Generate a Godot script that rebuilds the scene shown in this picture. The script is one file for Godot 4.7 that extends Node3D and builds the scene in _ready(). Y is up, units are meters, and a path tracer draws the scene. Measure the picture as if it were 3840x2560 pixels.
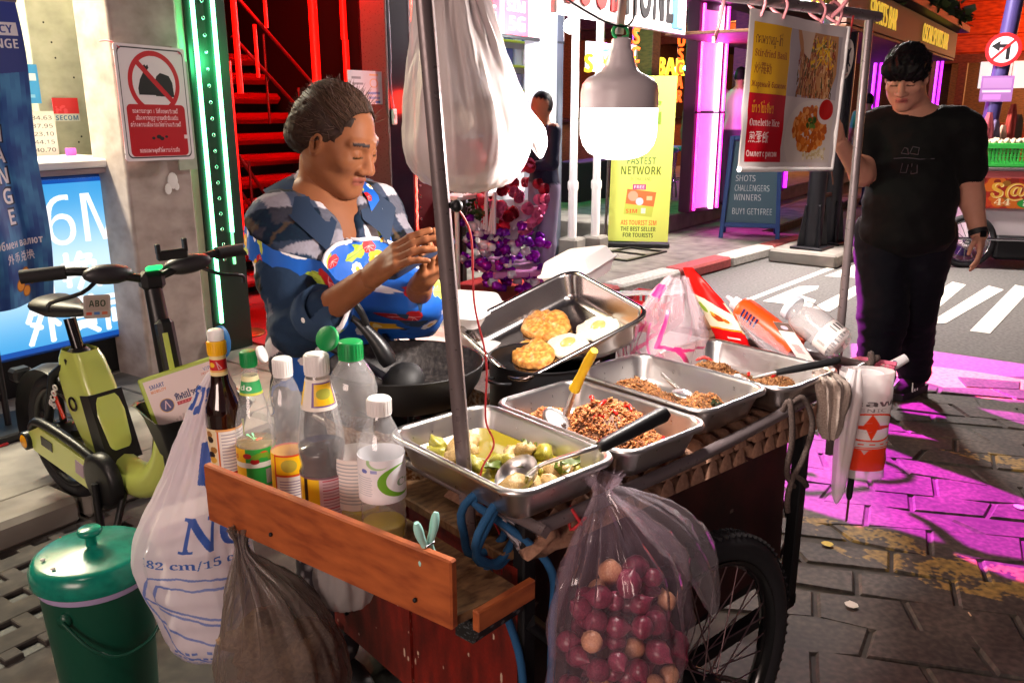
extends Node3D

const CART_AT := Vector3(0.045, 0.0, -1.235)
const CART_TURN := 41.0
const SHOP_AT := Vector3(-1.70, 0.0, -4.60)
const SHOP_TURN := 56.0
const WALK := 0.10

var CT: Transform3D
var ST: Transform3D
var M := {}
var rng := RandomNumberGenerator.new()
var taken := {}
var noise := FastNoiseLite.new()

class MB:
	var v := PackedVector3Array()
	var t := PackedVector2Array()
	var c := PackedColorArray()
	var i := PackedInt32Array()
	var col := Color(1, 1, 1)
	var X := Transform3D()

	func vert(p: Vector3, uv := Vector2.ZERO) -> int:
		v.append(X * p); t.append(uv); c.append(col)
		return v.size() - 1

	func tri(a: int, b: int, d: int) -> void:
		i.append(a); i.append(d); i.append(b)

	func quad(a: Vector3, b: Vector3, d: Vector3, e: Vector3, u0 := Vector2(0, 1), u1 := Vector2(1, 0)) -> void:
		var k := vert(a, Vector2(u0.x, u0.y)); vert(b, Vector2(u1.x, u0.y)); vert(d, Vector2(u1.x, u1.y)); vert(e, Vector2(u0.x, u1.y))
		tri(k, k + 1, k + 2); tri(k, k + 2, k + 3)

	func box(at: Vector3, size: Vector3, bev := 0.0, rot := Basis()) -> MB:
		var h := size * 0.5
		var b := minf(bev, minf(h.x, minf(h.y, h.z)) * 0.9)
		var ax := [Vector3.RIGHT, Vector3.UP, Vector3.BACK]
		for k in 3:
			for s in [-1.0, 1.0]:
				var n: Vector3 = ax[k] * s
				var p: Vector3 = ax[(k + 1) % 3]; var q: Vector3 = ax[(k + 2) % 3] * s
				var hp: float = h[(k + 1) % 3] - b; var hq: float = h[(k + 2) % 3] - b
				var o: Vector3 = n * h[k]
				quad(at + rot * (o - p * hp - q * hq), at + rot * (o + p * hp - q * hq), at + rot * (o + p * hp + q * hq), at + rot * (o - p * hp + q * hq))
		if b > 0.0:
			for k in 3:
				for s in [-1.0, 1.0]:
					for r in [-1.0, 1.0]:
						var p: Vector3 = ax[k]; var q: Vector3 = ax[(k + 1) % 3] * s; var w: Vector3 = ax[(k + 2) % 3] * r
						var hk: float = h[k] - b; var h1: float = h[(k + 1) % 3]; var h2: float = h[(k + 2) % 3]
						var e0: Vector3 = q * h1 + w * (h2 - b); var e1: Vector3 = q * (h1 - b) + w * h2
						if s * r > 0:
							quad(at + rot * (e0 + p * -hk), at + rot * (e0 + p * hk) , at + rot * (e1 + p * hk), at + rot * (e1 - p * hk))
							flip2()
						else:
							quad(at + rot * (e0 + p * -hk), at + rot * (e0 + p * hk), at + rot * (e1 + p * hk), at + rot * (e1 - p * hk))
			for sx in [-1.0, 1.0]:
				for sy in [-1.0, 1.0]:
					for sz in [-1.0, 1.0]:
						var a := vert(at + rot * Vector3(sx * h.x, sy * (h.y - b), sz * (h.z - b)))
						var d := vert(at + rot * Vector3(sx * (h.x - b), sy * h.y, sz * (h.z - b)))
						var e := vert(at + rot * Vector3(sx * (h.x - b), sy * (h.y - b), sz * h.z))
						if sx * sy * sz > 0: tri(a, d, e)
						else: tri(a, e, d)
		return self

	func flip2() -> void:
		var n := i.size()
		for k in [n - 6, n - 3]:
			var x := i[k + 1]; i[k + 1] = i[k + 2]; i[k + 2] = x

	func sheet(rows: Array, wrap := false, uvs := true) -> MB:
		var base := v.size()
		var ny := rows.size(); var nx: int = rows[0].size()
		for y in ny:
			for x in nx:
				vert(rows[y][x], Vector2(float(x) / float(nx if wrap else maxi(nx - 1, 1)), 1.0 - float(y) / float(maxi(ny - 1, 1))))
		for y in ny - 1:
			for x in (nx if wrap else nx - 1):
				var x1 := (x + 1) % nx
				var a := base + y * nx + x; var b := base + y * nx + x1
				var d := base + (y + 1) * nx + x1; var e := base + (y + 1) * nx + x
				tri(a, b, d); tri(a, d, e)
		return self

	func lathe(at: Vector3, prof: Array, seg := 20, rot := Basis(), seam := false) -> MB:
		var rows := []
		for p in prof:
			var row := PackedVector3Array()
			for k in (seg + 1 if seam else seg):
				var a := TAU * k / seg
				row.append(at + rot * Vector3(-sin(a) * p.x, p.y, -cos(a) * p.x))
			rows.append(row)
		sheet(rows, not seam)
		return self

	func tube(pts: Array, r, sides := 8, caps := true, closed := false) -> MB:
		var n := pts.size()
		var rows := []
		var up := Vector3.UP
		var last := Vector3.ZERO
		for k in n:
			var d: Vector3
			if closed: d = pts[(k + 1) % n] - pts[(k - 1 + n) % n]
			elif k == 0: d = pts[1] - pts[0]
			elif k == n - 1: d = pts[k] - pts[k - 1]
			else: d = (pts[k + 1] - pts[k]).normalized() + (pts[k] - pts[k - 1]).normalized()
			d = d.normalized()
			if k == 0:
				up = Vector3.UP if absf(d.y) < 0.9 else Vector3.RIGHT
			else:
				up = Basis(Quaternion(last, d)) * up if last.dot(d) > -0.999 else up
			last = d
			var x := d.cross(up).normalized(); up = x.cross(d).normalized()
			var rad: float = r[k] if r is Array else r
			var row := PackedVector3Array()
			for s in sides:
				var a := TAU * s / sides
				row.append(pts[k] + (x * cos(a) + up * sin(a)) * rad)
			rows.append(row)
		if closed: rows.append(rows[0])
		var base := v.size()
		sheet(rows, true)
		if caps and not closed:
			var f := vert(pts[0]); var e := vert(pts[n - 1])
			var lb := base + (n - 1) * sides
			var cs := []; var ce := []
			for s in sides:
				cs.append(vert_raw(v[base + s])); ce.append(vert_raw(v[lb + s]))
			for s in sides:
				tri(f, cs[(s + 1) % sides], cs[s]); tri(e, ce[s], ce[(s + 1) % sides])
		return self

	func vert_raw(p: Vector3) -> int:
		v.append(p); t.append(Vector2.ZERO); c.append(col)
		return v.size() - 1

	func disc(at: Vector3, r: float, seg := 16, rot := Basis(), squash := 1.0) -> MB:
		var k := vert(at, Vector2(0.5, 0.5))
		for s in seg:
			var a := TAU * s / seg
			vert(at + rot * Vector3(cos(a) * r, 0, -sin(a) * r * squash), Vector2(0.5 + 0.5 * cos(a), 0.5 - 0.5 * sin(a)))
		for s in seg: tri(k, k + 1 + s, k + 1 + (s + 1) % seg)
		return self

	func slab(poly: PackedVector2Array, depth: float, at := Vector3.ZERO, rot := Basis()) -> MB:
		var idx := Geometry2D.triangulate_polygon(poly)
		var ccw := not Geometry2D.is_polygon_clockwise(poly)
		var lo := Vector2(1e9, 1e9); var hi := -lo
		for p in poly: lo = lo.min(p); hi = hi.max(p)
		var sz := hi - lo
		for s in [1.0, -1.0]:
			var base := v.size()
			for p in poly: vert(at + rot * Vector3(p.x, p.y, s * depth * 0.5), Vector2((p.x - lo.x) / sz.x, 1.0 - (p.y - lo.y) / sz.y))
			for k in range(0, idx.size(), 3):
				var a := poly[idx[k]]; var b := poly[idx[k + 1]]; var d := poly[idx[k + 2]]
				var turn := (b - a).cross(d - a) > 0
				if turn == (s > 0): tri(base + idx[k], base + idx[k + 1], base + idx[k + 2])
				else: tri(base + idx[k], base + idx[k + 2], base + idx[k + 1])
		var n := poly.size()
		for k in n:
			var p := poly[k]; var q := poly[(k + 1) % n]
			if not ccw:
				var w := p; p = q; q = w
			var h := depth * 0.5
			quad(at + rot * Vector3(p.x, p.y, -h), at + rot * Vector3(q.x, q.y, -h), at + rot * Vector3(q.x, q.y, h), at + rot * Vector3(p.x, p.y, h))
		return self

	func ball(at: Vector3, r: Vector3, nu := 12, nv := 8, rot := Basis()) -> MB:
		var rows := []
		for y in nv + 1:
			var b := PI * (float(y) / nv - 0.5)
			var row := PackedVector3Array()
			for x in nu:
				var a := TAU * x / nu
				row.append(at + rot * (Vector3(-sin(a) * cos(b), sin(b), -cos(a) * cos(b)) * r))
			rows.append(row)
		return sheet(rows, true)

	func mesh() -> ArrayMesh:
		var n := PackedVector3Array(); n.resize(v.size())
		for k in range(0, i.size(), 3):
			var a := v[i[k]]; var w := (v[i[k + 2]] - a).cross(v[i[k + 1]] - a)
			n[i[k]] += w; n[i[k + 1]] += w; n[i[k + 2]] += w
		for k in n.size(): n[k] = n[k].normalized() if n[k].length_squared() > 1e-20 else Vector3.UP
		var arr := []; arr.resize(Mesh.ARRAY_MAX)
		arr[Mesh.ARRAY_VERTEX] = v; arr[Mesh.ARRAY_NORMAL] = n; arr[Mesh.ARRAY_TEX_UV] = t; arr[Mesh.ARRAY_COLOR] = c; arr[Mesh.ARRAY_INDEX] = i
		var m := ArrayMesh.new(); m.add_surface_from_arrays(Mesh.PRIMITIVE_TRIANGLES, arr)
		return m

class Canvas:
	var im: Image
	var w: int
	var h: int
	func _init(ww: int, hh: int, bg: Color):
		w = ww; h = hh; im = Image.create(w, h, false, Image.FORMAT_RGBA8); im.fill(bg)
	func rect(x: float, y: float, rw: float, rh: float, k: Color) -> void:
		im.fill_rect(Rect2i(int(x), int(y), int(rw), int(rh)), k)
	func poly(pts: PackedVector2Array, k: Color) -> void:
		var y0 := 1e9; var y1 := -1e9
		for p in pts: y0 = minf(y0, p.y); y1 = maxf(y1, p.y)
		var n := pts.size()
		for y in range(maxi(0, int(y0)), mini(h - 1, int(y1) + 1) + 1):
			var yc := y + 0.5
			var xs := PackedFloat32Array()
			for j in n:
				var a := pts[j]; var b := pts[(j + 1) % n]
				if (a.y <= yc) != (b.y <= yc): xs.append(a.x + (yc - a.y) / (b.y - a.y) * (b.x - a.x))
			xs.sort()
			for j in range(0, xs.size() - 1, 2):
				var xa := maxi(0, int(ceil(xs[j] - 0.5))); var xb := mini(w - 1, int(floor(xs[j + 1] - 0.5)))
				if xb >= xa: im.fill_rect(Rect2i(xa, y, xb - xa + 1, 1), k)
	func disc(x: float, y: float, r: float, k: Color, squash := 1.0) -> void:
		for yy in range(int(y - r * squash), int(y + r * squash) + 1):
			if yy < 0 or yy >= h: continue
			var q := 1.0 - pow((yy - y) / (r * squash), 2)
			if q <= 0: continue
			var d := sqrt(q) * r
			var xa := maxi(0, int(x - d)); var xb := mini(w - 1, int(x + d))
			if xb >= xa: im.fill_rect(Rect2i(xa, yy, xb - xa + 1, 1), k)
	func line(pts: Array, wd: float, k: Color) -> void:
		for j in pts.size() - 1:
			var a: Vector2 = pts[j]; var b: Vector2 = pts[j + 1]
			var d := (b - a).normalized().orthogonal() * wd * 0.5
			if a.distance_to(b) > 0.01: poly(PackedVector2Array([a + d, b + d, b - d, a - d]), k)
		for p in pts: disc(p.x, p.y, wd * 0.5, k)
	func strokes(g: Array, x: float, y: float, sx: float, sy: float, wd: float, k: Color) -> void:
		for s in g:
			var pts := []
			for j in range(0, s.size(), 2): pts.append(Vector2(x + s[j] * sx / 10.0, y + s[j + 1] * sy / 10.0))
			line(pts, wd, k)
	func text(s: String, font: Font, x: float, y: float, height: float, k: Color, fit := 0.0, centre := false) -> float:
		var tm := TextMesh.new(); tm.font = font; tm.font_size = 64; tm.pixel_size = 1.0; tm.depth = 0.0; tm.text = s; tm.curve_step = 2.0
		tm.horizontal_alignment = HORIZONTAL_ALIGNMENT_LEFT
		tm.vertical_alignment = VERTICAL_ALIGNMENT_TOP
		var arr := tm.get_mesh_arrays()
		if arr.is_empty() or arr[Mesh.ARRAY_VERTEX] == null: return 0.0
		var vs: PackedVector3Array = arr[Mesh.ARRAY_VERTEX]
		var ix = arr[Mesh.ARRAY_INDEX]
		var lo := 1e9; var hi := -1e9
		for p in vs: lo = minf(lo, p.x); hi = maxf(hi, p.x)
		var base := 64.0 * 0.928
		var cap := 64.0 * 0.714
		var sy := height / cap
		var sx := sy if fit <= 0.0 else fit / maxf(hi - lo, 1.0)
		var ox := x - (hi - lo) * sx * 0.5 if centre else x
		var top := -1e9
		for p in vs: top = maxf(top, p.y)
		var n: int = ix.size() if ix != null else vs.size()
		for j in range(0, n, 3):
			var a := vs[ix[j] if ix != null else j]; var b := vs[ix[j + 1] if ix != null else j + 1]; var d := vs[ix[j + 2] if ix != null else j + 2]
			poly(PackedVector2Array([Vector2(ox + (a.x - lo) * sx, y + (-a.y - base + cap) * sy), Vector2(ox + (b.x - lo) * sx, y + (-b.y - base + cap) * sy), Vector2(ox + (d.x - lo) * sx, y + (-d.y - base + cap) * sy)]), k)
		return (hi - lo) * sx
	func tex() -> ImageTexture:
		im.generate_mipmaps()
		return ImageTexture.create_from_image(im)

func font(serif := false, bold := false) -> SystemFont:
	var f := SystemFont.new(); f.font_names = PackedStringArray(["Droid Serif" if serif else "Droid Sans"])
	if bold: f.font_weight = 700
	return f

func numbered(parent: Node, called: String) -> String:
	var key := str(parent.get_instance_id()) + called
	var n: int = taken.get(key, 0)
	taken[key] = n + 1
	return called if n == 0 else "%s_%03d" % [called, n]

func tag(o: Node, label: String, category: String, group := "", kind := "") -> Node:
	if label: o.set_meta("label", label)
	if category: o.set_meta("category", category)
	if group: o.set_meta("group", group)
	if kind: o.set_meta("kind", kind)
	return o

func thing(called: String, label: String, category: String, at := Transform3D(), group := "") -> Node3D:
	var o := Node3D.new(); o.name = numbered(self, called); add_child(o, true)
	o.transform = at
	tag(o, label, category, group)
	return o

func part(parent: Node, called: String, shape, m: Material) -> MeshInstance3D:
	var o := MeshInstance3D.new(); o.name = numbered(parent, called)
	o.mesh = shape.mesh() if shape is MB else shape
	o.material_override = m
	parent.add_child(o, true)
	return o

func solo(called: String, shape, m: Material, label: String, category: String, at := Transform3D(), group := "") -> MeshInstance3D:
	var o := part(self, called, shape, m)
	o.transform = at
	tag(o, label, category, group)
	return o

func struct(called: String, shape, m: Material) -> MeshInstance3D:
	var o := part(self, called, shape, m)
	o.set_meta("kind", "structure")
	return o

func P(x: float, y: float, z: float) -> Vector3: return Vector3(x, y, z)
func at(p: Vector3, yaw := 0.0) -> Transform3D: return Transform3D(Basis(Vector3.UP, deg_to_rad(yaw)), p)
func eul(x: float, y: float, z: float) -> Basis: return Basis.from_euler(Vector3(deg_to_rad(x), deg_to_rad(y), deg_to_rad(z)))
func cart(x: float, y: float, z: float) -> Vector3: return CT * Vector3(x, y, z)
func shop(s: float, y: float, n: float) -> Vector3: return ST * Vector3(s, y, n)
func on_cart(x: float, y: float, z: float, yaw := 0.0) -> Transform3D: return CT * at(Vector3(x, y, z), yaw)
func on_shop(s: float, y: float, n: float, yaw := 0.0) -> Transform3D: return ST * at(Vector3(s, y, n), yaw)
func lin(r: float, g: float, b: float) -> Color: return Color(r, g, b)
func hexlin(h: String) -> Color: return Color(h).srgb_to_linear()

func curve(pts: Array, steps := 6) -> Array:
	var out := []
	var n := pts.size()
	for k in n - 1:
		var a: Vector3 = pts[maxi(k - 1, 0)]; var b: Vector3 = pts[k]; var d: Vector3 = pts[k + 1]; var e: Vector3 = pts[mini(k + 2, n - 1)]
		for s in steps: out.append(b.cubic_interpolate(d, a, e, float(s) / steps))
	out.append(pts[n - 1])
	return out

func round_rect(hw: float, hh: float, r: float, per := 5) -> PackedVector2Array:
	var o := PackedVector2Array()
	for q in 4:
		var cx := (hw - r) * (1 if q == 0 or q == 3 else -1); var cy := (hh - r) * (1 if q < 2 else -1)
		for s in per + 1:
			var a := PI / 2 * (q + float(s) / per)
			o.append(Vector2(cx + cos(a) * r, cy + sin(a) * r))
	return o

func mat(called: String, hex: String, rough := 0.6, metal := 0.0) -> StandardMaterial3D:
	var m := StandardMaterial3D.new(); m.resource_name = called
	m.albedo_color = Color(hex); m.roughness = rough; m.metallic = metal
	M[called] = m
	return m

func ntex(freq: float, lo: String, hi: String, seed_ := 1, size := 256, type := FastNoiseLite.TYPE_SIMPLEX_SMOOTH, oct := 4, mids := []) -> NoiseTexture2D:
	var f := FastNoiseLite.new(); f.noise_type = type; f.frequency = freq; f.seed = seed_; f.fractal_octaves = oct
	var t := NoiseTexture2D.new(); t.width = size; t.height = size; t.seamless = true; t.noise = f
	var g := Gradient.new()
	g.set_color(0, Color(lo)); g.set_color(1, Color(hi))
	for mm in mids: g.add_point(mm[0], Color(mm[1]))
	t.color_ramp = g
	return t

func mottle(called: String, lo: String, hi: String, scale: float, rough := 0.7, bump := 0.0, mids := [], freq := 0.02, seed_ := 3, metal := 0.0) -> StandardMaterial3D:
	var m := mat(called, "ffffff", rough, metal)
	m.albedo_texture = ntex(freq, lo, hi, seed_, 256, FastNoiseLite.TYPE_SIMPLEX_SMOOTH, 5, mids)
	m.uv1_triplanar = true; m.uv1_world_triplanar = true; m.uv1_scale = Vector3.ONE * scale
	if bump > 0.0:
		m.heightmap_enabled = true; m.heightmap_scale = bump
		m.heightmap_texture = m.albedo_texture
	return m

func glow(called: String, hex: String, energy: float, base := "ffffff") -> StandardMaterial3D:
	var m := mat(called, base, 0.4)
	m.emission_enabled = true; m.emission = Color(hex); m.emission_energy_multiplier = energy
	return m

func film(called: String, hex: String, alpha: float, rough := 0.3) -> StandardMaterial3D:
	var m := mat(called, hex, rough)
	m.albedo_color.a = alpha; m.transparency = BaseMaterial3D.TRANSPARENCY_ALPHA
	return m

func vcol(called: String, rough := 0.7, metal := 0.0) -> StandardMaterial3D:
	var m := mat(called, "ffffff", rough, metal); m.vertex_color_use_as_albedo = true
	return m

func print_mat(called: String, tex: Texture2D, rough := 0.5, glow_energy := 0.0) -> StandardMaterial3D:
	var m := mat(called, "ffffff", rough); m.albedo_texture = tex
	if glow_energy > 0.0:
		m.emission_enabled = true; m.emission = Color.BLACK; m.emission_texture = tex; m.emission_energy_multiplier = glow_energy
		m.albedo_color = Color(0.25, 0.25, 0.25)
	return m

class Body:
	var pa := PackedVector3Array(); var pd := PackedVector3Array(); var ra := PackedFloat32Array(); var rb := PackedFloat32Array(); var pk := PackedFloat32Array()
	var kind := PackedInt32Array()
	var inv := []
	var rad := PackedVector3Array()
	var extra: Callable
	var lo := Vector3(1e9, 1e9, 1e9); var hi := Vector3(-1e9, -1e9, -1e9)
	func _grow(p: Vector3, r: float) -> void:
		lo = lo.min(p - Vector3.ONE * r); hi = hi.max(p + Vector3.ONE * r)
	func bone(a: Vector3, b: Vector3, r0: float, r1: float, k := 0.03) -> void:
		pa.append(a); pd.append(b - a); ra.append(r0); rb.append(r1); pk.append(k); kind.append(0); inv.append(null); rad.append(Vector3.ZERO)
		_grow(a, r0 + 0.02); _grow(b, r1 + 0.02)
	func chain(pts: Array, rs: Array, k := 0.03) -> void:
		for j in pts.size() - 1: bone(pts[j], pts[j + 1], rs[j], rs[j + 1], k)
	func blob(c: Vector3, r: Vector3, rot := Basis(), k := 0.03, cut := false) -> void:
		pa.append(c); pd.append(Vector3.ZERO); ra.append(0); rb.append(0); pk.append(k); kind.append(2 if cut else 1); inv.append(rot.inverse()); rad.append(r)
		if not cut: _grow(c, maxf(r.x, maxf(r.y, r.z)) + 0.02)
	func dist(p: Vector3) -> float:
		var d := 10.0
		for j in pa.size():
			var e: float
			var q := p - pa[j]
			if kind[j] == 0:
				var b := pd[j]
				var h := clampf(q.dot(b) / maxf(b.length_squared(), 1e-9), 0.0, 1.0)
				e = (q - b * h).length() - lerpf(ra[j], rb[j], h)
			else:
				var w: Vector3 = inv[j] * q
				var r := rad[j]
				var k0 := (w / r).length(); var k1 := (w / (r * r)).length()
				e = k0 * (k0 - 1.0) / maxf(k1, 1e-6)
			var k := pk[j]
			if kind[j] == 2:
				var g := maxf(k - absf(d + e), 0.0)
				d = maxf(d, -e) + g * g * 0.25 / k
			else:
				var g := maxf(k - absf(d - e), 0.0)
				d = minf(d, e) - g * g * 0.25 / k
		if extra.is_valid(): d = extra.call(p, d)
		return d
	func build(cell: float, paint: Callable, into: MB = null) -> MB:
		var m := into if into else MB.new()
		var big := 4
		var cs := cell * big
		var n := Vector3i(((hi - lo) / cs).ceil()) + Vector3i.ONE
		var val := {}
		var cells := {}
		var reach := cs * 0.87 * 1.35
		var W := 2048
		for z in n.z:
			for y in n.y:
				for x in n.x:
					var c := lo + Vector3(x + 0.5, y + 0.5, z + 0.5) * cs
					if absf(dist(c)) > reach: continue
					for dz in big:
						for dy in big:
							for dx in big:
								cells[((z * big + dz) * W + y * big + dy) * W + x * big + dx] = true
		var sh := [0, 1, W, W + 1, W * W, W * W + 1, W * W + W, W * W + W + 1]
		for key in cells:
			for s in sh:
				var kk: int = key + s
				if not val.has(kk):
					val[kk] = dist(lo + Vector3(kk % W, (kk / W) % W, kk / (W * W)) * cell)
		var id := {}
		var edges := [[0, 1], [2, 3], [4, 5], [6, 7], [0, 2], [1, 3], [4, 6], [5, 7], [0, 4], [1, 5], [2, 6], [3, 7]]
		var off := [Vector3(0, 0, 0), Vector3(1, 0, 0), Vector3(0, 1, 0), Vector3(1, 1, 0), Vector3(0, 0, 1), Vector3(1, 0, 1), Vector3(0, 1, 1), Vector3(1, 1, 1)]
		for key in cells:
			var f := PackedFloat32Array(); f.resize(8)
			var neg := 0
			for j in 8:
				f[j] = val[key + sh[j]]
				if f[j] < 0: neg += 1
			if neg == 0 or neg == 8: continue
			var s := Vector3.ZERO; var cnt := 0
			for e in edges:
				var a: float = f[e[0]]; var b: float = f[e[1]]
				if (a < 0) != (b < 0):
					s += (off[e[0]] as Vector3).lerp(off[e[1]], a / (a - b)); cnt += 1
			var p := lo + (Vector3(key % W, (key / W) % W, key / (W * W)) + s / cnt) * cell
			m.col = paint.call(p)
			id[key] = m.vert(p)
		var dirs := [[1, W, W * W], [W, W * W, 1], [W * W, 1, W]]
		for key in id:
			for d in dirs:
				var st: int = d[0]; var u: int = d[1]; var w2: int = d[2]
				if not val.has(key + st): continue
				var a: float = val[key]; var b: float = val[key + st]
				if (a < 0) == (b < 0): continue
				var k1: int = key - u; var k2: int = key - u - w2; var k3: int = key - w2
				if id.has(k1) and id.has(k2) and id.has(k3):
					if a < 0: m.tri(id[key], id[k1], id[k2]); m.tri(id[key], id[k2], id[k3])
					else: m.tri(id[key], id[k2], id[k1]); m.tri(id[key], id[k3], id[k2])
		m.col = Color(1, 1, 1)
		return m

const GLYPH := {
	"ก": [[1, 10, 1, 4, 0, 3, 3, 0, 7, 0, 9, 2, 9, 10]], "ะ": [[0, 2, 2, 2, 2, 4, 0, 4, 0, 2, 5, 1], [0, 7, 2, 7, 2, 9, 0, 9, 0, 7, 5, 6]],
	"เ": [[3, 0, 3, 9, 4, 10, 5, 9]], "พ": [[0, 1, 1, 0, 2, 10, 5, 4, 8, 10, 9, 0]], "ร": [[8, 1, 3, 1, 3, 3, 8, 5, 8, 10, 6, 10]],
	"า": [[1, 3, 3, 0, 6, 0, 7, 3, 7, 10]], "ห": [[1, 0, 2, 1, 2, 10, 8, 3, 7, 1, 9, 0], [8, 3, 8, 10]], "ม": [[1, 0, 2, 1, 2, 9, 0, 10, 8, 9, 8, 0], [8, 9, 9, 10]],
	"ู": [[4, 12, 6, 12, 6, 15, 9, 15, 9, 12]], "ุ": [[7, 12, 9, 12, 9, 15]], "ไ": [[5, 10, 5, -1, 2, -3, 6, -5]], "่": [[7, -7, 7, -4]], "้": [[5, -6, 7, -6, 6, -4, 10, -7]],
	"ข": [[2, 3, 1, 1, 3, 0, 4, 2, 2, 5, 2, 10, 8, 10, 8, 0]], "ว": [[2, 3, 4, 0, 7, 0, 8, 3, 8, 10, 6, 10]], "จ": [[2, 4, 5, 0, 8, 2, 8, 9, 6, 10, 5, 6, 3, 5]],
	"ี": [[2, -1, 9, -1, 6, -3, 2, -1], [9, -1, 9, -5]], "ิ": [[2, -1, 9, -1, 6, -3, 2, -1]], "ย": [[1, 0, 2, 4, 5, 4, 2, 6, 3, 10, 8, 10, 8, 0]], "ท": [[0, 0, 2, 1, 2, 10, 5, 2, 8, 1, 8, 10]],
	"ป": [[1, 0, 2, 1, 2, 10, 8, 10, 8, -4]], "ั": [[4, -2, 6, -1, 6, -3, 10, -4]], "น": [[1, 0, 2, 1, 2, 10], [2, 9, 8, 8, 8, 0], [8, 8, 9, 10]], "ภ": [[1, 9, 2, 10, 2, 4, 1, 3, 4, 0, 8, 2, 8, 10]],
	"อ": [[4, 5, 2, 5, 2, 10, 8, 10, 8, 2, 6, 0, 2, 0]], "ค": [[5, 6, 4, 4, 6, 4, 5, 7, 2, 10, 2, 3, 5, 0, 8, 2, 8, 10]], "ณ": [[0, 10, 1, 10, 1, 3, 3, 0, 5, 2, 5, 9, 7, 9, 9, 0], [9, 9, 10, 10]],
	"ง": [[4, 1, 6, 0, 7, 2, 7, 9, 5, 10, 2, 6]], "บ": [[1, 0, 2, 1, 2, 10, 8, 10, 8, 0]], "ล": [[2, 10, 2, 8, 5, 7, 5, 10], [2, 4, 3, 1, 6, 0, 8, 3, 8, 10]], "ด": [[4, 6, 5, 8, 2, 10, 1, 4, 4, 0, 8, 3, 8, 10]],
	"ต": [[4, 6, 5, 8, 2, 10, 1, 4, 3, 0, 5, 2, 6, 0, 8, 3, 8, 10]], "ส": [[2, 10, 2, 8, 5, 7, 5, 10], [2, 4, 3, 1, 6, 0, 8, 3, 8, 10], [6, 2, 9, -1]], "่ ": [], "แ": [[2, 0, 2, 10], [5, 0, 5, 10]], "ใ": [[5, 10, 5, -2, 3, -4, 2, -2]],
	"็": [[3, -2, 5, -4, 6, -2, 9, -4]], "ื": [[2, -1, 9, -1, 6, -3, 2, -1], [7, -2, 7, -5], [9, -1, 9, -5]], "!": [[3, 0, 3, 7], [3, 9, 3, 10]], "-": [[1, 5, 8, 5]],
	"煎": [[1, 1, 9, 1], [3, 0, 4, 1], [7, 0, 6, 1], [2, 3, 2, 7], [2, 3, 5, 3, 5, 7], [2, 5, 5, 5], [7, 3, 7, 6], [9, 2, 9, 7], [1, 9, 0, 10], [3, 9, 4, 10], [6, 9, 7, 10], [8, 9, 10, 10]],
	"蛋": [[1, 0, 9, 0], [5, 0, 5, 3], [5, 2, 8, 2], [3, 1, 0, 4], [3, 3, 10, 4], [3, 5, 7, 5, 7, 7, 3, 7, 3, 5], [5, 4, 5, 10], [1, 10, 9, 9]],
	"飯": [[3, 0, 0, 3], [3, 0, 5, 2], [1, 3, 5, 3, 5, 6, 1, 6, 1, 3], [1, 5, 5, 5], [1, 6, 1, 10, 5, 9], [6, 1, 10, 0], [7, 1, 7, 5, 6, 10], [7, 4, 10, 4, 7, 10], [8, 6, 10, 10]],
	"炒": [[2, 0, 2, 5, 0, 10], [2, 5, 4, 9], [0, 3, 1, 5], [4, 3, 3, 5], [7, 0, 7, 6], [5, 2, 4, 5], [9, 2, 10, 5], [9, 5, 5, 10]],
	"羅": [[1, 0, 9, 0, 9, 2, 1, 2, 1, 0], [4, 0, 4, 2], [6, 0, 6, 2], [3, 3, 1, 5, 4, 5, 1, 8, 4, 8], [2, 8, 2, 10], [6, 3, 5, 6], [6, 5, 6, 10], [6, 5, 10, 5], [8, 4, 8, 10], [6, 7, 10, 7], [6, 10, 10, 10]],
	"勒": [[0, 2, 5, 2], [1, 0, 1, 4, 4, 4, 4, 0], [1, 5, 4, 5, 4, 7, 1, 7, 1, 5], [2, 4, 2, 10], [0, 8, 5, 8], [6, 3, 9, 3, 9, 9, 8, 10], [7, 0, 7, 5, 6, 10]],
	"外": [[3, 0, 1, 4], [3, 2, 5, 2, 1, 10], [2, 5, 4, 6], [7, 0, 7, 10], [7, 4, 9, 6]],
	"貨": [[3, 0, 1, 3], [2, 2, 2, 4], [5, 0, 5, 3, 8, 3], [8, 0, 5, 2], [2, 4, 8, 4, 8, 8, 2, 8, 2, 4], [2, 5, 8, 5], [2, 7, 8, 7], [4, 8, 1, 10], [6, 8, 9, 10]],
	"両": [[0, 1, 10, 1], [1, 10, 1, 3, 9, 3, 9, 10, 8, 10], [5, 1, 5, 8], [3, 5, 3, 8, 7, 8, 7, 5]],
	"币": [[2, 1, 8, 0], [2, 8, 2, 3, 8, 3, 8, 8, 7, 8], [5, 1, 5, 10]], "兑": [[3, 0, 4, 2], [7, 0, 6, 2], [2, 3, 8, 3, 8, 6, 2, 6, 2, 3], [4, 6, 3, 9, 1, 10], [6, 6, 6, 10, 9, 10, 9, 8]],
	"换": [[0, 3, 3, 3], [1, 0, 1, 9], [0, 7, 3, 6], [5, 0, 4, 2], [5, 1, 8, 1, 7, 3], [4, 6, 4, 3, 9, 3, 9, 6], [3, 6, 10, 6], [6, 3, 6, 6, 4, 10], [7, 6, 10, 10]],
}
const ABOVE := "่้ีิั็ืูุ"

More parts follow.
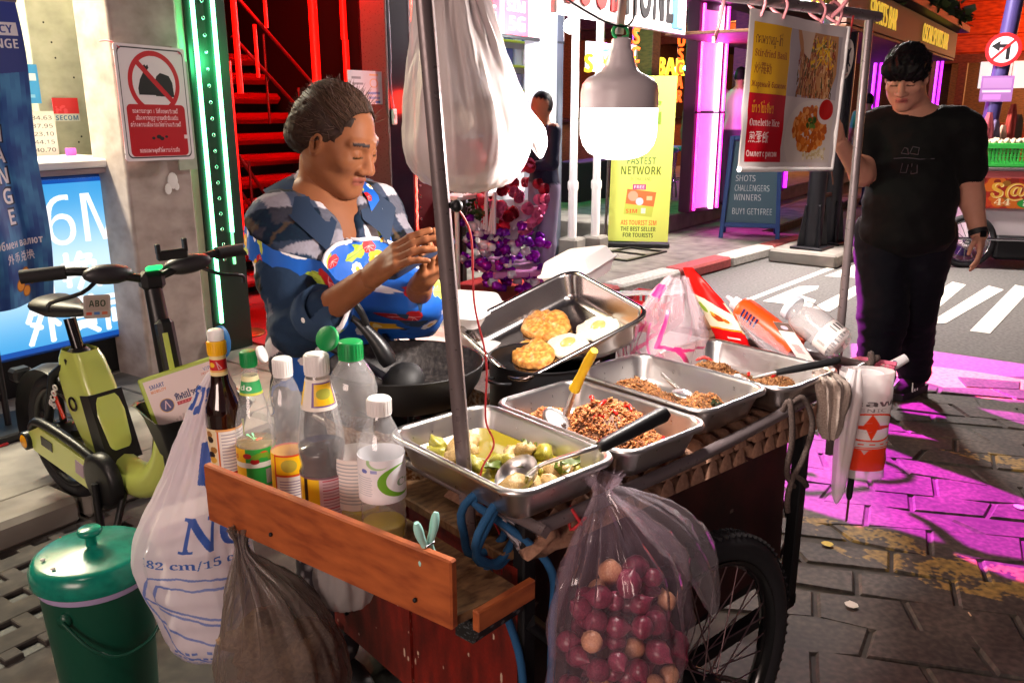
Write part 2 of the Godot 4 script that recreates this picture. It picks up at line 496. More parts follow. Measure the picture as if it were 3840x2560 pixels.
func script_text(c: Canvas, s: String, x: float, y: float, size: float, wd: float, k: Color, wide := 0.8) -> float:
	var px := x
	for j in s.length():
		var ch := s[j]
		if ch == " ": px += size * 0.5; continue
		if not GLYPH.has(ch): continue
		if ABOVE.contains(ch): c.strokes(GLYPH[ch], px - size * wide * 1.12, y, size * wide, size, wd * 0.8, k)
		else:
			c.strokes(GLYPH[ch], px, y, size * wide, size, wd, k)
			px += size * wide * (0.7 if ch in ["เ", "ะ", "ไ", "ใ", "!", "แ"] else 1.12)
	return px - x

func _ready() -> void:
	rng.seed = 20; noise.seed = 4; noise.frequency = 1.0; noise.fractal_octaves = 3
	CT = at(CART_AT, CART_TURN); ST = at(SHOP_AT, SHOP_TURN)
	var cam := Camera3D.new(); cam.name = "camera"; add_child(cam)
	cam.position = Vector3(0, 1.45, 0); cam.rotation_degrees = Vector3(-15.3, 0, 0)
	cam.fov = 43.8; cam.near = 0.02; cam.far = 400.0; cam.current = true
	var we := WorldEnvironment.new(); we.name = "world_environment"
	var env := Environment.new(); env.background_mode = Environment.BG_SKY
	var sky := Sky.new(); var sm := ProceduralSkyMaterial.new()
	sm.sky_top_color = Color("3a3340"); sm.sky_horizon_color = Color("7a6468"); sm.sky_curve = 0.25
	sm.ground_bottom_color = Color("1c181a"); sm.ground_horizon_color = Color("5a4a4e"); sm.sun_angle_max = 0.0
	sky.sky_material = sm; env.sky = sky; env.background_energy_multiplier = 0.62
	env.tonemap_mode = Environment.TONE_MAPPER_LINEAR; env.tonemap_exposure = 1.12
	env.sdfgi_enabled = true; env.ssao_enabled = true; env.ssil_enabled = true
	we.environment = env; add_child(we)
	materials()
	street_lamps()
	lit_front()
	ground()
	shops_near()
	shops_far()
	gobo_projector()
	food_cart()
	cart_goods()
	cart_clutter()
	hanging_things()
	bike_and_bin()
	people()

func lamp_omni(parent: Node3D, called: String, p: Vector3, hex: String, e: float, size := 0.05) -> OmniLight3D:
	var l := OmniLight3D.new(); l.name = numbered(parent, called); l.light_color = Color(hex); l.light_energy = e; l.light_size = size
	l.omni_range = 30.0; l.omni_attenuation = 2.0; l.shadow_enabled = true; l.position = p
	parent.add_child(l, true)
	return l

func lamp_area(parent: Node3D, called: String, x: Transform3D, size: Vector2, hex: String, e: float) -> AreaLight3D:
	var l := AreaLight3D.new(); l.name = numbered(parent, called); l.light_color = Color(hex); l.light_energy = e
	l.area_size = size; l.area_normalize_energy = true; l.shadow_enabled = true; l.area_range = 30.0
	l.transform = x
	parent.add_child(l, true)
	return l

func street_lamp(p: Vector3, head: Vector3, hex: String, e: float, label: String) -> void:
	var t := thing("street_lamp", label, "street lamp", at(p), "street lamps over the lane")
	part(t, "post", MB.new().tube([P(0, 0, 0), P(0, head.y + 0.15, 0)], [0.06, 0.04], 12), M.dark_steel)
	part(t, "arm", MB.new().tube(curve([P(0, head.y + 0.1, 0), P(head.x * 0.5, head.y + 0.22, head.z * 0.5), P(head.x, head.y + 0.12, head.z)]), 0.03, 8), M.dark_steel)
	part(t, "lamp_housing", MB.new().box(head + P(0, 0.08, 0), P(0.5, 0.08, 0.22), 0.03), M.dark_steel)
	part(t, "lamp_panel", MB.new().box(head + P(0, 0.03, 0), P(0.4, 0.012, 0.16)), glow("lamp_panel_%d" % taken.size(), hex, 6.0))
	lamp_area(t, "lamp_light", Transform3D(eul(-90, 0, 0), head + P(0, 0.015, 0)), Vector2(0.4, 0.16), hex, e)

func street_lamps() -> void:
	street_lamp(P(-2.6, 0, 1.6), P(1.3, 4.3, -0.7), "ffe2d2", 3.5, "tall street lamp with a flat white panel behind the photographer")
	var t := thing("flood_lamp", "white flood lamp on a bracket above the bar front lighting the road", "flood lamp", at(P(2.7, 3.5, -8.0)))
	part(t, "lamp_housing", MB.new().box(P(0, 0.05, 0), P(0.5, 0.08, 0.3), 0.02), M.dark_steel)
	part(t, "lamp_panel", MB.new().box(P(0, 0.0, 0), P(0.44, 0.012, 0.24)), glow("flood_panel", "fff4ec", 6.0))
	part(t, "bracket", MB.new().tube([P(0, 0.1, 0), P(-0.4, 0.25, -0.35), P(-1.2, 0.25, -0.95)], 0.025, 8), M.dark_steel)
	lamp_area(t, "flood_light", Transform3D(eul(-90, 0, 0), P(0, -0.02, 0)), Vector2(0.44, 0.24), "fff2ea", 58.0)

func lit_front() -> void:
	var X := Transform3D(Basis.looking_at(P(-0.2, 0.75, -1.5) - P(-2.0, 1.75, 2.6), Vector3.UP), P(-2.0, 1.75, 2.6))
	X.basis = Basis(Vector3.UP, atan2(-(-0.2 + 2.0), 1.5 + 2.6))
	var t := thing("window_shop", "white lit shop window across the lane behind the photographer", "shop", X)
	part(t, "wall", MB.new().box(P(0, 0.0, 0.45), P(5.0, 3.5, 0.2), 0.01), M.concrete_pillar)
	part(t, "window_frame", MB.new().box(P(0, 0.03, 0.32), P(2.5, 1.55, 0.05), 0.01), M.dark_steel)
	part(t, "lit_window", MB.new().box(P(0, 0.03, 0.28), P(2.3, 1.35, 0.02)), glow("window_glow", "ffe6dc", 1.6))
	lamp_area(t, "window_light", Transform3D(Basis(), P(0, 0.03, 0.26)), Vector2(2.2, 1.3), "ffe0d4", 9.5)

func gobo_projector() -> void:
	var L := shop(2.6, 3.5, 0.6)
	var aim := Vector3(1.95, 0, -3.7)
	var f := (aim - L).normalized()
	var side := f.cross(Vector3.UP).normalized(); var up := side.cross(f)
	var b := Basis(side, up, -f)
	var t := thing("pattern_projector", "black projector on the shop front throwing a magenta pattern on the paving", "projector", Transform3D(b, L))
	var far := 0.34
	var half := 0.15
	var tube := MB.new()
	var k := half + 0.012
	tube.box(P(k + 0.004, 0, -far * 0.5 + 0.04), P(0.008, 2 * k + 0.016, far + 0.1)); tube.box(P(-k - 0.004, 0, -far * 0.5 + 0.04), P(0.008, 2 * k + 0.016, far + 0.1))
	tube.box(P(0, k + 0.004, -far * 0.5 + 0.04), P(2 * k, 0.008, far + 0.1)); tube.box(P(0, -k - 0.004, -far * 0.5 + 0.04), P(2 * k, 0.008, far + 0.1))
	tube.box(P(0, 0, 0.086), P(2 * k, 2 * k, 0.008))
	part(t, "housing", tube, M.black_matt)
	part(t, "bracket", MB.new().box(P(0, 0.3, 0.0), P(0.05, 0.26, 0.05), 0.005).box(P(0, 0.42, 0.2), P(0.05, 0.05, 0.5), 0.005), M.dark_steel)
	var cv := Canvas.new(640, 640, Color(0, 0, 0, 1))
	var lit := [
		[[1.02, -2.97], [1.11, -2.89], [1.21, -2.80], [1.24, -2.75], [1.28, -2.77], [1.37, -2.73], [1.49, -2.63], [1.49, -2.69], [1.49, -2.77], [1.46, -2.84], [1.48, -2.86], [1.49, -2.86], [1.54, -2.74], [1.56, -2.61], [1.60, -2.56], [1.70, -2.52], [1.74, -2.52], [1.99, -2.94], [1.88, -3.12], [1.81, -3.22], [1.75, -3.31], [1.67, -3.45], [1.55, -3.58], [1.44, -3.66], [1.22, -3.58]],
		[[1.55, -3.75], [1.72, -3.65], [1.83, -3.61], [2.00, -3.53], [2.28, -3.43], [2.35, -3.54], [2.13, -3.62], [2.06, -3.68], [1.96, -3.75], [1.85, -3.78], [1.76, -3.79], [1.59, -3.83]],
		[[1.86, -4.32], [1.93, -4.21], [2.06, -4.16], [2.05, -4.08], [1.96, -4.03], [1.94, -3.93], [2.02, -3.89], [2.16, -3.83], [2.46, -3.73], [2.56, -3.89], [2.33, -3.99], [2.17, -4.07], [2.09, -4.10], [2.07, -4.21], [1.98, -4.29], [1.92, -4.41]],
		[[2.18, -5.25], [2.59, -5.09], [3.07, -4.76], [2.67, -4.08], [2.53, -4.09], [2.40, -4.21], [2.23, -4.29], [2.01, -4.32], [1.92, -4.56]],
		[[1.49, -2.55], [1.59, -2.50], [1.71, -2.48], [1.64, -2.36], [1.59, -2.39], [1.54, -2.46]],
	]
	var dark := [
		[[1.48, -3.43], [1.56, -3.36], [1.62, -3.26], [1.63, -3.17], [1.59, -3.13], [1.52, -3.11], [1.42, -3.13], [1.38, -3.16]],
		[[1.04, -3.08], [1.15, -3.02], [1.25, -3.03], [1.33, -3.05], [1.40, -3.06]],
		[[1.13, -3.28], [1.18, -3.22], [1.23, -3.19]],
	]
	var to := func(g) -> Vector2:
		var d: Vector3 = b.inverse() * (Vector3(g[0], 0, g[1]) - L)
		var q := d * (far / -d.z)
		return Vector2((q.x / (2 * half) + 0.5) * 640.0, (0.5 - q.y / (2 * half)) * 640.0)
	for poly in lit:
		var pp := PackedVector2Array()
		for g in poly: pp.append(to.call(g))
		cv.poly(pp, Color(1, 1, 1, 0))
	for ln in dark:
		var pp := []
		for g in ln: pp.append(to.call(g))
		cv.line(pp, 5.0, Color(0, 0, 0, 1))
	var sl := mat("pattern_slide", "ffffff", 0.9)
	sl.albedo_texture = cv.tex(); sl.transparency = BaseMaterial3D.TRANSPARENCY_ALPHA; sl.texture_repeat = false
	part(t, "pattern_slide", slide_quad(half, far), sl)
	var l := lamp_area(t, "projector_light", Transform3D(), Vector2(0.0016, 0.0016), "ff3df5", 270.0)
	l.position = Vector3.ZERO

func slide_quad(half: float, far: float) -> MB:
	var m := MB.new()
	m.quad(P(-half, -half, -far), P(half, -half, -far), P(half, half, -far), P(-half, half, -far))
	m.quad(P(-half - 0.012, half, -far), P(half + 0.012, half, -far), P(half + 0.012, half + 0.012, -far), P(-half - 0.012, half + 0.012, -far), Vector2.ZERO, Vector2.ZERO)
	m.quad(P(-half - 0.012, -half - 0.012, -far), P(half + 0.012, -half - 0.012, -far), P(half + 0.012, -half, -far), P(-half - 0.012, -half, -far), Vector2.ZERO, Vector2.ZERO)
	m.quad(P(-half - 0.012, -half, -far), P(-half, -half, -far), P(-half, half, -far), P(-half - 0.012, half, -far), Vector2.ZERO, Vector2.ZERO)
	m.quad(P(half, -half, -far), P(half + 0.012, -half, -far), P(half + 0.012, half, -far), P(half, half, -far), Vector2.ZERO, Vector2.ZERO)
	return m

func materials() -> void:
	mat("dark_steel", "2b2b2e", 0.45, 0.7)
	mat("black_matt", "0c0c0d", 0.6)
	mat("black_plastic", "141416", 0.38)
	mat("black_gloss", "0a0a0c", 0.18)
	mat("white_plastic", "e4e0de", 0.4)
	mat("white_paper", "dedad6", 0.8)
	mat("foam_white", "efecea", 0.85)
	mat("rubber", "17161a", 0.75)
	mat("chrome", "c8c8cc", 0.15, 1.0)
	mat("red_paint", "b01c1c", 0.5)
	mat("brass", "b98a52", 0.3, 0.9)
	mat("red_cord", "b4232b", 0.6)
	var st := mat("steel", "d6d2d0", 0.28, 1.0)
	st.roughness_texture = ntex(0.03, "525252", "747474", 7); st.roughness = 0.8; st.uv1_triplanar = true; st.uv1_scale = Vector3(6, 6, 6)
	var pole := mat("pole_steel", "736869", 0.5, 0.35)
	pole.roughness_texture = ntex(0.04, "777777", "cccccc", 8); pole.uv1_triplanar = true; pole.uv1_scale = Vector3(5, 5, 5)
	mottle("asphalt", "4a4846", "6b6865", 1.3, 0.92, 0.25, [[0.5, "5a5856"]], 0.09, 5)
	mottle("concrete_walk", "5d5852", "8b857c", 0.55, 0.9, 0.2, [[0.45, "77716a"]], 0.03, 6)
	mottle("concrete_pillar", "7d6f6a", "b7a9a2", 0.9, 0.9, 0.35, [[0.3, "958780"], [0.62, "a89a93"]], 0.035, 9)
	mottle("road_paint", "8a857e", "dcd6cb", 2.2, 0.85, 0.1, [[0.3, "bdb7ad"], [0.42, "cfc9be"]], 0.05, 11)
	mottle("kerb_red", "7a3a38", "b34a48", 2.0, 0.85, 0.1, [], 0.05, 12)
	mottle("kerb_white", "9a958e", "d6d1c8", 2.0, 0.85, 0.1, [], 0.05, 13)
	mottle("gutter", "2a2624", "4d4640", 1.1, 0.9, 0.3, [[0.5, "38332f"]], 0.04, 14)
	mottle("yellow_paint", "7e6c34", "c2a14e", 2.4, 0.85, 0.1, [[0.4, "a98c44"]], 0.05, 15)
	mottle("red_carpet", "8c1418", "b32227", 3.0, 0.95, 0.1, [], 0.08, 16)

func ground() -> void:
	var g := MB.new(); g.quad(P(-120, 0, 120), P(120, 0, 120), P(120, 0, -120), P(-120, 0, -120))
	struct("road", g, M.asphalt)
	var bed := MB.new()
	bed.X = ST
	bed.box(P(0, WALK * 0.5 - 0.012, -3.2), P(24, WALK - 0.024, 8.26))
	var walk := struct("pavement", bed, M.gutter)
	var s := -3.6
	var row := 0
	while s < 11.0:
		var n := -2.32
		while n < 0.6:
			var sm := MB.new(); sm.X = ST
			sm.box(P(s + 0.3, WALK - 0.03, n + 0.27), P(0.592, 0.06, 0.532), 0.006)
			part(walk, "paving_slab", sm, M.concrete_walk)
			n += 0.54
		s += 0.6; row += 1
	var kerb := struct("kerb", MB.new().box(ST * P(-3.4, 0.03, 1.0), P(0.2, 0.06, 0.14), 0.01, ST.basis), M.concrete_walk)
	for k in 11:
		var a := -3.2 + k * 0.9
		var col: Material = M.concrete_walk
		if a > 2.0: col = M.kerb_red if k % 2 == 0 else M.kerb_white
		var lean := 0.0 if a < 2.0 else (a - 2.0) * 0.14
		part(kerb, "kerb_stone", MB.new().box(ST * P(a + 0.45, WALK * 0.5 + 0.004, (1.02 if a < 2.0 else 0.83) + lean), P(0.885, WALK + 0.008, 0.2), 0.02, ST.basis * eul(0, -8 if a > 2.0 else 0, 0)), col)
	var fill := MB.new(); fill.X = ST
	fill.quad(P(2.0, WALK - 0.003, 0.62), P(6.0, WALK - 0.003, 0.62), P(6.0, WALK - 0.003, 0.6), P(2.0, WALK - 0.003, 0.6))
	for q in [[2.0, 0.73, 6.9, 1.45]]:
		var k0 := fill.vert(P(1.9, WALK - 0.002, 0.6)); var k1 := fill.vert(P(1.9, WALK - 0.002, 0.75)); var k2 := fill.vert(P(6.8, WALK - 0.002, 1.44)); var k3 := fill.vert(P(6.8, WALK - 0.002, 0.6))
		fill.tri(k0, k1, k2); fill.tri(k0, k2, k3)
	part(kerb, "kerb_backfill", fill, M.concrete_walk)
	var gut := MB.new(); gut.X = ST
	gut.quad(P(-6, 0.004, 2.6), P(0.2, 0.004, 2.6), P(0.2, 0.004, 0.92), P(-6, 0.004, 0.92))
	struct("gutter_road", gut, M.gutter)
	var dr := thing("drain_cover", "dark concrete drain cover with rows of oval slots beside the kerb", "drain cover", on_shop(-1.75, 0.0, 1.45))
	var plate := MB.new()
	for r in 4:
		plate.box(P(0, 0.012, -0.22 + r * 0.145), P(0.9, 0.02, 0.085), 0.004)
	for c in 9:
		plate.box(P(-0.43 + c * 0.1075, 0.0115, 0), P(0.05, 0.018, 0.6), 0.003)
	part(dr, "cover_plate", plate, M.gutter)
	var pit := MB.new(); pit.quad(P(-0.45, 0.0055, 0.3), P(0.45, 0.0055, 0.3), P(0.45, 0.0055, -0.3), P(-0.45, 0.0055, -0.3))
	part(dr, "drain_opening", pit, M.black_matt)
	var df := thing("drain_grating", "flat dark metal drain frame set in the far pavement", "drain", at(P(1.12, WALK + 0.004, -8.1), 50))
	for q in [[0, -0.2, 0.72, 0.04], [0, 0.2, 0.72, 0.04], [-0.34, 0, 0.04, 0.36], [0.34, 0, 0.04, 0.36], [0.05, 0, 0.03, 0.36]]:
		part(df, "frame_bar", MB.new().box(P(q[0], 0.006, q[1]), P(q[2], 0.012, q[3]), 0.002), M.dark_steel)
	var marks := [
		[[1.77, -6.46], [1.81, -6.42], [3.57, -8.53], [3.61, -8.69]],
		[[1.96, -6.48], [2.43, -7.05], [2.61, -7.08], [2.55, -6.95], [2.33, -6.7], [2.39, -6.52], [2.27, -6.27]],
		[[2.27, -6.25], [2.92, -7.08], [2.98, -7.08], [2.94, -6.93], [2.35, -6.12]],
		[[2.51, -6.01], [2.83, -6.44], [2.85, -6.35], [2.59, -5.92]],
		[[2.81, -7.51], [3.48, -8.29], [3.25, -7.74], [3.07, -7.43]],
		[[3.17, -6.44], [3.04, -6.01], [3.88, -7.12], [3.83, -7.25]],
		[[2.88, -5.73], [3.05, -5.78], [4.09, -6.92], [4.05, -7.08]],
		[[3.1, -5.56], [3.2, -5.49], [4.36, -6.98], [4.3, -7.12]],
		[[3.45, -6.98], [3.66, -7.4], [3.8, -7.4], [3.62, -7.12]],
	]
	var mk: Node = null
	for q in marks:
		var o := flat_poly(q, 0.004, M.road_paint, mk, "marking")
		if mk == null:
			mk = o; o.name = "road_marking"; o.set_meta("kind", "structure")
	var yl := flat_poly([[1.98, -4.73], [2.42, -4.76], [2.66, -4.63], [2.95, -4.40], [3.4, -4.1], [3.2, -3.8], [2.67, -4.08], [2.53, -4.09], [2.40, -4.22], [2.29, -4.41]], 0.004, M.yellow_paint, null, "yellow_line_marking")
	yl.set_meta("kind", "structure")
	pavers()
	litter()

func flat_poly(q: Array, y: float, m: Material, parent: Node, called: String) -> MeshInstance3D:
	var pp := PackedVector2Array()
	for a in q: pp.append(Vector2(a[0], -a[1]))
	var mb := MB.new()
	for a in pp: mb.vert(P(a.x, y, -a.y))
	var idx := Geometry2D.triangulate_polygon(pp)
	for k in range(0, idx.size(), 3):
		var a := pp[idx[k]]; var b := pp[idx[k + 1]]; var d := pp[idx[k + 2]]
		if (b - a).cross(d - a) > 0: mb.tri(idx[k], idx[k + 1], idx[k + 2])
		else: mb.tri(idx[k], idx[k + 2], idx[k + 1])
	return part(parent if parent else self, called, mb, m)

func litter() -> void:
	var kinds := [["fallen_leaf", "c8b048", "yellow fallen leaf"], ["paper_scrap", "cfc8c0", "scrap of white paper"], ["cigarette_end", "c8a888", "cigarette end"]]
	var spots := [[1.08, -2.62, 0, "on the pavers behind the cart wheel"], [1.35, -2.2, 2, "on the grey pavers near the lens"], [1.9, -2.9, 1, "inside the magenta pattern"], [1.02, -2.25, 1, "beside the cart's rear step"], [1.75, -2.35, 0, "by the worn yellow paint"], [-1.45, -2.45, 1, "beside the drain cover"], [-1.62, -2.2, 2, "in the gutter left of the bin"], [-1.28, -2.75, 0, "under the bicycle pedal"], [2.4, -5.6, 1, "on the road beyond the pattern"], [1.45, -6.4, 0, "on the asphalt near the kerb"]]
	for q in spots:
		var k: Array = kinds[q[2]]
		if not M.has(k[0]): mat(k[0], k[1], 0.8)
		var m := MB.new()
		if q[2] == 2: m.tube([P(-0.014, 0.004, 0), P(0.014, 0.004, 0.003)], 0.0035, 6)
		else:
			var rows := []
			for y in 4:
				var row := PackedVector3Array()
				for x in 4: row.append(P((x / 3.0 - 0.5) * 0.045 * (0.4 + sin((y + 0.5) / 4.0 * PI)), 0.003 + 0.006 * absf(noise.get_noise_2d(x * 0.6 + q[0] * 30, y * 0.6)), (0.5 - y / 3.0) * 0.06))
				rows.append(row)
			m.sheet(rows)
		solo(k[0], m, M[k[0]], k[2] + " " + q[3], "litter", at(P(q[0], 0.014, q[1]), q[0] * 200.0) * Transform3D(Basis.from_scale(Vector3.ONE * 0.6), Vector3.ZERO), "litter on the ground")

func pavers() -> void:
	var n1 := FastNoiseLite.new(); n1.seed = 31; n1.frequency = 0.012; n1.fractal_octaves = 4
	var n2 := FastNoiseLite.new(); n2.seed = 32; n2.frequency = 0.16; n2.fractal_octaves = 3
	var S := 720
	var x0 := 0.4; var z0 := -4.6; var span := 3.2
	var cv := Canvas.new(S, S, Color("3f3834"))
	var paint := Image.create(S, S, false, Image.FORMAT_R8)
	var pc := Canvas.new(S, S, Color(0, 0, 0)); 
	for poly in [
		[[1.87, -3.48], [2.02, -3.48], [2.20, -3.38], [2.5, -3.3], [2.4, -3.05], [2.13, -3.17], [2.03, -3.29]],
		[[1.00, -2.85], [1.15, -2.82], [1.35, -2.72], [1.47, -2.59], [1.56, -2.50], [1.9, -2.38], [1.8, -2.15], [1.57, -2.23], [1.43, -2.31], [1.26, -2.38], [1.11, -2.56], [1.00, -2.75]]]:
		var pp := PackedVector2Array()
		for a in poly: pp.append(Vector2((a[0] - x0) / span * S, (a[1] - z0) / span * S))
		pc.poly(pp, Color(1, 1, 1))
	for y in S:
		for x in S:
			var a := n1.get_noise_2d(x, y); var g := n2.get_noise_2d(x, y)
			var k := Color(0.225, 0.195, 0.175) * (1.0 + 0.45 * a + 0.55 * g)
			if pc.im.get_pixel(x, y).r > 0.5:
				var w := n1.get_noise_2d(x * 2.2 + 900, y * 2.2) + 0.35 * g
				if w > -0.02: k = k.lerp(Color(0.55, 0.44, 0.2) * (1.0 + 0.35 * g), clampf((w + 0.02) * 9.0, 0.0, 0.85))
			k.a = 1.0
			cv.im.set_pixel(x, y, k)
	var m := mat("paver_stone", "ffffff", 0.82); m.albedo_texture = cv.tex(); m.texture_repeat = false
	m.roughness = 0.75
	var base := MB.new(); base.quad(P(0.4, 0.002, -1.5), P(3.7, 0.002, -1.5), P(3.7, 0.002, -4.55), P(0.4, 0.002, -4.55))
	var bed := struct("paver_bed", base, M.gutter)
	var rot := Basis(Vector3.UP, deg_to_rad(-14))
	var o := P(2.0, 0, -3.1)
	var rh := 0.165; var len := 0.29
	var j := func(ix: float, iz: float) -> Vector3:
		var x := ix * len; var z := iz * rh
		var d := Vector3(noise.get_noise_2d(x * 3.1 + 7, z * 3.1), 0, noise.get_noise_2d(x * 3.1, z * 3.1 + 50)) * 0.085
		return o + rot * (Vector3(x, 0, z) + d)
	var count := 0
	for r in range(-12, 13):
		for c in range(-8, 8):
			var sh := 0.5 if r % 2 != 0 else 0.0
			var q := [j.call(c + sh, r + 1), j.call(c + 1 + sh, r + 1), j.call(c + 1 + sh, r), j.call(c + sh, r)]
			var cc: Vector3 = (q[0] + q[1] + q[2] + q[3]) * 0.25
			if cc.x < 0.62 or cc.x > 3.35 or cc.z > -1.7 or cc.z < -4.42 or cc.x > 0.75 * -cc.z + 0.25: continue
			var top := 0.010 + 0.004 * noise.get_noise_2d(c * 5.0, r * 7.0)
			var mb := MB.new()
			var ins := []; var out := []
			for k in 4:
				var dir: Vector3 = (cc - q[k]).normalized()
				out.append(q[k] + dir * 0.006); ins.append(q[k] + dir * 0.016 + P(0, top, 0))
			var uv := func(p: Vector3) -> Vector2: return Vector2((p.x - x0) / span, (p.z - z0) / span)
			var i0 := []
			for k in 4: i0.append(mb.vert(ins[k], uv.call(ins[k])))
			mb.tri(i0[0], i0[1], i0[2]); mb.tri(i0[0], i0[2], i0[3])
			for k in 4:
				var k2 := (k + 1) % 4
				var a := mb.vert(out[k] + P(0, 0.001, 0), uv.call(out[k])); var b := mb.vert(out[k2] + P(0, 0.001, 0), uv.call(out[k2]))
				var d := mb.vert(ins[k2], uv.call(ins[k2])); var e := mb.vert(ins[k], uv.call(ins[k]))
				mb.tri(a, b, d); mb.tri(a, d, e)
			part(bed, "paver", mb, m)
			count += 1

func wood_mat(called: String, dark: String, light: String, scale: Vector3, seed_: int, rough := 0.55) -> StandardMaterial3D:
	var m := mat(called, "ffffff", rough)
	m.albedo_texture = ntex(0.03, dark, light, seed_, 256, FastNoiseLite.TYPE_SIMPLEX_SMOOTH, 5, [[0.45, Color(dark).lerp(Color(light), 0.6).to_html(false)]])
	m.uv1_triplanar = true; m.uv1_scale = scale
	m.heightmap_enabled = true; m.heightmap_texture = m.albedo_texture; m.heightmap_scale = 0.06
	return m

func worn_panel(called: String, base: Color, chip: Color, seed_: int, w := 256, h := 256) -> StandardMaterial3D:
	var cv := Canvas.new(w, h, base)
	var n1 := FastNoiseLite.new(); n1.seed = seed_; n1.frequency = 0.02; n1.fractal_octaves = 4
	for y in h:
		for x in w:
			var k := base * (1.0 + 0.35 * n1.get_noise_2d(x * 1.5, y * 0.5) + 0.15 * n1.get_noise_2d(x * 9.0, y * 9.0)); k.a = 1.0
			cv.im.set_pixel(x, y, k)
	var r := RandomNumberGenerator.new(); r.seed = seed_
	for k in 26:
		var x := r.randf() * w; var y := r.randf() * h
		if r.randf() < 0.5: x = w * (0.02 + 0.05 * r.randf())
		cv.disc(x, y, 0.8 + r.randf() * 1.6, chip, 1.0 + r.randf() * 2.0)
	var m := mat(called, "ffffff", 0.5); m.albedo_texture = cv.tex()
	return m

func face(parent: Node, called: String, a: Vector3, b: Vector3, c: Vector3, d: Vector3, thick: float, m: Material) -> MeshInstance3D:
	var n := (b - a).cross(d - a).normalized() * thick
	var q := MB.new()
	q.quad(a, b, c, d)
	q.quad(b - n, a - n, d - n, c - n)
	q.quad(a - n, b - n, b, a); q.quad(b - n, c - n, c, b); q.quad(c - n, d - n, d, c); q.quad(d - n, a - n, a, d)
	return part(parent, called, q, m)

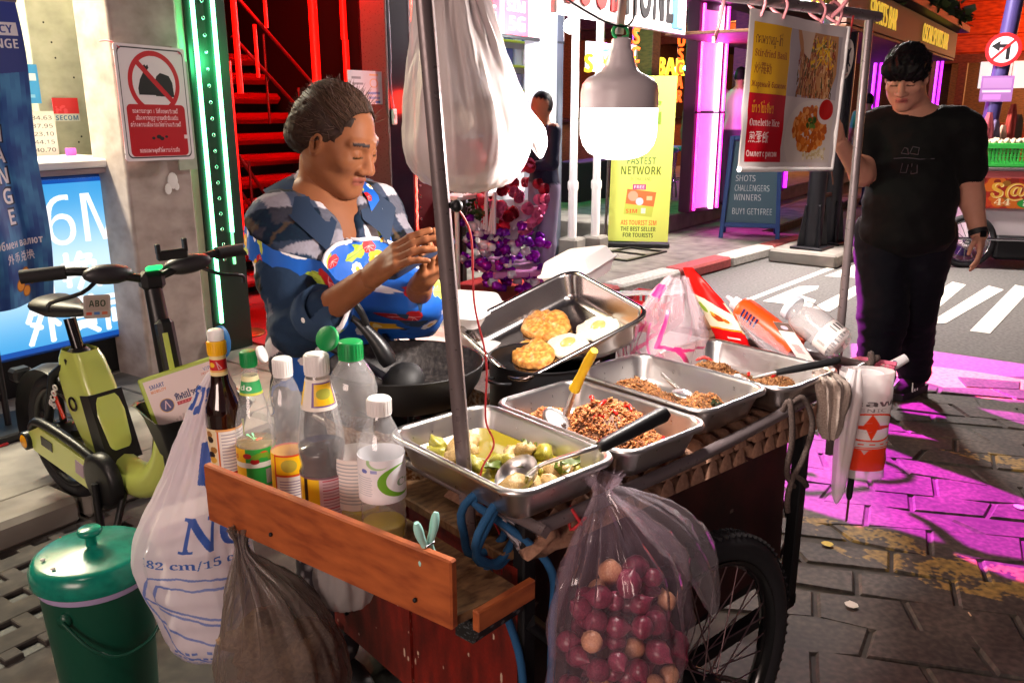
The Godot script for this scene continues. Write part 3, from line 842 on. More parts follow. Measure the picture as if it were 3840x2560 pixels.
func food_cart() -> void:
	var wood := wood_mat("ledge_wood", "7a3416", "b8622f", Vector3(1.3, 4.5, 1.3), 41, 0.5)
	var old := wood_mat("old_wood", "4a3220", "8a6844", Vector3(3, 3, 8), 42, 0.8)
	var red := worn_panel("worn_red_panel", Color(0.42, 0.085, 0.045), Color(0.75, 0.66, 0.58), 43)
	var brown := worn_panel("worn_brown_panel", Color(0.25, 0.085, 0.07), Color(0.5, 0.42, 0.38), 44)
	var t := thing("food_cart", "steel and red board street food cart with orange wooden ledge and spoked wheel", "food cart", CT)
	var body := MB.new()
	body.box(P(0.46, 0.50, -0.42), P(0.86, 0.44, 0.58), 0.004)
	part(t, "cabinet", body, M.black_matt)
	face(t, "door_panel", P(0.0, 0.27, -0.71), P(0.0, 0.27, -0.39), P(0.0, 0.70, -0.39), P(0.0, 0.70, -0.71), 0.014, red)
	face(t, "door_panel", P(0.004, 0.27, -0.385), P(0.004, 0.27, -0.06), P(0.004, 0.70, -0.06), P(0.004, 0.70, -0.385), 0.014, red)
	face(t, "side_panel", P(0.02, 0.30, -0.105), P(0.93, 0.34, -0.105), P(0.91, 0.765, -0.105), P(0.02, 0.745, -0.105), 0.016, brown)
	face(t, "end_panel", P(0.93, 0.30, -0.11), P(0.93, 0.30, -0.71), P(0.91, 0.76, -0.71), P(0.91, 0.76, -0.11), 0.014, brown)
	var hinge := MB.new()
	hinge.box(P(-0.006, 0.365, -0.66), P(0.012, 0.055, 0.05), 0.003).box(P(-0.008, 0.365, -0.69), P(0.014, 0.062, 0.012), 0.003).box(P(-0.009, 0.365, -0.635), P(0.01, 0.062, 0.008), 0.002)
	part(t, "hinge", hinge, M.dark_steel)
	part(t, "deck", MB.new().box(P(0.46, 0.722, -0.40), P(0.96, 0.02, 0.66), 0.003), old)
	var rail := curve([P(0.0, 0.802, 0.0), P(0.4, 0.806, -0.004), P(0.8, 0.822, -0.018), P(1.15, 0.838, -0.04)], 5)
	part(t, "side_rail", MB.new().tube(rail, 0.0125, 10), M.pole_steel)
	part(t, "front_rail", MB.new().tube([P(0.0, 0.800, 0.014), P(-0.005, 0.797, -0.35), P(-0.01, 0.795, -0.72)], 0.0125, 4), M.pole_steel)
	part(t, "rear_rail", MB.new().tube([P(0.0, 0.80, -0.72), P(1.12, 0.82, -0.74)], 0.012, 8), M.pole_steel)
	part(t, "end_rail", MB.new().tube([P(1.14, 0.837, -0.03), P(1.12, 0.82, -0.74)], 0.012, 8), M.pole_steel)
	for q in [[0.02, -0.06], [0.9, -0.06], [0.02, -0.68], [0.9, -0.68]]:
		part(t, "frame_post", MB.new().box(P(q[0], 0.52, q[1]), P(0.03, 0.53, 0.03), 0.003), M.dark_steel)
	part(t, "lower_frame", MB.new().box(P(0.46, 0.275, -0.06), P(0.92, 0.03, 0.03), 0.003).box(P(0.46, 0.275, -0.68), P(0.92, 0.03, 0.03), 0.003).box(P(0.02, 0.275, -0.37), P(0.03, 0.029, 0.62), 0.003), M.dark_steel)
	part(t, "brace", MB.new().tube([P(0.02, 0.60, -0.045), P(0.30, 0.30, -0.045)], 0.014, 4), M.dark_steel)
	part(t, "grip_bar", MB.new().box(P(-0.06, 0.645, -0.055), P(0.13, 0.04, 0.045), 0.006, eul(0, 8, 0)), worn_panel("worn_grip_bar", Color(0.07, 0.07, 0.075), Color(0.3, 0.32, 0.33), 46, 64, 64))
	part(t, "step_bracket", MB.new().tube([P(0.945, 0.50, -0.12), P(1.0, 0.40, -0.12), P(0.95, 0.345, -0.12)], 0.006, 4), M.dark_steel)
	var a := P(-0.301, 0, -0.610); var b := P(-0.164, 0, -0.012)
	var along := (b - a).normalized(); var out := along.cross(Vector3.UP) * -1.0
	var yaw := Basis(along, Vector3.UP, along.cross(Vector3.UP))
	var mid := (a + b) * 0.5
	part(t, "ledge_board", MB.new().box(mid + P(0, 0.742, 0), P((b - a).length(), 0.118, 0.016), 0.003, yaw), wood)
	part(t, "ledge_shelf", MB.new().slab(PackedVector2Array([Vector2(-0.29, 0.605), Vector2(-0.155, 0.02), Vector2(-0.03, 0.02), Vector2(-0.03, 0.80), Vector2(-0.245, 0.80)]), 0.016, P(0, 0.690, 0), Basis(Vector3.RIGHT, Vector3.FORWARD, Vector3.UP)), old)
	part(t, "shelf_end_board", MB.new().box(P(-0.085, 0.705, 0.012), P(0.13, 0.035, 0.014), 0.002, eul(0, 6, 0)), wood)
	for q in [[-0.268, 0.715, -0.42], [-0.191, 0.712, -0.08]]:
		part(t, "screw", MB.new().ball(P(q[0], q[1], q[2]) - yaw.z * -0.0, P(0.004, 0.004, 0.004), 8, 6), M.dark_steel)
	var pole := [P(-0.009, 0.66, -0.165), P(-0.085, 1.66, -0.168)]
	part(t, "canopy_pole", MB.new().tube(pole, 0.0165, 4), M.pole_steel)
	part(t, "canopy_pole", MB.new().tube([P(1.205, 0.55, -0.146), P(1.185, 1.665, -0.15)], 0.011, 8), M.pole_steel)
	part(t, "canopy_bar", MB.new().tube([P(-0.10, 1.662, -0.15), P(1.23, 1.662, -0.15)], 0.012, 8), M.pole_steel)
	part(t, "pole_bolt", MB.new().tube([P(-0.058, 1.308, -0.17), P(-0.045, 1.306, -0.150)], 0.005, 6), M.dark_steel)
	part(t, "pole_knob", MB.new().ball(P(-0.044, 1.306, -0.148), P(0.010, 0.010, 0.010), 10, 6), M.dark_steel)
	var wc := P(0.40, 0.34, 0.035)
	var w := part(t, "wheel", MB.new().lathe(wc, [Vector2(0.0, -0.05), Vector2(0.022, -0.05), Vector2(0.03, -0.03), Vector2(0.02, -0.012), Vector2(0.02, 0.012), Vector2(0.03, 0.03), Vector2(0.022, 0.05), Vector2(0.0, 0.05)], 16, eul(90, 0, 0)), M.dark_steel)
	w.set_meta("label", "spoked black wheel under the cart's side")
	var prof := []
	for k in 13:
		var an := TAU * k / 12
		prof.append(Vector2(0.283 + cos(an) * 0.030, sin(an) * 0.026))
	part(w, "tyre", MB.new().lathe(wc, prof, 64, eul(90, 0, 0)), M.rubber)
	var tread := MB.new()
	for k in 90:
		var an := TAU * k / 90
		for s in [-1, 1]:
			tread.box(wc + P(cos(an) * 0.311, sin(an) * 0.311, s * 0.009), P(0.006, 0.012, 0.016), 0.0, Basis(Vector3.BACK, an) * eul(s * 25, 0, 0))
	part(w, "tread", tread, M.rubber)
	part(w, "rim", MB.new().lathe(wc, [Vector2(0.258, -0.018), Vector2(0.248, -0.016), Vector2(0.240, 0.0), Vector2(0.248, 0.016), Vector2(0.258, 0.018)], 64, eul(90, 0, 0)), M.black_gloss)
	var spm := mat("spoke_steel", "8a6f72", 0.35, 0.8)
	for k in 36:
		var an := TAU * k / 36.0
		var s := 1.0 if k % 2 == 0 else -1.0
		var tw := 0.75 * (1.0 if (k / 2) % 2 == 0 else -1.0)
		part(w, "spoke", MB.new().tube([wc + P(cos(an + tw) * 0.027, sin(an + tw) * 0.027, s * 0.03), wc + P(cos(an) * 0.245, sin(an) * 0.245, 0)], 0.0017, 5), spm)
	part(t, "axle", MB.new().tube([wc + P(0, 0, 0.07), P(0.40, 0.34, -0.8)], 0.012, 8), M.dark_steel)

func tray_mesh(hw: float, hh: float, depth: float, r := 0.045) -> MB:
	var m := MB.new()
	var rows := []
	for lv in [[-0.001, -0.009], [-0.003, -0.004], [-0.001, 0.0], [0.004, 0.002], [0.009, 0.0], [0.012, -0.006], [0.026, -depth + 0.018], [0.031, -depth + 0.007], [0.042, -depth]]:
		var row := PackedVector3Array()
		for p in round_rect(hw - lv[0], hh - lv[0], maxf(r - lv[0] * 0.6, 0.008), 6): row.append(P(p.x, lv[1], -p.y))
		rows.append(row)
	m.sheet(rows, true)
	var k := m.vert(P(0, -depth, 0))
	var last: PackedVector3Array = rows[-1]
	var f0 := -1
	for p in last:
		var q := m.vert(p)
		if f0 < 0: f0 = q
	for j in last.size(): m.tri(k, f0 + j, f0 + (j + 1) % last.size())
	var rows2 := []
	for lv in [[0.008, -0.004], [0.0235, -depth + 0.018], [0.0285, -depth + 0.004], [0.04, -depth - 0.0025]]:
		var row := PackedVector3Array()
		for p in round_rect(hw - lv[0], hh - lv[0], maxf(r - lv[0] * 0.6, 0.008), 6): row.append(P(p.x, lv[1], -p.y))
		rows2.insert(0, row)
	m.sheet(rows2, true)
	return m

func crumb_mesh(seed_: int) -> ArrayMesh:
	var m := MB.new()
	var rows := []
	for y in 5:
		var b := PI * (y / 4.0 - 0.5)
		var row := PackedVector3Array()
		for x in 6:
			var a := TAU * x / 6
			var d := Vector3(-sin(a) * cos(b), sin(b), -cos(a) * cos(b))
			row.append(d * (0.75 + 0.5 * noise.get_noise_3d(d.x * 1.3 + seed_ * 9, d.y * 1.3, d.z * 1.3)) * Vector3(1.0, 0.75, 0.8))
		rows.append(row)
	m.sheet(rows, true)
	return m.mesh()

func mince(parent: Node, piles: Array, count: int, size: float, tones: Array, seed_: int) -> void:
	var hf := func(x: float, z: float) -> float:
		var h := -0.006
		for p in piles:
			var q := pow((x - p[0]) / p[2], 2) + pow((z - p[1]) / p[3], 2)
			if q < 1.0: h = maxf(h, p[4] * pow(1.0 - q, 0.55) * (1.0 + 0.35 * noise.get_noise_2d(x * 22 + seed_, z * 22)))
		return h
	var mb := MB.new()
	for p in piles:
		var rows := []
		for ring in 7:
			var row := PackedVector3Array()
			for k in 22:
				var a := -TAU * k / 22; var f := 1.0 - ring / 6.0
				var x: float = p[0] + cos(a) * p[2] * f; var z: float = p[1] + sin(a) * p[3] * f
				row.append(P(x, hf.call(x, z) * 0.96, z))
			rows.append(row)
		mb.sheet(rows, true)
	var hm := mat("food_bed_%d" % seed_, "5c3316", 0.6)
	part(parent, "food_bed", mb, hm)
	var r := RandomNumberGenerator.new(); r.seed = seed_
	var mm := MultiMesh.new(); mm.transform_format = MultiMesh.TRANSFORM_3D; mm.use_colors = true
	mm.mesh = crumb_mesh(seed_); mm.instance_count = count
	var n := 0
	while n < count:
		var p: Array = piles[r.randi() % piles.size()]
		var a := r.randf() * TAU; var f := sqrt(r.randf()) * 1.04
		var x: float = p[0] + cos(a) * p[2] * f; var z: float = p[1] + sin(a) * p[3] * f
		var s := size * (0.55 + 0.8 * r.randf())
		var y: float = maxf(hf.call(x, z), -0.002) + s * 0.25
		var bs := Basis.from_euler(Vector3(r.randf() * 6, r.randf() * 6, r.randf() * 6)).scaled_local(Vector3(s * (0.9 + r.randf() * 1.6), s * 0.9, s * (0.7 + 0.5 * r.randf())))
		mm.set_instance_transform(n, Transform3D(bs, P(x, y, z)))
		mm.set_instance_color(n, (tones[r.randi() % tones.size()] as Color) * (0.75 + 0.5 * r.randf()))
		n += 1
	var o := MultiMeshInstance3D.new(); o.name = "mince"; o.multimesh = mm
	if not M.has("food"): 
		var fm := vcol("food", 0.6)
		fm.subsurf_scatter_enabled = false
	o.material_override = M.food
	o.set_meta("kind", "stuff")
	parent.add_child(o)

func chilli(parent: Node, p: Vector3, len: float, yaw: float, hex := "c01810") -> void:
	var b := eul(0, yaw, 0)
	if not M.has("chilli" + hex): mat("chilli" + hex, hex, 0.3)
	part(parent, "chilli_slice", MB.new().tube(curve([p + b * P(-len * 0.5, 0, 0), p + b * P(0, len * 0.18, len * 0.12), p + b * P(len * 0.5, -0.001, 0)], 3), [0.0025, 0.0035, 0.004, 0.0042, 0.004, 0.0035, 0.002], 6), M["chilli" + hex])

func leaf(parent: Node, p: Vector3, size: float, yaw: float, m: Material, called := "basil_leaf") -> void:
	var rows := []
	var b := eul(0, yaw, 0)
	for y in 5:
		var row := PackedVector3Array()
		for x in 5:
			var u := x / 4.0 - 0.5; var v := y / 4.0
			var w := sin(v * PI) * 0.7 + 0.05
			row.append(p + b * (P(u * w * size, (noise.get_noise_2d(u * 4 + p.x * 90, v * 4 + p.z * 90)) * size * 0.45 + absf(u) * 0.2 * size, -(v - 0.5) * size)))
		rows.append(row)
	part(parent, called, MB.new().sheet(rows), m)

func cart_goods() -> void:
	var trays := [[0.055, -0.168, "curry"], [0.305, -0.164, "minced pork with chilli"], [0.572, -0.205, "darker pork"], [0.812, -0.176, "dark mince"]]
	var labels := ["rectangular steel tray holding yellow green curry", "rectangular steel tray holding orange minced pork with red chilli",
		"rectangular steel tray of shredded pork with a white spoon in it", "rectangular steel tray of dark mince at the far rail"]
	var tm := tray_mesh(0.121, 0.183, 0.066).mesh()
	for k in 4:
		var q: Array = trays[k]
		solo("serving_tray", tm, M.steel, labels[k], "tray", on_cart(q[0], 0.882, q[1]), "food trays on the cart")
	var cu := thing("green_curry", "thin yellow green curry with chicken and vegetable pieces in the nearest tray", "food", on_cart(0.055, 0.822, -0.168))
	var liq := mat("curry_sauce", "8a7a1a", 0.12); liq.clearcoat_enabled = true; liq.clearcoat_roughness = 0.05
	var lm := MB.new()
	var rows := []
	for f in [1.0, 0.75, 0.5, 0.25, 0.02]:
		var row := PackedVector3Array()
		for p in round_rect(0.094 * f, 0.155 * f, 0.03 * f, 5): row.append(P(p.x, 0.024 + 0.0012 * noise.get_noise_2d(p.x * 60, p.y * 60), -p.y))
		rows.append(row)
	lm.sheet(rows, true)
	part(cu, "sauce", lm, liq)
	var chick := mottle("chicken_meat", "8a6430", "dcc48e", 22.0, 0.4, 0.25, [], 0.06, 51)
	var veg := mottle("eggplant", "6f6f1c", "bcae48", 22.0, 0.35, 0.2, [], 0.06, 52)
	var gr := mat("curry_leaf", "51611c", 0.4)
	var r := RandomNumberGenerator.new(); r.seed = 5
	for k in 26:
		var p := P(r.randf_range(-0.07, 0.075), 0.0, r.randf_range(-0.05, 0.13))
		if k < 5: p = P(r.randf_range(-0.06, 0.0), 0.0, r.randf_range(-0.13, -0.06))
		var big := r.randf_range(0.013, 0.024)
		p.y = 0.020 + big * r.randf_range(0.0, 0.5) + (0.010 if k > 18 else 0.0)
		var mb := lumpy(big, k * 3 + 1, P(1.25, 0.7, 0.9))
		var o := part(cu, "chicken_piece" if k % 2 == 0 else "vegetable_piece", mb, chick if k % 2 == 0 else veg)
		o.transform = Transform3D(Basis.from_euler(Vector3(r.randf() * 1.2, r.randf() * 6, r.randf() * 1.2)), p)
	for k in 7: leaf(cu, P(r.randf_range(-0.05, 0.07), 0.034 + r.randf() * 0.012, r.randf_range(0.0, 0.12)), 0.04, r.randf() * 360, gr, "herb_leaf")
	var tones := [Color(0.46, 0.165, 0.042), Color(0.36, 0.115, 0.028), Color(0.52, 0.22, 0.066), Color(0.24, 0.075, 0.02)]
	var dark := [Color(0.22, 0.085, 0.024), Color(0.29, 0.12, 0.035), Color(0.15, 0.052, 0.015), Color(0.36, 0.17, 0.055)]
	var lf := mat("basil", "1d2a12", 0.5)
	var f1 := thing("minced_pork", "heap of orange brown minced pork with red chilli slices in the second tray", "food", on_cart(0.305, 0.817, -0.164))
	mince(f1, [[0.0, 0.03, 0.088, 0.105, 0.082], [-0.035, -0.10, 0.060, 0.055, 0.045], [0.034, 0.092, 0.045, 0.045, 0.036], [0.0, 0.0, 0.078, 0.136, 0.012]], 6500, 0.0033, tones, 61)
	for q in [[-0.01, 0.088, 0.02, 0.034, 20], [0.03, 0.078, 0.05, 0.028, 70], [-0.04, 0.072, 0.04, 0.026, 140], [0.0, 0.086, -0.02, 0.02, 60], [-0.02, 0.082, 0.055, 0.024, 95], [-0.04, 0.04, -0.1, 0.02, 40], [-0.03, 0.038, 0.09, 0.018, 10], [0.03, 0.045, 0.07, 0.02, 110], [-0.05, 0.03, -0.13, 0.018, 80], [0.05, 0.03, 0.12, 0.02, 30]]:
		chilli(f1, P(q[0], q[1], q[2]), q[3], q[4])
	for q in [[0.01, 0.073, 0.03, 30], [0.03, 0.035, 0.1, 90], [-0.045, 0.032, -0.06, 150], [0.055, 0.025, 0.08, 200]]: leaf(f1, P(q[0], q[1], q[2]), 0.03, q[3], lf)
	var f2 := thing("shredded_pork", "two small heaps of brown shredded pork with dark basil in the third tray", "food", on_cart(0.572, 0.817, -0.205))
	mince(f2, [[-0.03, -0.07, 0.07, 0.075, 0.042], [0.0, 0.082, 0.075, 0.054, 0.046], [0.0, 0.0, 0.078, 0.136, 0.008]], 4600, 0.0032, dark + [tones[0]], 62)
	for q in [[-0.02, 0.036, 0.085, 40], [0.01, 0.036, 0.12, 120], [-0.01, 0.03, -0.05, 80], [-0.04, 0.03, 0.08, 10]]: leaf(f2, P(q[0], q[1], q[2]), 0.034, q[3], lf)
	var sp := MB.new().ball(P(0, 0, 0), P(0.034, 0.007, 0.022), 14, 6).tube([P(0.03, 0.002, 0), P(0.09, 0.018, -0.015)], 0.004, 6)
	solo("serving_spoon", sp, M.steel, "steel spoon bowl half buried in the shredded pork", "spoon", on_cart(0.572, 0.858, -0.165, 60))
	var f3 := thing("dark_mince", "two heaps of dark brown minced meat in the farthest tray", "food", on_cart(0.812, 0.817, -0.176))
	mince(f3, [[-0.03, -0.06, 0.06, 0.08, 0.048], [0.005, 0.078, 0.07, 0.056, 0.042], [0.0, 0.0, 0.078, 0.13, 0.016]], 4600, 0.0032, dark, 63)
	for q in [[-0.03, 0.052, -0.09, 0.04, 120], [0.02, 0.028, 0.0, 0.02, 40], [0.0, 0.048, 0.08, 0.02, 10]]: chilli(f3, P(q[0], q[1], q[2]), q[3], q[4])
	var ET := CT * Transform3D(eul(5.8, -16.7, 21.1), P(0.552, 0.951, -0.57))
	var dk := mat("dark_steel_tray", "a8a2a0", 0.2, 1.0); dk.roughness = 0.2
	solo("egg_tray", tray_mesh(0.183, 0.198, 0.07, 0.05), dk, "deep steel tray tilted on edge holding fried eggs and omelettes", "tray", ET)
	var brown := mottle("omelette_crust", "8a4614", "e2bd72", 9.0, 0.5, 0.3, [[0.42, "b8772e"], [0.62, "cf9648"]], 0.03, 53)
	brown.uv1_world_triplanar = false; brown.uv1_triplanar = true
	var white := mottle("egg_white", "b4ad9c", "d8d2c4", 12.0, 0.3, 0.2, [], 0.04, 54)
	white.uv1_world_triplanar = false
	var yolk := mat("yolk", "d89a5a", 0.25)
	var eggs := [[0.022, -0.088, 0.060, 0.078, 0], [-0.068, 0.012, 0.048, 0.070, 0], [0.012, 0.045, 0.048, 0.062, 1], [0.104, 0.040, 0.052, 0.056, 1]]
	var el := ["large golden omelette in the middle of the tilted tray", "smaller brown omelette at the low edge of the tilted tray", "fried egg with pale yolk between the two omelettes", "fried egg with ragged white edge near the tray corner"]
	for k in 4:
		var e: Array = eggs[k]
		var o := thing("fried_egg" if e[4] == 1 else "omelette", el[k], "egg", ET * Transform3D(eul(0, k * 7.0, 0), P(e[0], -0.069, e[1])))
		part(o, "egg_white" if e[4] == 1 else "patty", patty(e[2], e[3], 0.011 if e[4] == 1 else 0.02, k + 3), white if e[4] == 1 else brown)
		if e[4] == 1: part(o, "yolk", MB.new().ball(P(0.005, 0.009, 0.0), P(0.022, 0.011, 0.02), 14, 8), yolk)
	var yel := mat("yellow_handle", "f0c31a", 0.35)
	var tu := thing("yellow_spatula", "steel spoon with bright yellow handle standing in the orange minced pork", "spoon", CT)
	part(tu, "handle", MB.new().tube(curve([P(0.222, 1.035, -0.10), P(0.228, 1.0, -0.125), P(0.231, 0.945, -0.157)], 3), [0.007, 0.0085, 0.0095, 0.009, 0.0085, 0.010, 0.011], 10), yel)
	part(tu, "shaft", MB.new().tube([P(0.231, 0.948, -0.155), P(0.243, 0.885, -0.19)], [0.005, 0.007], 8), M.steel)
	part(tu, "bowl", MB.new().ball(P(0.240, 0.866, -0.212), P(0.024, 0.007, 0.036), 14, 7, eul(28, 0, 12)), M.steel)
	var tl := thing("ladle", "steel ladle with thick black handle resting across the curry tray", "ladle", CT)
	part(tl, "handle", MB.new().tube([P(0.222, 0.966, 0.07), P(0.215, 0.962, 0.067), P(0.105, 0.927, 0.035), P(0.098, 0.925, 0.032)], [0.009, 0.0135, 0.0115, 0.009], 10), M.black_plastic)
	part(tl, "shaft", MB.new().tube(curve([P(0.10, 0.926, 0.033), P(0.065, 0.916, 0.012), P(0.035, 0.893, -0.03), P(0.02, 0.872, -0.05)], 4), 0.004, 7), M.steel)
	var bowl := MB.new()
	bowl.lathe(P(0, 0, 0), [Vector2(0.04, 0.0), Vector2(0.037, -0.010), Vector2(0.026, -0.019), Vector2(0.010, -0.023), Vector2(0.001, -0.0235)], 20)
	var bo := part(tl, "bowl", bowl, M.steel)
	bo.transform = Transform3D(eul(-18, 20, 30), P(0.002, 0.876, -0.062))
	var ts := thing("black_handled_spoon", "steel spoon with slim black handle lying over the far tray rim", "spoon", CT)
	part(ts, "handle", MB.new().tube([P(0.822, 0.935, 0.052), P(0.815, 0.932, 0.047), P(0.755, 0.914, -0.01), P(0.724, 0.905, -0.038)], [0.006, 0.0085, 0.009, 0.007], 8), M.black_plastic)
	part(ts, "shaft", MB.new().tube([P(0.726, 0.906, -0.036), P(0.712, 0.885, -0.085)], 0.004, 6), M.steel)
	part(ts, "bowl", MB.new().ball(P(0.712, 0.868, -0.105), P(0.022, 0.006, 0.032), 12, 6, eul(25, 0, 0)), M.steel)

func lumpy(r: float, seed_: int, sc := Vector3.ONE, nu := 10, nv := 7, amp := 0.6) -> MB:
	var rows := []
	for y in nv + 1:
		var b := PI * (float(y) / nv - 0.5)
		var row := PackedVector3Array()
		for x in nu:
			var a := TAU * x / nu
			var d := Vector3(-sin(a) * cos(b), sin(b), -cos(a) * cos(b))
			row.append(d * sc * r * (1.0 + amp * noise.get_noise_3d(d.x * 1.1 + seed_ * 3.7, d.y * 1.1, d.z * 1.1)))
		rows.append(row)
	return MB.new().sheet(rows, true)

func patty(rx: float, rz: float, h: float, seed_: int) -> MB:
	var rows := []
	for lv in [[1.0, 0.0], [1.02, 0.35], [0.97, 0.75], [0.88, 0.95], [0.7, 1.0], [0.45, 0.97], [0.2, 1.0], [0.02, 1.0]]:
		var row := PackedVector3Array()
		for k in 44:
			var a := -TAU * k / 44
			var wob := 1.0 + 0.11 * noise.get_noise_2d(cos(a) * 2.2 + seed_ * 5, sin(a) * 2.2) + 0.035 * noise.get_noise_2d(cos(a) * 8 + seed_, sin(a) * 8)
			var x: float = cos(a) * rx * lv[0] * wob; var z: float = sin(a) * rz * lv[0] * wob
			row.append(P(x, h * lv[1] * (1.0 + 0.4 * noise.get_noise_2d(x * 40 + seed_, z * 40)) + 0.001, z))
		rows.append(row)
	return MB.new().sheet(rows, true)

func hanging_things() -> void:
	var b := thing("hanging_bulb", "large glowing white bulb lamp hanging from the cart bar by a green hook", "lamp", on_cart(0.322, 0, -0.15))
	var shell := mat("bulb_shell", "b9b0b4", 0.35)
	part(b, "bulb_housing", MB.new().lathe(P(0, 0, 0), [Vector2(0.0685, 1.452), Vector2(0.0685, 1.478), Vector2(0.066, 1.492), Vector2(0.058, 1.502), Vector2(0.045, 1.508), Vector2(0.034, 1.514), Vector2(0.027, 1.524), Vector2(0.023, 1.538), Vector2(0.0215, 1.548), Vector2(0.018, 1.550), Vector2(0.017, 1.566), Vector2(0.012, 1.570), Vector2(0.0, 1.571)], 36), shell)
	part(b, "bulb_diffuser", MB.new().lathe(P(0, 0, 0), [Vector2(0.0, 1.362), Vector2(0.02, 1.363), Vector2(0.038, 1.367), Vector2(0.053, 1.375), Vector2(0.063, 1.388), Vector2(0.068, 1.405), Vector2(0.0685, 1.43), Vector2(0.0685, 1.452)], 36), glow("bulb_white", "fff8f2", 5.0))
	part(b, "hook", MB.new().tube(curve([P(-0.012, 1.568, 0.0), P(-0.022, 1.578, 0.0), P(-0.012, 1.588, 0), P(0.012, 1.586, 0), P(0.016, 1.574, 0), P(0.004, 1.57, 0)], 4), 0.003, 6), mat("green_hook", "28b463", 0.35))
	lamp_omni(b, "bulb_light", P(0, 1.405, 0), "fff3ea", 1.12, 0.055)
	solo("bulb_strap", MB.new().box(P(0.322, 1.62, -0.15), P(0.03, 0.09, 0.004), 0.001, eul(6, 20, 3)), M.white_plastic, "pale tape strip holding the bulb to the cart bar", "strap", CT)
	solo("bulb_wire", MB.new().tube(curve([P(0.10, 1.66, -0.15), P(0.20, 1.615, -0.145), P(0.30, 1.588, -0.145), P(0.345, 1.60, -0.145), P(0.35, 1.655, -0.15)], 6), 0.0018, 5), M.dark_steel, "thin dark wire looping to the hanging bulb", "wire", CT)
	var c := Canvas.new(640, 544, Color("d9d0cf"))
	var sb := font(true, true)
	c.rect(24, 40, 236, 240, Color("e3ac14")); c.rect(24, 280, 236, 244, Color("b8061a"))
	var br := Color("7a4a12")
	script_text(c, "กะเพราหมู-ไก่", 40, 84, 24, 3.2, br, 0.62)
	c.text("Stir-fried Basil", sb, 38, 130, 24, Color("9a4a10"), 206)
	script_text(c, "炒羅勒", 44, 176, 34, 3.2, Color("9a5a10"), 0.95)
	c.text("Жареный базилик", font(false, true), 32, 238, 20, Color("8a3a10"), 222)
	var r := RandomNumberGenerator.new(); r.seed = 17
	c.rect(262, 40, 354, 240, Color("b4aaae"))
	c.poly(PackedVector2Array([Vector2(310, 40), Vector2(350, 150), Vector2(345, 270), Vector2(560, 280), Vector2(600, 180), Vector2(590, 40)]), Color("b98350"))
	for k in 420:
		var x := 330 + r.randf() * 250; var y := 50 + r.randf() * 225
		if x < 350 + 30 * sin(y * 0.03) and y < 140: continue
		c.line([Vector2(x, y), Vector2(x + r.randf_range(-5, 5), y + 8 + r.randf() * 20)], 3 + r.randf() * 5, [Color("a8642e"), Color("7a3f1e"), Color("c98a4e"), Color("4f4a24"), Color("d8a878"), Color("8a2f1c")][r.randi() % 6])
	for k in 46: c.line([Vector2(440 + r.randf() * 120, 45 + r.randf() * 80), Vector2(450 + r.randf() * 110, 80 + r.randf() * 90)], 5, [Color("f0b80e"), Color("e8c86a")][k % 2]) if k < 16 else c.disc(420 + r.randf() * 150, 50 + r.randf() * 130, 4 + r.randf() * 5, [Color("e8b41a"), Color("6a6a2a"), Color("d88a2a")][k % 3])
	c.poly(PackedVector2Array([Vector2(335, 40), Vector2(430, 40), Vector2(410, 140), Vector2(372, 120)]), Color("d2b9a4"))
	c.rect(262, 280, 354, 244, Color("cfc2be")); c.disc(470, 430, 190, Color("d9cdc4"), 0.75)
	c.rect(0, 0, 640, 40, Color("d9d0cf")); c.rect(0, 524, 640, 20, Color("d9d0cf"))
	c.rect(24, 280, 236, 244, Color("b8061a"))
	script_text(c, "ข้าวไข่เจียว", 46, 322, 24, 3.4, Color("e8a41c"), 0.62)
	c.text("Omelette Rice", sb, 40, 370, 24, Color("ecd8d4"), 190)
	script_text(c, "煎蛋飯", 42, 416, 36, 3.2, Color("ecd8d4"), 0.95)
	c.text("Омлет с рисом", font(false, true), 34, 482, 22, Color("ecd8d4"), 196)
	for k in 80: c.disc(440 + r.randf() * 140, 470 + r.randf() * 40, 4 + r.randf() * 4, [Color("e0cfa8"), Color("d0b888"), Color("e8dcc4")][k % 3])
	for k in 260:
		var a := r.randf() * TAU; var q := sqrt(r.randf())
		c.disc(465 + cos(a) * 115 * q, 395 + sin(a) * 82 * q, 6 + r.randf() * 9, [Color("d8782a"), Color("c0611c"), Color("e0954a"), Color("b8581c")][r.randi() % 4])
	for k in 18: c.disc(440 + r.randf() * 60, 352 + r.randf() * 36, 6 + r.randf() * 5, [Color("4a6a24"), Color("3a5020"), Color("6a8a3a")][k % 3])
	c.disc(560, 325, 52, Color("d8c8c4"), 0.95); c.disc(563, 318, 44, Color("b81208"), 0.9)
	c.rect(616, 0, 24, 544, Color("d9d0cf"))
	var pm := print_mat("menu_print", c.tex(), 0.12)
	var po := thing("menu_poster", "laminated menu poster with two dish photographs hanging from the cart bar", "poster", CT)
	var rows := []
	for y in 9:
		var v := y / 8.0
		var row := PackedVector3Array()
		for x in 17:
			var u := x / 16.0
			var p := P(0.682, 1.334, -0.138).lerp(P(1.045, 1.318, -0.138), u).lerp(P(0.688, 1.643, -0.14).lerp(P(1.066, 1.628, -0.14), u), v)
			p.z += 0.006 * sin(u * 7.0) * (1.0 - v * 0.5) + 0.004 * noise.get_noise_2d(u * 5, v * 5)
			row.append(p)
		rows.append(row)
	part(po, "printed_sheet", MB.new().sheet(rows), pm)
	var bk := []
	for rw in rows:
		var r2 := PackedVector3Array(rw); r2.reverse()
		for j in r2.size(): r2[j].z -= 0.003
		bk.append(r2)
	part(po, "backing", MB.new().sheet(bk), M.white_paper)
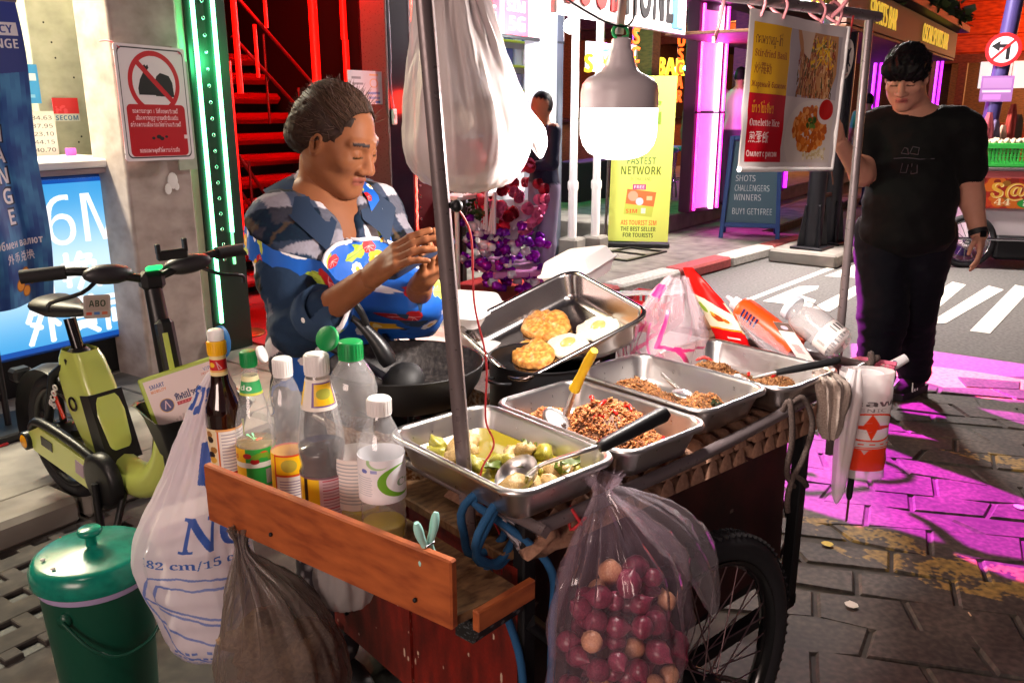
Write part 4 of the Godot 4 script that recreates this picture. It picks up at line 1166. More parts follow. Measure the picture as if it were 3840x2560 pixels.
	part(po, "hem", MB.new().tube([P(0.680, 1.330, -0.136), P(0.85, 1.323, -0.132), P(1.050, 1.314, -0.136), P(1.072, 1.63, -0.139)], 0.006, 6), M.white_plastic)
	var pinkc := mat("pink_ribbon", "d88a92", 0.7)
	var rl := ["pink ribbon tying the menu poster's left end to the bar", "second pink ribbon from the menu poster's left end", "third pink ribbon from the menu poster's left end", "pink ribbon tying the menu poster's right end to the bar"]
	var ri := 0
	for q in [0.72, 0.80, 0.95, 1.02]:
		ri += 1
		solo("ribbon_tie", MB.new().tube(curve([P(q, 1.63, -0.137), P(q + 0.006, 1.66, -0.133), P(q - 0.004, 1.68, -0.15), P(q - 0.004, 1.655, -0.166), P(q + 0.004, 1.635, -0.14)], 4), 0.0035, 5), pinkc, rl[ri - 1], "ribbon", CT, "ribbons holding the poster")
	solo("ribbon_tie", MB.new().tube(curve([P(0.60, 1.67, -0.14), P(0.59, 1.64, -0.135), P(0.585, 1.60, -0.14), P(0.575, 1.575, -0.14), P(0.57, 1.585, -0.138)], 4), 0.004, 5), pinkc, "loose pink ribbon dangling from the cart bar beside the poster", "ribbon", CT)
	solo("ribbon_tie", MB.new().tube(curve([P(0.985, 1.645, -0.135), P(1.0, 1.665, -0.12), P(1.02, 1.69, -0.115)], 4), 0.005, 5), pinkc, "pink ribbon end sticking up over the poster's corner", "ribbon", CT)
	var tg := Canvas.new(96, 192, Color("d8cfc6"))
	tg.disc(50, 96, 18, Color("1a1622"), 1.8); tg.disc(50, 60, 13, Color("1a1622"))
	for q in [[30, 52], [68, 44], [26, 120], [76, 124], [34, 150], [64, 152]]: tg.line([Vector2(50, 96), Vector2(q[0], q[1])], 9, Color("1a1622"))
	tg.line([Vector2(40, 150), Vector2(30, 165), Vector2(48, 176), Vector2(66, 166)], 3, Color("c22a3a"))
	var tt := thing("round_tag", "white oval tag with a black lizard shape hanging from the cart bar end", "tag", CT * Transform3D(eul(0, -8, -4), P(1.078, 1.565, -0.14)))
	var ov := PackedVector2Array()
	for k in 24: ov.append(Vector2(cos(TAU * k / 24) * 0.024, sin(TAU * k / 24) * 0.044 * (1.0 + 0.1 * cos(TAU * k / 24 + PI / 2))))
	part(tt, "tag_plate", MB.new().slab(ov, 0.003), print_mat("tag_print", tg.tex(), 0.4))
	part(tt, "tag_string", MB.new().tube([P(0, 0.042, 0), P(0.004, 0.09, 0)], 0.0025, 5), M.red_cord)
	var milky := film("milky_bag", "b9aead", 0.86, 0.45)
	var bc := P(0.125, 0, -0.335)
	var lv := [[bc + P(-0.035, 1.80, 0.0), 0.022, 0.02, 0.5], [bc + P(-0.035, 1.70, 0.0), 0.040, 0.036, 0.34], [bc + P(-0.028, 1.60, 0), 0.066, 0.062, 0.18], [bc + P(-0.014, 1.51, 0), 0.094, 0.09, 0.09], [bc + P(0, 1.43, 0), 0.115, 0.110, 0.05], [bc + P(0, 1.37, 0), 0.114, 0.108, 0.035], [bc + P(0, 1.325, 0), 0.085, 0.08, 0.03], [bc + P(0, 1.306, 0), 0.03, 0.03, 0.02], [bc + P(0, 1.303, 0), 0.003, 0.003, 0.0]]
	var hb := thing("hanging_bag", "large milky plastic bag of packed goods hanging beside the near pole", "plastic bag", CT)
	part(hb, "bag_film", pleated(lv, 11, 41, 46, 120, 0.8), milky)
	part(hb, "bag_ear", pleated([[bc + P(0.07, 1.455, 0.06), 0.012, 0.006, 0.3], [bc + P(0.088, 1.42, 0.074), 0.022, 0.008, 0.4], [bc + P(0.098, 1.385, 0.082), 0.016, 0.006, 0.4], [bc + P(0.10, 1.365, 0.086), 0.003, 0.002, 0.1]], 4, 44, 14, 30), milky)
	var pkr := mat("red_cup_paper", "c92a38", 0.5); var pkw := mat("cream_pack", "d8c8b4", 0.7)
	for q in [[-0.035, 1.37, 0.035, 0], [0.025, 1.375, 0.035, 0], [0.0, 1.365, -0.04, 1], [-0.035, 1.43, 0.0, 1], [0.04, 1.44, 0.0, 1]]:
		part(hb, "packed_item", lumpy(0.040, int(q[1] * 1000) % 97, P(1, 0.8, 1), 20, 14, 0.25), pkr if q[3] == 0 else pkw).position = bc + P(q[0], q[1], q[2])
	var bt := Canvas.new(512, 768, Color(0.90, 0.87, 0.90, 0.62))
	var bl := Color(0.06, 0.30, 0.66, 0.92); var pb := Color(0.35, 0.47, 0.78, 0.75)
	var fb := font(false, true)
	script_text(bt, "รวย-ร", 150, 100, 58, 13, bl, 0.8)
	bt.poly(PackedVector2Array([Vector2(272, 206), Vector2(380, 190), Vector2(440, 240), Vector2(430, 290), Vector2(280, 262)]), bl)
	bt.text("ไอ", fb, 300, 220, 40, Color(0.9, 0.9, 0.95, 0.8)); script_text(bt, "เดอ", 300, 215, 42, 9, Color(0.85, 0.9, 0.96, 0.9), 0.8)
	bt.text("NOT", font(true, true), 270, 310, 66, bl, 170)
	bt.text("182 cm/15 cm x", font(true, true), 210, 396, 20, bl, 190)
	for q in [[[220, 450], [190, 500], [330, 545], [390, 470], [270, 440], [220, 450]], [[190, 500], [196, 540], [330, 590], [400, 510], [390, 470]], [[196, 540], [230, 600], [340, 640], [398, 560], [400, 510]], [[236, 462], [215, 500], [322, 530], [368, 476], [236, 462]]]:
		var pts := []
		for p in q: pts.append(Vector2(p[0], p[1]))
		bt.line(pts, 5, pb)
	var rr := RandomNumberGenerator.new(); rr.seed = 3
	for k in 9:
		for j in 18:
			if rr.randf() < 0.8: bt.rect(150 + k * 4 + j * 13, 600 + k * 15 - j * 1.0, 9, 6, pb)
	bt.text("NOT", font(true, true), 270, 720, 50, bl, 150)
	var bm := mat("blue_print_film", "ffffff", 0.35); bm.albedo_texture = bt.tex(); bm.transparency = BaseMaterial3D.TRANSPARENCY_ALPHA
	bm.backlight_enabled = true; bm.backlight = Color("a09aa0")
	var bb := thing("foam_box_bag", "tall clear bag printed in blue and stuffed with white foam boxes", "plastic bag", at(P(-0.69, 0, -1.72), -8))
	var l2 := [[P(0.075, 0.93, 0), 0.012, 0.012, 0.4], [P(0.065, 0.90, 0), 0.024, 0.024, 0.4], [P(0.055, 0.85, 0), 0.045, 0.042, 0.22], [P(0.028, 0.74, 0.0), 0.072, 0.066, 0.10], [P(-0.005, 0.62, 0), 0.100, 0.088, 0.05], [P(-0.03, 0.53, 0), 0.125, 0.105, 0.04], [P(-0.03, 0.46, 0), 0.132, 0.108, 0.03], [P(-0.01, 0.36, 0), 0.115, 0.10, 0.03], [P(0.0, 0.27, 0), 0.10, 0.09, 0.03], [P(0.0, 0.245, 0), 0.06, 0.055, 0.02], [P(0, 0.242, 0), 0.002, 0.002, 0]]
	part(bb, "bag_film", bag_uv(l2, 8, 51), bm)
	var fbx := foam_box(0.072, 0.06, 0.032).mesh()
	for k in 6:
		var o := part(bb, "foam_box", fbx, M.foam_white)
		o.transform = Transform3D(eul(0, 12 + k * 4, [0, 2, -2, 3, -5, 8][k]), P(-0.005 - 0.006 * k, 0.25 + k * 0.056, 0))
	var gb := thing("grey_bag", "dark grey translucent shopping bag knotted on the ledge board's end", "plastic bag", at(P(-0.455, 0, -1.42), 20))
	var gf := film("grey_film", "6a5e58", 0.62, 0.35); gf.backlight_enabled = true; gf.backlight = Color("4a4038")
	part(gb, "bag_film", pleated([[P(-0.045, 0.70, -0.03), 0.02, 0.015, 0.5], [P(-0.045, 0.665, -0.03), 0.010, 0.010, 0.3], [P(-0.04, 0.64, -0.02), 0.02, 0.018, 0.3], [P(-0.015, 0.59, 0), 0.06, 0.05, 0.22], [P(0.0, 0.52, 0.0), 0.09, 0.07, 0.14], [P(0.01, 0.44, 0), 0.118, 0.085, 0.08], [P(0.01, 0.35, 0), 0.125, 0.09, 0.05], [P(0.0, 0.29, 0), 0.10, 0.08, 0.04], [P(0, 0.262, 0), 0.03, 0.03, 0.02], [P(0, 0.26, 0), 0.002, 0.002, 0]], 12, 61, 40, 110, 1.6), gf)
	var stuff := mottle("bag_scraps", "5a4030", "b89878", 8.0, 0.9, 0.2, [], 0.04, 79)
	for k in 5: part(gb, "packed_item", lumpy(0.06, 200 + k, P(1.1, 0.8, 0.8), 12, 8, 1.0), stuff).position = P([-0.04, 0.05, 0.0, 0.04, -0.03][k], [0.33, 0.34, 0.40, 0.44, 0.47][k], 0.0)
	var wb := pleated([[P(0.0, 0.66, 0), 0.02, 0.02, 0.4], [P(0.0, 0.60, 0), 0.06, 0.05, 0.2], [P(0, 0.50, 0), 0.08, 0.07, 0.12], [P(0, 0.42, 0), 0.06, 0.05, 0.1], [P(0, 0.40, 0), 0.003, 0.003, 0]], 9, 63, 24, 60)
	solo("white_bag", wb, film("white_film", "b8b2b0", 0.5, 0.35), "small white bag tucked under the ledge behind the grey bag", "plastic bag", at(P(-0.33, 0.20, -1.50)) * Transform3D(Basis.from_scale(Vector3(0.75, 0.72, 0.75)), Vector3.ZERO))

func bag_uv(levels: Array, folds: int, seed_: int) -> MB:
	var m := pleated(levels, folds, seed_, 46, 96, 1.2)
	var n := MB.new()
	var rows := 47; var seg := 96
	var grid := []
	for y in rows:
		var row := PackedVector3Array()
		for s in seg + 1:
			row.append(m.v[y * seg + (s + seg / 4) % seg])
		grid.append(row)
	n.sheet(grid)
	for k in n.t.size():
		var x := fposmod((k % (seg + 1)) / float(seg), 1.0)
		n.t[k] = Vector2(x, n.t[k].y)
	return n

func bottle(called: String, label: String, x: Transform3D, prof: Array, glass: Material, fills: Array, sleeves: Array, cap: Array) -> Node3D:
	var t := thing(called, label, "bottle", x, "bottles on the wooden ledge")
	part(t, "bottle_body", MB.new().lathe(Vector3.ZERO, [Vector2(0.0005, 0.002)] + prof, 24), glass)
	var rad := func(y: float) -> float:
		for k in prof.size() - 1:
			if y <= prof[k + 1].y and prof[k + 1].y > prof[k].y: return lerpf(prof[k].x, prof[k + 1].x, clampf((y - prof[k].y) / (prof[k + 1].y - prof[k].y), 0, 1))
		return prof[-1].x
	for f in fills:
		var pr := [Vector2(0.0005, f[0])]
		for k in 9:
			var y := lerpf(f[0], f[1], k / 8.0); pr.append(Vector2(rad.call(y) - 0.0018, y))
		pr.append(Vector2(0.0005, f[1]))
		part(t, "liquid", MB.new().lathe(Vector3.ZERO, pr, 20), f[2])
	for s in sleeves:
		var pr := []
		for k in 7:
			var y := lerpf(s[0], s[1], k / 6.0); pr.append(Vector2(rad.call(y) + 0.0008, y))
		part(t, "label", MB.new().lathe(Vector3.ZERO, pr, 28, Basis(), true), s[2])
	var cp := MB.new()
	cp.lathe(Vector3.ZERO, [Vector2(cap[2], cap[0]), Vector2(cap[2], cap[1] - 0.003), Vector2(cap[2] - 0.003, cap[1]), Vector2(0.0005, cap[1])], 24)
	for k in 24:
		var a := TAU * k / 24
		cp.box(P(cos(a) * cap[2], (cap[0] + cap[1]) * 0.5, sin(a) * cap[2]), P(0.0014, (cap[1] - cap[0]) * 0.75, 0.0016), 0.0, eul(0, -rad_to_deg(a), 0))
	part(t, "cap", cp, cap[3])
	return t

func label_tex(kind: int) -> ImageTexture:
	var c := Canvas.new(256, 128, Color("e9e2dc"))
	var f := font(false, true)
	var r := RandomNumberGenerator.new(); r.seed = kind
	match kind:
		0:
			c = Canvas.new(256, 128, Color("f0d9a0")); c.rect(0, 28, 256, 66, Color("c8141c")); c.rect(0, 96, 256, 8, Color("e8a64a")); c.disc(100, 60, 16, Color("f2c230")); c.line([Vector2(125, 40), Vector2(150, 80), Vector2(135, 85), Vector2(128, 50)], 5, Color("d8a8b4"))
		1:
			for k in 12: c.rect(126, 14 + k * 9, 64 + r.randi() % 24, 3, Color("a39aa6"))
			c.rect(116, 0, 4, 128, Color("d8621e")); c.rect(0, 0, 256, 6, Color("e2a15c")); c.rect(60, 0, 54, 128, Color("e7d3a8"))
			for k in 8: c.disc(70 + r.randf() * 36, 15 + k * 14, 9, [Color("a3702e"), Color("2c1c10"), Color("d8a23a")][k % 3])
			c.rect(0, 120, 256, 8, Color("b81d1d"))
		2:
			c = Canvas.new(256, 128, Color("37a05a")); c.rect(0, 0, 256, 34, Color("e8dfae")); c.rect(0, 112, 256, 16, Color("c6c94a")); c.text("do", f, 84, 58, 34, Color("e8efe0"))
		3:
			c.rect(0, 0, 256, 128, Color("2d9a3c")); c.rect(0, 0, 110, 128, Color("f0b818")); c.rect(0, 46, 256, 18, Color("ece6dc"))
			for k in 16: c.disc(110 + r.randf() * 110, 12 + r.randf() * 30, 9, [Color("6f9a26"), Color("d1401c"), Color("a81a1c")][k % 3])
			c.rect(150, 72, 34, 50, Color("9a8a80")); c.text("Food", f, 40, 20, 16, Color("c33a1a"))
		4:
			c.rect(0, 0, 256, 62, Color("f4bf10")); c.rect(0, 0, 256, 5, Color("d6431c")); c.rect(0, 56, 256, 6, Color("d8521c")); c.rect(70, 0, 26, 128, Color("f4bf10")); c.rect(94, 0, 4, 128, Color("cf3a1c"))
			c.disc(130, 30, 18, Color("b7a83c")); c.disc(180, 30, 18, Color("a89a3c"))
			for k in 6: c.rect(106, 74 + k * 8, 60 + r.randi() % 30, 3, Color("9d8fa8"))
		5:
			c = Canvas.new(256, 128, Color("d9b9c0"))
			for k in 14: c.rect(128, 8 + k * 8, 80 + r.randi() % 20, 3, Color("b0808e") if k % 3 else Color("c04a5c"))
			c.rect(78, 0, 14, 128, Color("f0c51c")); c.rect(92, 0, 8, 128, Color("2a1614")); c.rect(100, 0, 22, 128, Color("f0c51c")); c.rect(0, 0, 256, 5, Color("7a5a66"))
		6:
			c = Canvas.new(256, 128, Color("e9dfd4")); c.rect(112, 12, 70, 100, Color("6a4a8a")); c.rect(118, 18, 58, 88, Color("f2bf12")); c.disc(146, 58, 22, Color("a8a83a")); c.rect(60, 12, 22, 100, Color("f2c820"))
		7:
			c = Canvas.new(512, 256, Color(0.93, 0.93, 0.95)); c.disc(330, 130, 92, Color("6fae2e")); c.disc(352, 124, 84, Color(0.93, 0.93, 0.95)); c.text("Cry", font(true, true), 308, 120, 44, Color("8aa88c"))
			c.disc(190, 66, 12, Color("6a78c0")); c.rect(214, 56, 24, 18, Color("9aa2d8"))
			for k in 9: c.rect(150 + (k % 2) * 4, 100 + k * 13, 66, 5, Color("c2cad2"))
			c.disc(240, 14, 40, Color("a9cf9a")); c.disc(250, 6, 38, Color(0.93, 0.93, 0.95))
		8:
			for k in 12: c.rect(84, 10 + k * 9, 60 + r.randi() % 40, 3, Color("aab0b6"))
			c.rect(70, 0, 4, 128, Color("6a9a6a"))
	return c.tex()

func pleated(levels: Array, folds: int, seed_: int, rows := 30, seg := 72, flat := 1.0) -> MB:
	var out := []
	for y in rows + 1:
		var f := float(y) / rows * (levels.size() - 1)
		var k := mini(int(f), levels.size() - 2); var u := f - k
		var g := func(j: int): return levels[clampi(j, 0, levels.size() - 1)]
		var cen: Vector3 = (g.call(k)[0] as Vector3).cubic_interpolate(g.call(k + 1)[0], g.call(k - 1)[0], g.call(k + 2)[0], u)
		var rx: float = maxf(cubic_interpolate(g.call(k)[1], g.call(k + 1)[1], g.call(k - 1)[1], g.call(k + 2)[1], u), 0.001)
		var rz: float = maxf(cubic_interpolate(g.call(k)[2], g.call(k + 1)[2], g.call(k - 1)[2], g.call(k + 2)[2], u), 0.001)
		var am: float = lerpf(g.call(k)[3], g.call(k + 1)[3], u)
		var row := PackedVector3Array()
		for s in seg:
			var a := -TAU * s / seg
			var ph := 2.5 * noise.get_noise_2d(cos(a) * 1.4 + seed_ * 11, sin(a) * 1.4)
			var w := 1.0 + am * (sin(folds * a + ph + 0.25 * float(y)/rows) * 0.6 + noise.get_noise_3d(cos(a) * 5 + seed_, sin(a) * 5, cen.y * 4.0)) + 0.10 * am * noise.get_noise_3d(cos(a) * 3, sin(a) * 3 + seed_, cen.y * 30.0)
			var lump := 1.0 + 0.06 * flat * noise.get_noise_3d(cos(a) * 1.2 + seed_ * 5, sin(a) * 1.2, cen.y * 7.0)
			row.append(cen + P(cos(a) * rx * w * lump, 0.004 * noise.get_noise_2d(a * 2, y * 0.7), sin(a) * rz * w * lump))
		out.append(row)
	out.reverse()
	return MB.new().sheet(out, true)

func cart_clutter() -> void:
	var clear := film("clear_plastic", "f4f4f6", 0.14, 0.06)
	var brownglass := mat("brown_glass", "1d0805", 0.08); brownglass.clearcoat_enabled = true; brownglass.clearcoat_roughness = 0.03
	var dk := mat("dark_sauce", "120505", 0.1)
	var amber := film("amber_sauce", "b8a468", 0.55, 0.1)
	var oil := film("yellow_oil", "d8bd2a", 0.55, 0.1)
	var white: Material = M.white_plastic
	var green := mat("green_cap", "0c8a44", 0.4)
	var yaw := -31.0
	var lt := []
	for k in 9: lt.append(print_mat("bottle_label_%d" % k, label_tex(k), 0.45))
	var y0 := 0.699
	var b1 := bottle("sauce_bottle", "tall brown sauce bottle with red neck label and yellow cap", on_cart(-0.201, y0, -0.763, yaw),
		[Vector2(0.033, 0.0), Vector2(0.036, 0.006), Vector2(0.036, 0.135), Vector2(0.034, 0.155), Vector2(0.026, 0.18), Vector2(0.0195, 0.20), Vector2(0.0165, 0.225), Vector2(0.0155, 0.27)],
		brownglass, [], [[0.01, 0.112, lt[1]], [0.222, 0.266, lt[0]]], [0.265, 0.295, 0.019, mat("yellow_cap", "f2b90c", 0.4)])
	part(b1, "cap_top", MB.new().lathe(Vector3.ZERO, [Vector2(0.0165, 0.2955), Vector2(0.0165, 0.314), Vector2(0.012, 0.318), Vector2(0.0005, 0.318)], 18), white)
	bottle("fish_sauce_bottle", "clear glass bottle with green cap and green neck label", on_cart(-0.176, y0, -0.668, yaw),
		[Vector2(0.036, 0.0), Vector2(0.039, 0.006), Vector2(0.039, 0.115), Vector2(0.036, 0.14), Vector2(0.028, 0.175), Vector2(0.021, 0.205), Vector2(0.0155, 0.235), Vector2(0.0135, 0.258)],
		clear, [[0.006, 0.10, amber]], [[0.012, 0.092, lt[3]], [0.20, 0.238, lt[2]]], [0.256, 0.288, 0.0165, green])
	var b3 := bottle("seasoning_bottle", "clear plastic bottle with open white flip cap and yellow label", on_cart(-0.162, y0, -0.547, yaw),
		[Vector2(0.032, 0.0), Vector2(0.035, 0.006), Vector2(0.034, 0.11), Vector2(0.031, 0.135), Vector2(0.031, 0.15), Vector2(0.0355, 0.185), Vector2(0.034, 0.21), Vector2(0.025, 0.24), Vector2(0.016, 0.262)],
		clear, [[0.005, 0.055, amber]], [[0.02, 0.112, lt[4]]], [0.262, 0.298, 0.0185, white])
	part(b3, "flip_lid", MB.new().lathe(Vector3.ZERO, [Vector2(0.0005, -0.004), Vector2(0.016, -0.004), Vector2(0.017, 0.0), Vector2(0.016, 0.005), Vector2(0.0005, 0.005)], 18, Basis()), white).transform = Transform3D(eul(0, 0, -70) * eul(10, 0, 0), P(-0.036, 0.306, 0.0))
	bottle("soy_sauce_bottle", "clear tapering bottle half full of black sauce with white cap", on_cart(-0.149, y0, -0.435, yaw),
		[Vector2(0.04, 0.0), Vector2(0.0425, 0.006), Vector2(0.0425, 0.105), Vector2(0.039, 0.118), Vector2(0.0435, 0.14), Vector2(0.0435, 0.155), Vector2(0.041, 0.18), Vector2(0.033, 0.225), Vector2(0.025, 0.265), Vector2(0.02, 0.292)],
		clear, [[0.004, 0.156, dk]], [[0.006, 0.104, lt[5]], [0.228, 0.284, lt[6]]], [0.29, 0.328, 0.0225, white])
	var b5 := bottle("oil_bottle", "large clear oil bottle with open green flip cap", on_cart(-0.098, y0, -0.400, yaw),
		[Vector2(0.04, 0.0), Vector2(0.043, 0.006), Vector2(0.043, 0.14), Vector2(0.035, 0.17), Vector2(0.034, 0.19), Vector2(0.044, 0.23), Vector2(0.0455, 0.26), Vector2(0.04, 0.285), Vector2(0.026, 0.308), Vector2(0.018, 0.318)],
		clear, [[0.005, 0.03, oil]], [[0.035, 0.135, lt[8]]], [0.316, 0.35, 0.0225, green])
	part(b5, "flip_lid", MB.new().lathe(Vector3.ZERO, [Vector2(0.0005, -0.005), Vector2(0.021, -0.005), Vector2(0.0235, 0.0), Vector2(0.022, 0.007), Vector2(0.0005, 0.007)], 20), green).transform = Transform3D(eul(60, 0, 35), P(-0.038, 0.358, 0.012))
	bottle("water_bottle", "small ribbed clear water bottle with white cap and pale label", on_cart(-0.105, y0, -0.300, yaw),
		[Vector2(0.036, 0.0), Vector2(0.040, 0.008), Vector2(0.041, 0.03), Vector2(0.0385, 0.036), Vector2(0.041, 0.045), Vector2(0.0385, 0.054), Vector2(0.041, 0.064), Vector2(0.0385, 0.072), Vector2(0.0415, 0.085), Vector2(0.0415, 0.17), Vector2(0.038, 0.19), Vector2(0.029, 0.215), Vector2(0.021, 0.232), Vector2(0.019, 0.24)],
		clear, [[0.006, 0.036, oil]], [[0.086, 0.168, lt[7]]], [0.24, 0.27, 0.0215, white])
	var peg := thing("clothes_peg", "mint green plastic clothes peg clipped on the ledge board", "clothes peg", on_cart(-0.168, 0.80, -0.075, 12))
	var mint := mat("mint_plastic", "9fd6cb", 0.4)
	for s in [-1.0, 1.0]:
		part(peg, "jaw", MB.new().tube(curve([P(s * 0.022, 0.048, 0), P(s * 0.015, 0.022, 0), P(s * 0.006, 0.0, 0), P(s * 0.012, -0.022, 0), P(s * 0.010, -0.032, 0)], 4), [0.004, 0.006, 0.0072, 0.0075, 0.007, 0.0065, 0.006, 0.0055, 0.0055, 0.006, 0.0065, 0.007, 0.0075, 0.007, 0.006, 0.0055, 0.005], 8), mint)
	part(peg, "spring", MB.new().tube([P(-0.010, 0.004, 0.006), P(0.010, 0.004, 0.006)], 0.002, 6), M.chrome)
	var rope := mottle("blue_rope", "061c34", "1f74a6", 60.0, 0.8, 0.2, [[0.5, "0f4a78"]], 0.08, 71)
	var loops := []
	for k in 74:
		var a := TAU * k / 22.0
		var R := 0.052 + 0.012 * sin(k * 0.7)
		loops.append(P(-0.018 + cos(a) * R, 0.775 + sin(a) * 0.052 + 0.01 * sin(k * 0.31), -0.125 + sin(a * 0.5) * 0.03 + 0.03))
	var tail := curve([loops[-1], P(0.035, 0.72, -0.02), P(0.04, 0.60, -0.01), P(0.035, 0.40, -0.012), P(0.02, 0.28, -0.012), P(0.0, 0.40, -0.03), P(-0.005, 0.55, -0.045), P(-0.03, 0.70, -0.10)], 6)
	solo("rope", MB.new().tube(loops + tail.slice(1), 0.0075, 7), rope, "blue braided rope knotted round the near canopy pole", "rope", CT)
	var knot := pleated([[P(-0.005, 0.80, -0.10), 0.012, 0.012, 0.2], [P(0.005, 0.785, -0.085), 0.02, 0.018, 0.4], [P(0.03, 0.755, -0.06), 0.03, 0.012, 0.6], [P(0.045, 0.735, -0.05), 0.036, 0.004, 0.8]], 6, 3, 14, 30)
	solo("plastic_scrap", knot, film("scrap_film", "e8e2ea", 0.35, 0.12), "twisted clear plastic tied into the blue rope", "plastic bag", CT)
	solo("red_wire", MB.new().tube(curve([P(-0.045, 1.306, -0.15), P(-0.022, 1.26, -0.142), P(-0.018, 1.15, -0.140), P(0.004, 1.05, -0.138), P(0.0, 0.95, -0.136), P(0.016, 0.90, -0.134), P(-0.016, 0.86, -0.130), P(-0.014, 0.80, -0.125), P(0.012, 0.74, -0.115), P(-0.005, 0.68, -0.09)], 8), 0.0017, 6), M.red_cord, "thin red wire running down the near canopy pole", "wire", CT)
	var iron := mottle("wok_iron", "171414", "5a5350", 7.0, 0.45, 0.3, [[0.5, "2c2827"]], 0.04, 72)
	var wk := thing("frying_pan", "deep black frying pan with long black handle on the stove", "pan", on_cart(0.122, 0.845, -0.555))
	var soot := mat("pan_soot", "0b0a0a", 0.5)
	part(wk, "pan_inside", MB.new().lathe(Vector3.ZERO, [Vector2(0.001, 0.012), Vector2(0.10, 0.014), Vector2(0.125, 0.022), Vector2(0.15, 0.055), Vector2(0.164, 0.087)], 48), iron)
	part(wk, "pan_outside", MB.new().lathe(Vector3.ZERO, [Vector2(0.001, 0.0), Vector2(0.11, 0.002), Vector2(0.135, 0.012), Vector2(0.158, 0.05), Vector2(0.169, 0.086), Vector2(0.1665, 0.089), Vector2(0.164, 0.087)], 48), soot)
	part(wk, "side_grip", MB.new().tube(curve([P(0.06, 0.085, -0.155), P(0.07, 0.10, -0.19), P(0.11, 0.10, -0.175), P(0.11, 0.085, -0.125)], 4), 0.006, 8), M.black_plastic)
	var sc := thing("scoop", "black scoop with looped handle standing in the frying pan", "utensil", on_cart(0.122, 0.845, -0.555))
	part(sc, "handle", MB.new().tube(curve([P(-0.052, 0.095, 0.020), P(-0.068, 0.140, 0.002), P(-0.094, 0.185, -0.026)], 4), [0.015, 0.018, 0.019, 0.018, 0.016, 0.014, 0.012, 0.011, 0.010], 10), M.black_plastic)
	part(sc, "handle_loop", MB.new().tube(curve([P(-0.088, 0.178, -0.030), P(-0.112, 0.205, -0.056), P(-0.126, 0.240, -0.062), P(-0.120, 0.248, -0.036), P(-0.100, 0.215, -0.012), P(-0.084, 0.180, -0.012)], 4), 0.0075, 8), M.black_plastic)
	part(sc, "scoop_bowl", MB.new().ball(P(-0.03, 0.055, 0.035), P(0.05, 0.035, 0.045), 14, 8, eul(0, 30, 30)), M.black_matt)
	var sp := thing("turner", "dark flat turner with slim black handle lying in the pan", "utensil", on_cart(0.122, 0.845, -0.555))
	part(sp, "handle", MB.new().tube([P(-0.185, 0.165, -0.115), P(-0.10, 0.10, -0.05)], [0.008, 0.009], 8), M.black_plastic)
	part(sp, "blade", MB.new().box(P(-0.03, 0.045, -0.005), P(0.13, 0.003, 0.06), 0.001, eul(0, -35, -35)), M.dark_steel)
	var burnt := mottle("burnt_aluminium", "3a2013", "cfc4b8", 10.0, 0.4, 0.3, [[0.4, "8a5f3c"], [0.6, "b8a896"]], 0.03, 73, 0.6)
	var sv := thing("gas_stove", "burnt aluminium wind shield of the stove below the frying pan", "stove", on_cart(0.122, 0.733, -0.555))
	var ring := []
	for y in 3:
		var row := PackedVector3Array()
		for k in 60:
			var a := -TAU * k / 60
			var R := 0.165 + 0.004 * sin(k * 1.9) + y * 0.006
			row.append(P(cos(a) * R, [0.0, 0.06, 0.104][y] + 0.006 * noise.get_noise_2d(k * 0.4, y), sin(a) * R))
		ring.append(row)
	part(sv, "wind_shield", MB.new().sheet(ring, true), burnt)
	part(sv, "burner", MB.new().lathe(Vector3.ZERO, [Vector2(0.07, 0.0), Vector2(0.07, 0.06), Vector2(0.05, 0.075), Vector2(0.001, 0.075)], 24), M.dark_steel)
	for k in 3: part(sv, "pan_support", MB.new().box(P(0.10, 0.085, 0).rotated(Vector3.UP, k * TAU / 3), P(0.12, 0.05, 0.008), 0.001, Basis(Vector3.UP, k * TAU / 3)), M.dark_steel)
	var pot := thing("cooking_pot", "dark steel pot holding up the tilted egg tray", "pot", on_cart(0.47, 0.733, -0.50))
	part(pot, "pot_body", MB.new().lathe(Vector3.ZERO, [Vector2(0.001, 0.0), Vector2(0.12, 0.0), Vector2(0.125, 0.01), Vector2(0.125, 0.15), Vector2(0.13, 0.155), Vector2(0.124, 0.152), Vector2(0.12, 0.02), Vector2(0.001, 0.015)], 36), M.dark_steel)
	for s in [-1.0, 1.0]: part(pot, "pot_handle", MB.new().tube(curve([P(s * 0.124, 0.12, -0.03), P(s * 0.155, 0.125, -0.02), P(s * 0.155, 0.125, 0.02), P(s * 0.124, 0.12, 0.03)], 4), 0.004, 6), M.dark_steel)
	var pulp := mottle("carton_pulp", "7d5a48", "b58b73", 8.0, 0.95, 0.2, [], 0.05, 74)
	for k in 6:
		var x0 := 0.03 + (k % 3) * 0.30; var lay := k / 3
		var rows := []
		for j in 9:
			var row := PackedVector3Array()
			for i in 25:
				var bump := absf(sin(i * PI / 4.0)) * absf(sin((j + 0.5) * PI / 4.0))
				row.append(P(x0 + i * 0.0118, 0.739 + lay * 0.036 + 0.030 * bump, -0.022 - j * 0.035 - lay * 0.006))
			rows.append(row)
		var cm := MB.new().sheet(rows)
		var edge := []
		for i in 25:
			edge.append(absf(sin(i * PI / 4.0)))
		for i in 24:
			var a := x0 + i * 0.0118; var b := a + 0.0118
			cm.quad(P(a, 0.739 + lay * 0.036, -0.018), P(b, 0.739 + lay * 0.036, -0.018), P(b, 0.7405 + lay * 0.036 + 0.034 * edge[i + 1], -0.024), P(a, 0.7405 + lay * 0.036 + 0.034 * edge[i], -0.024))
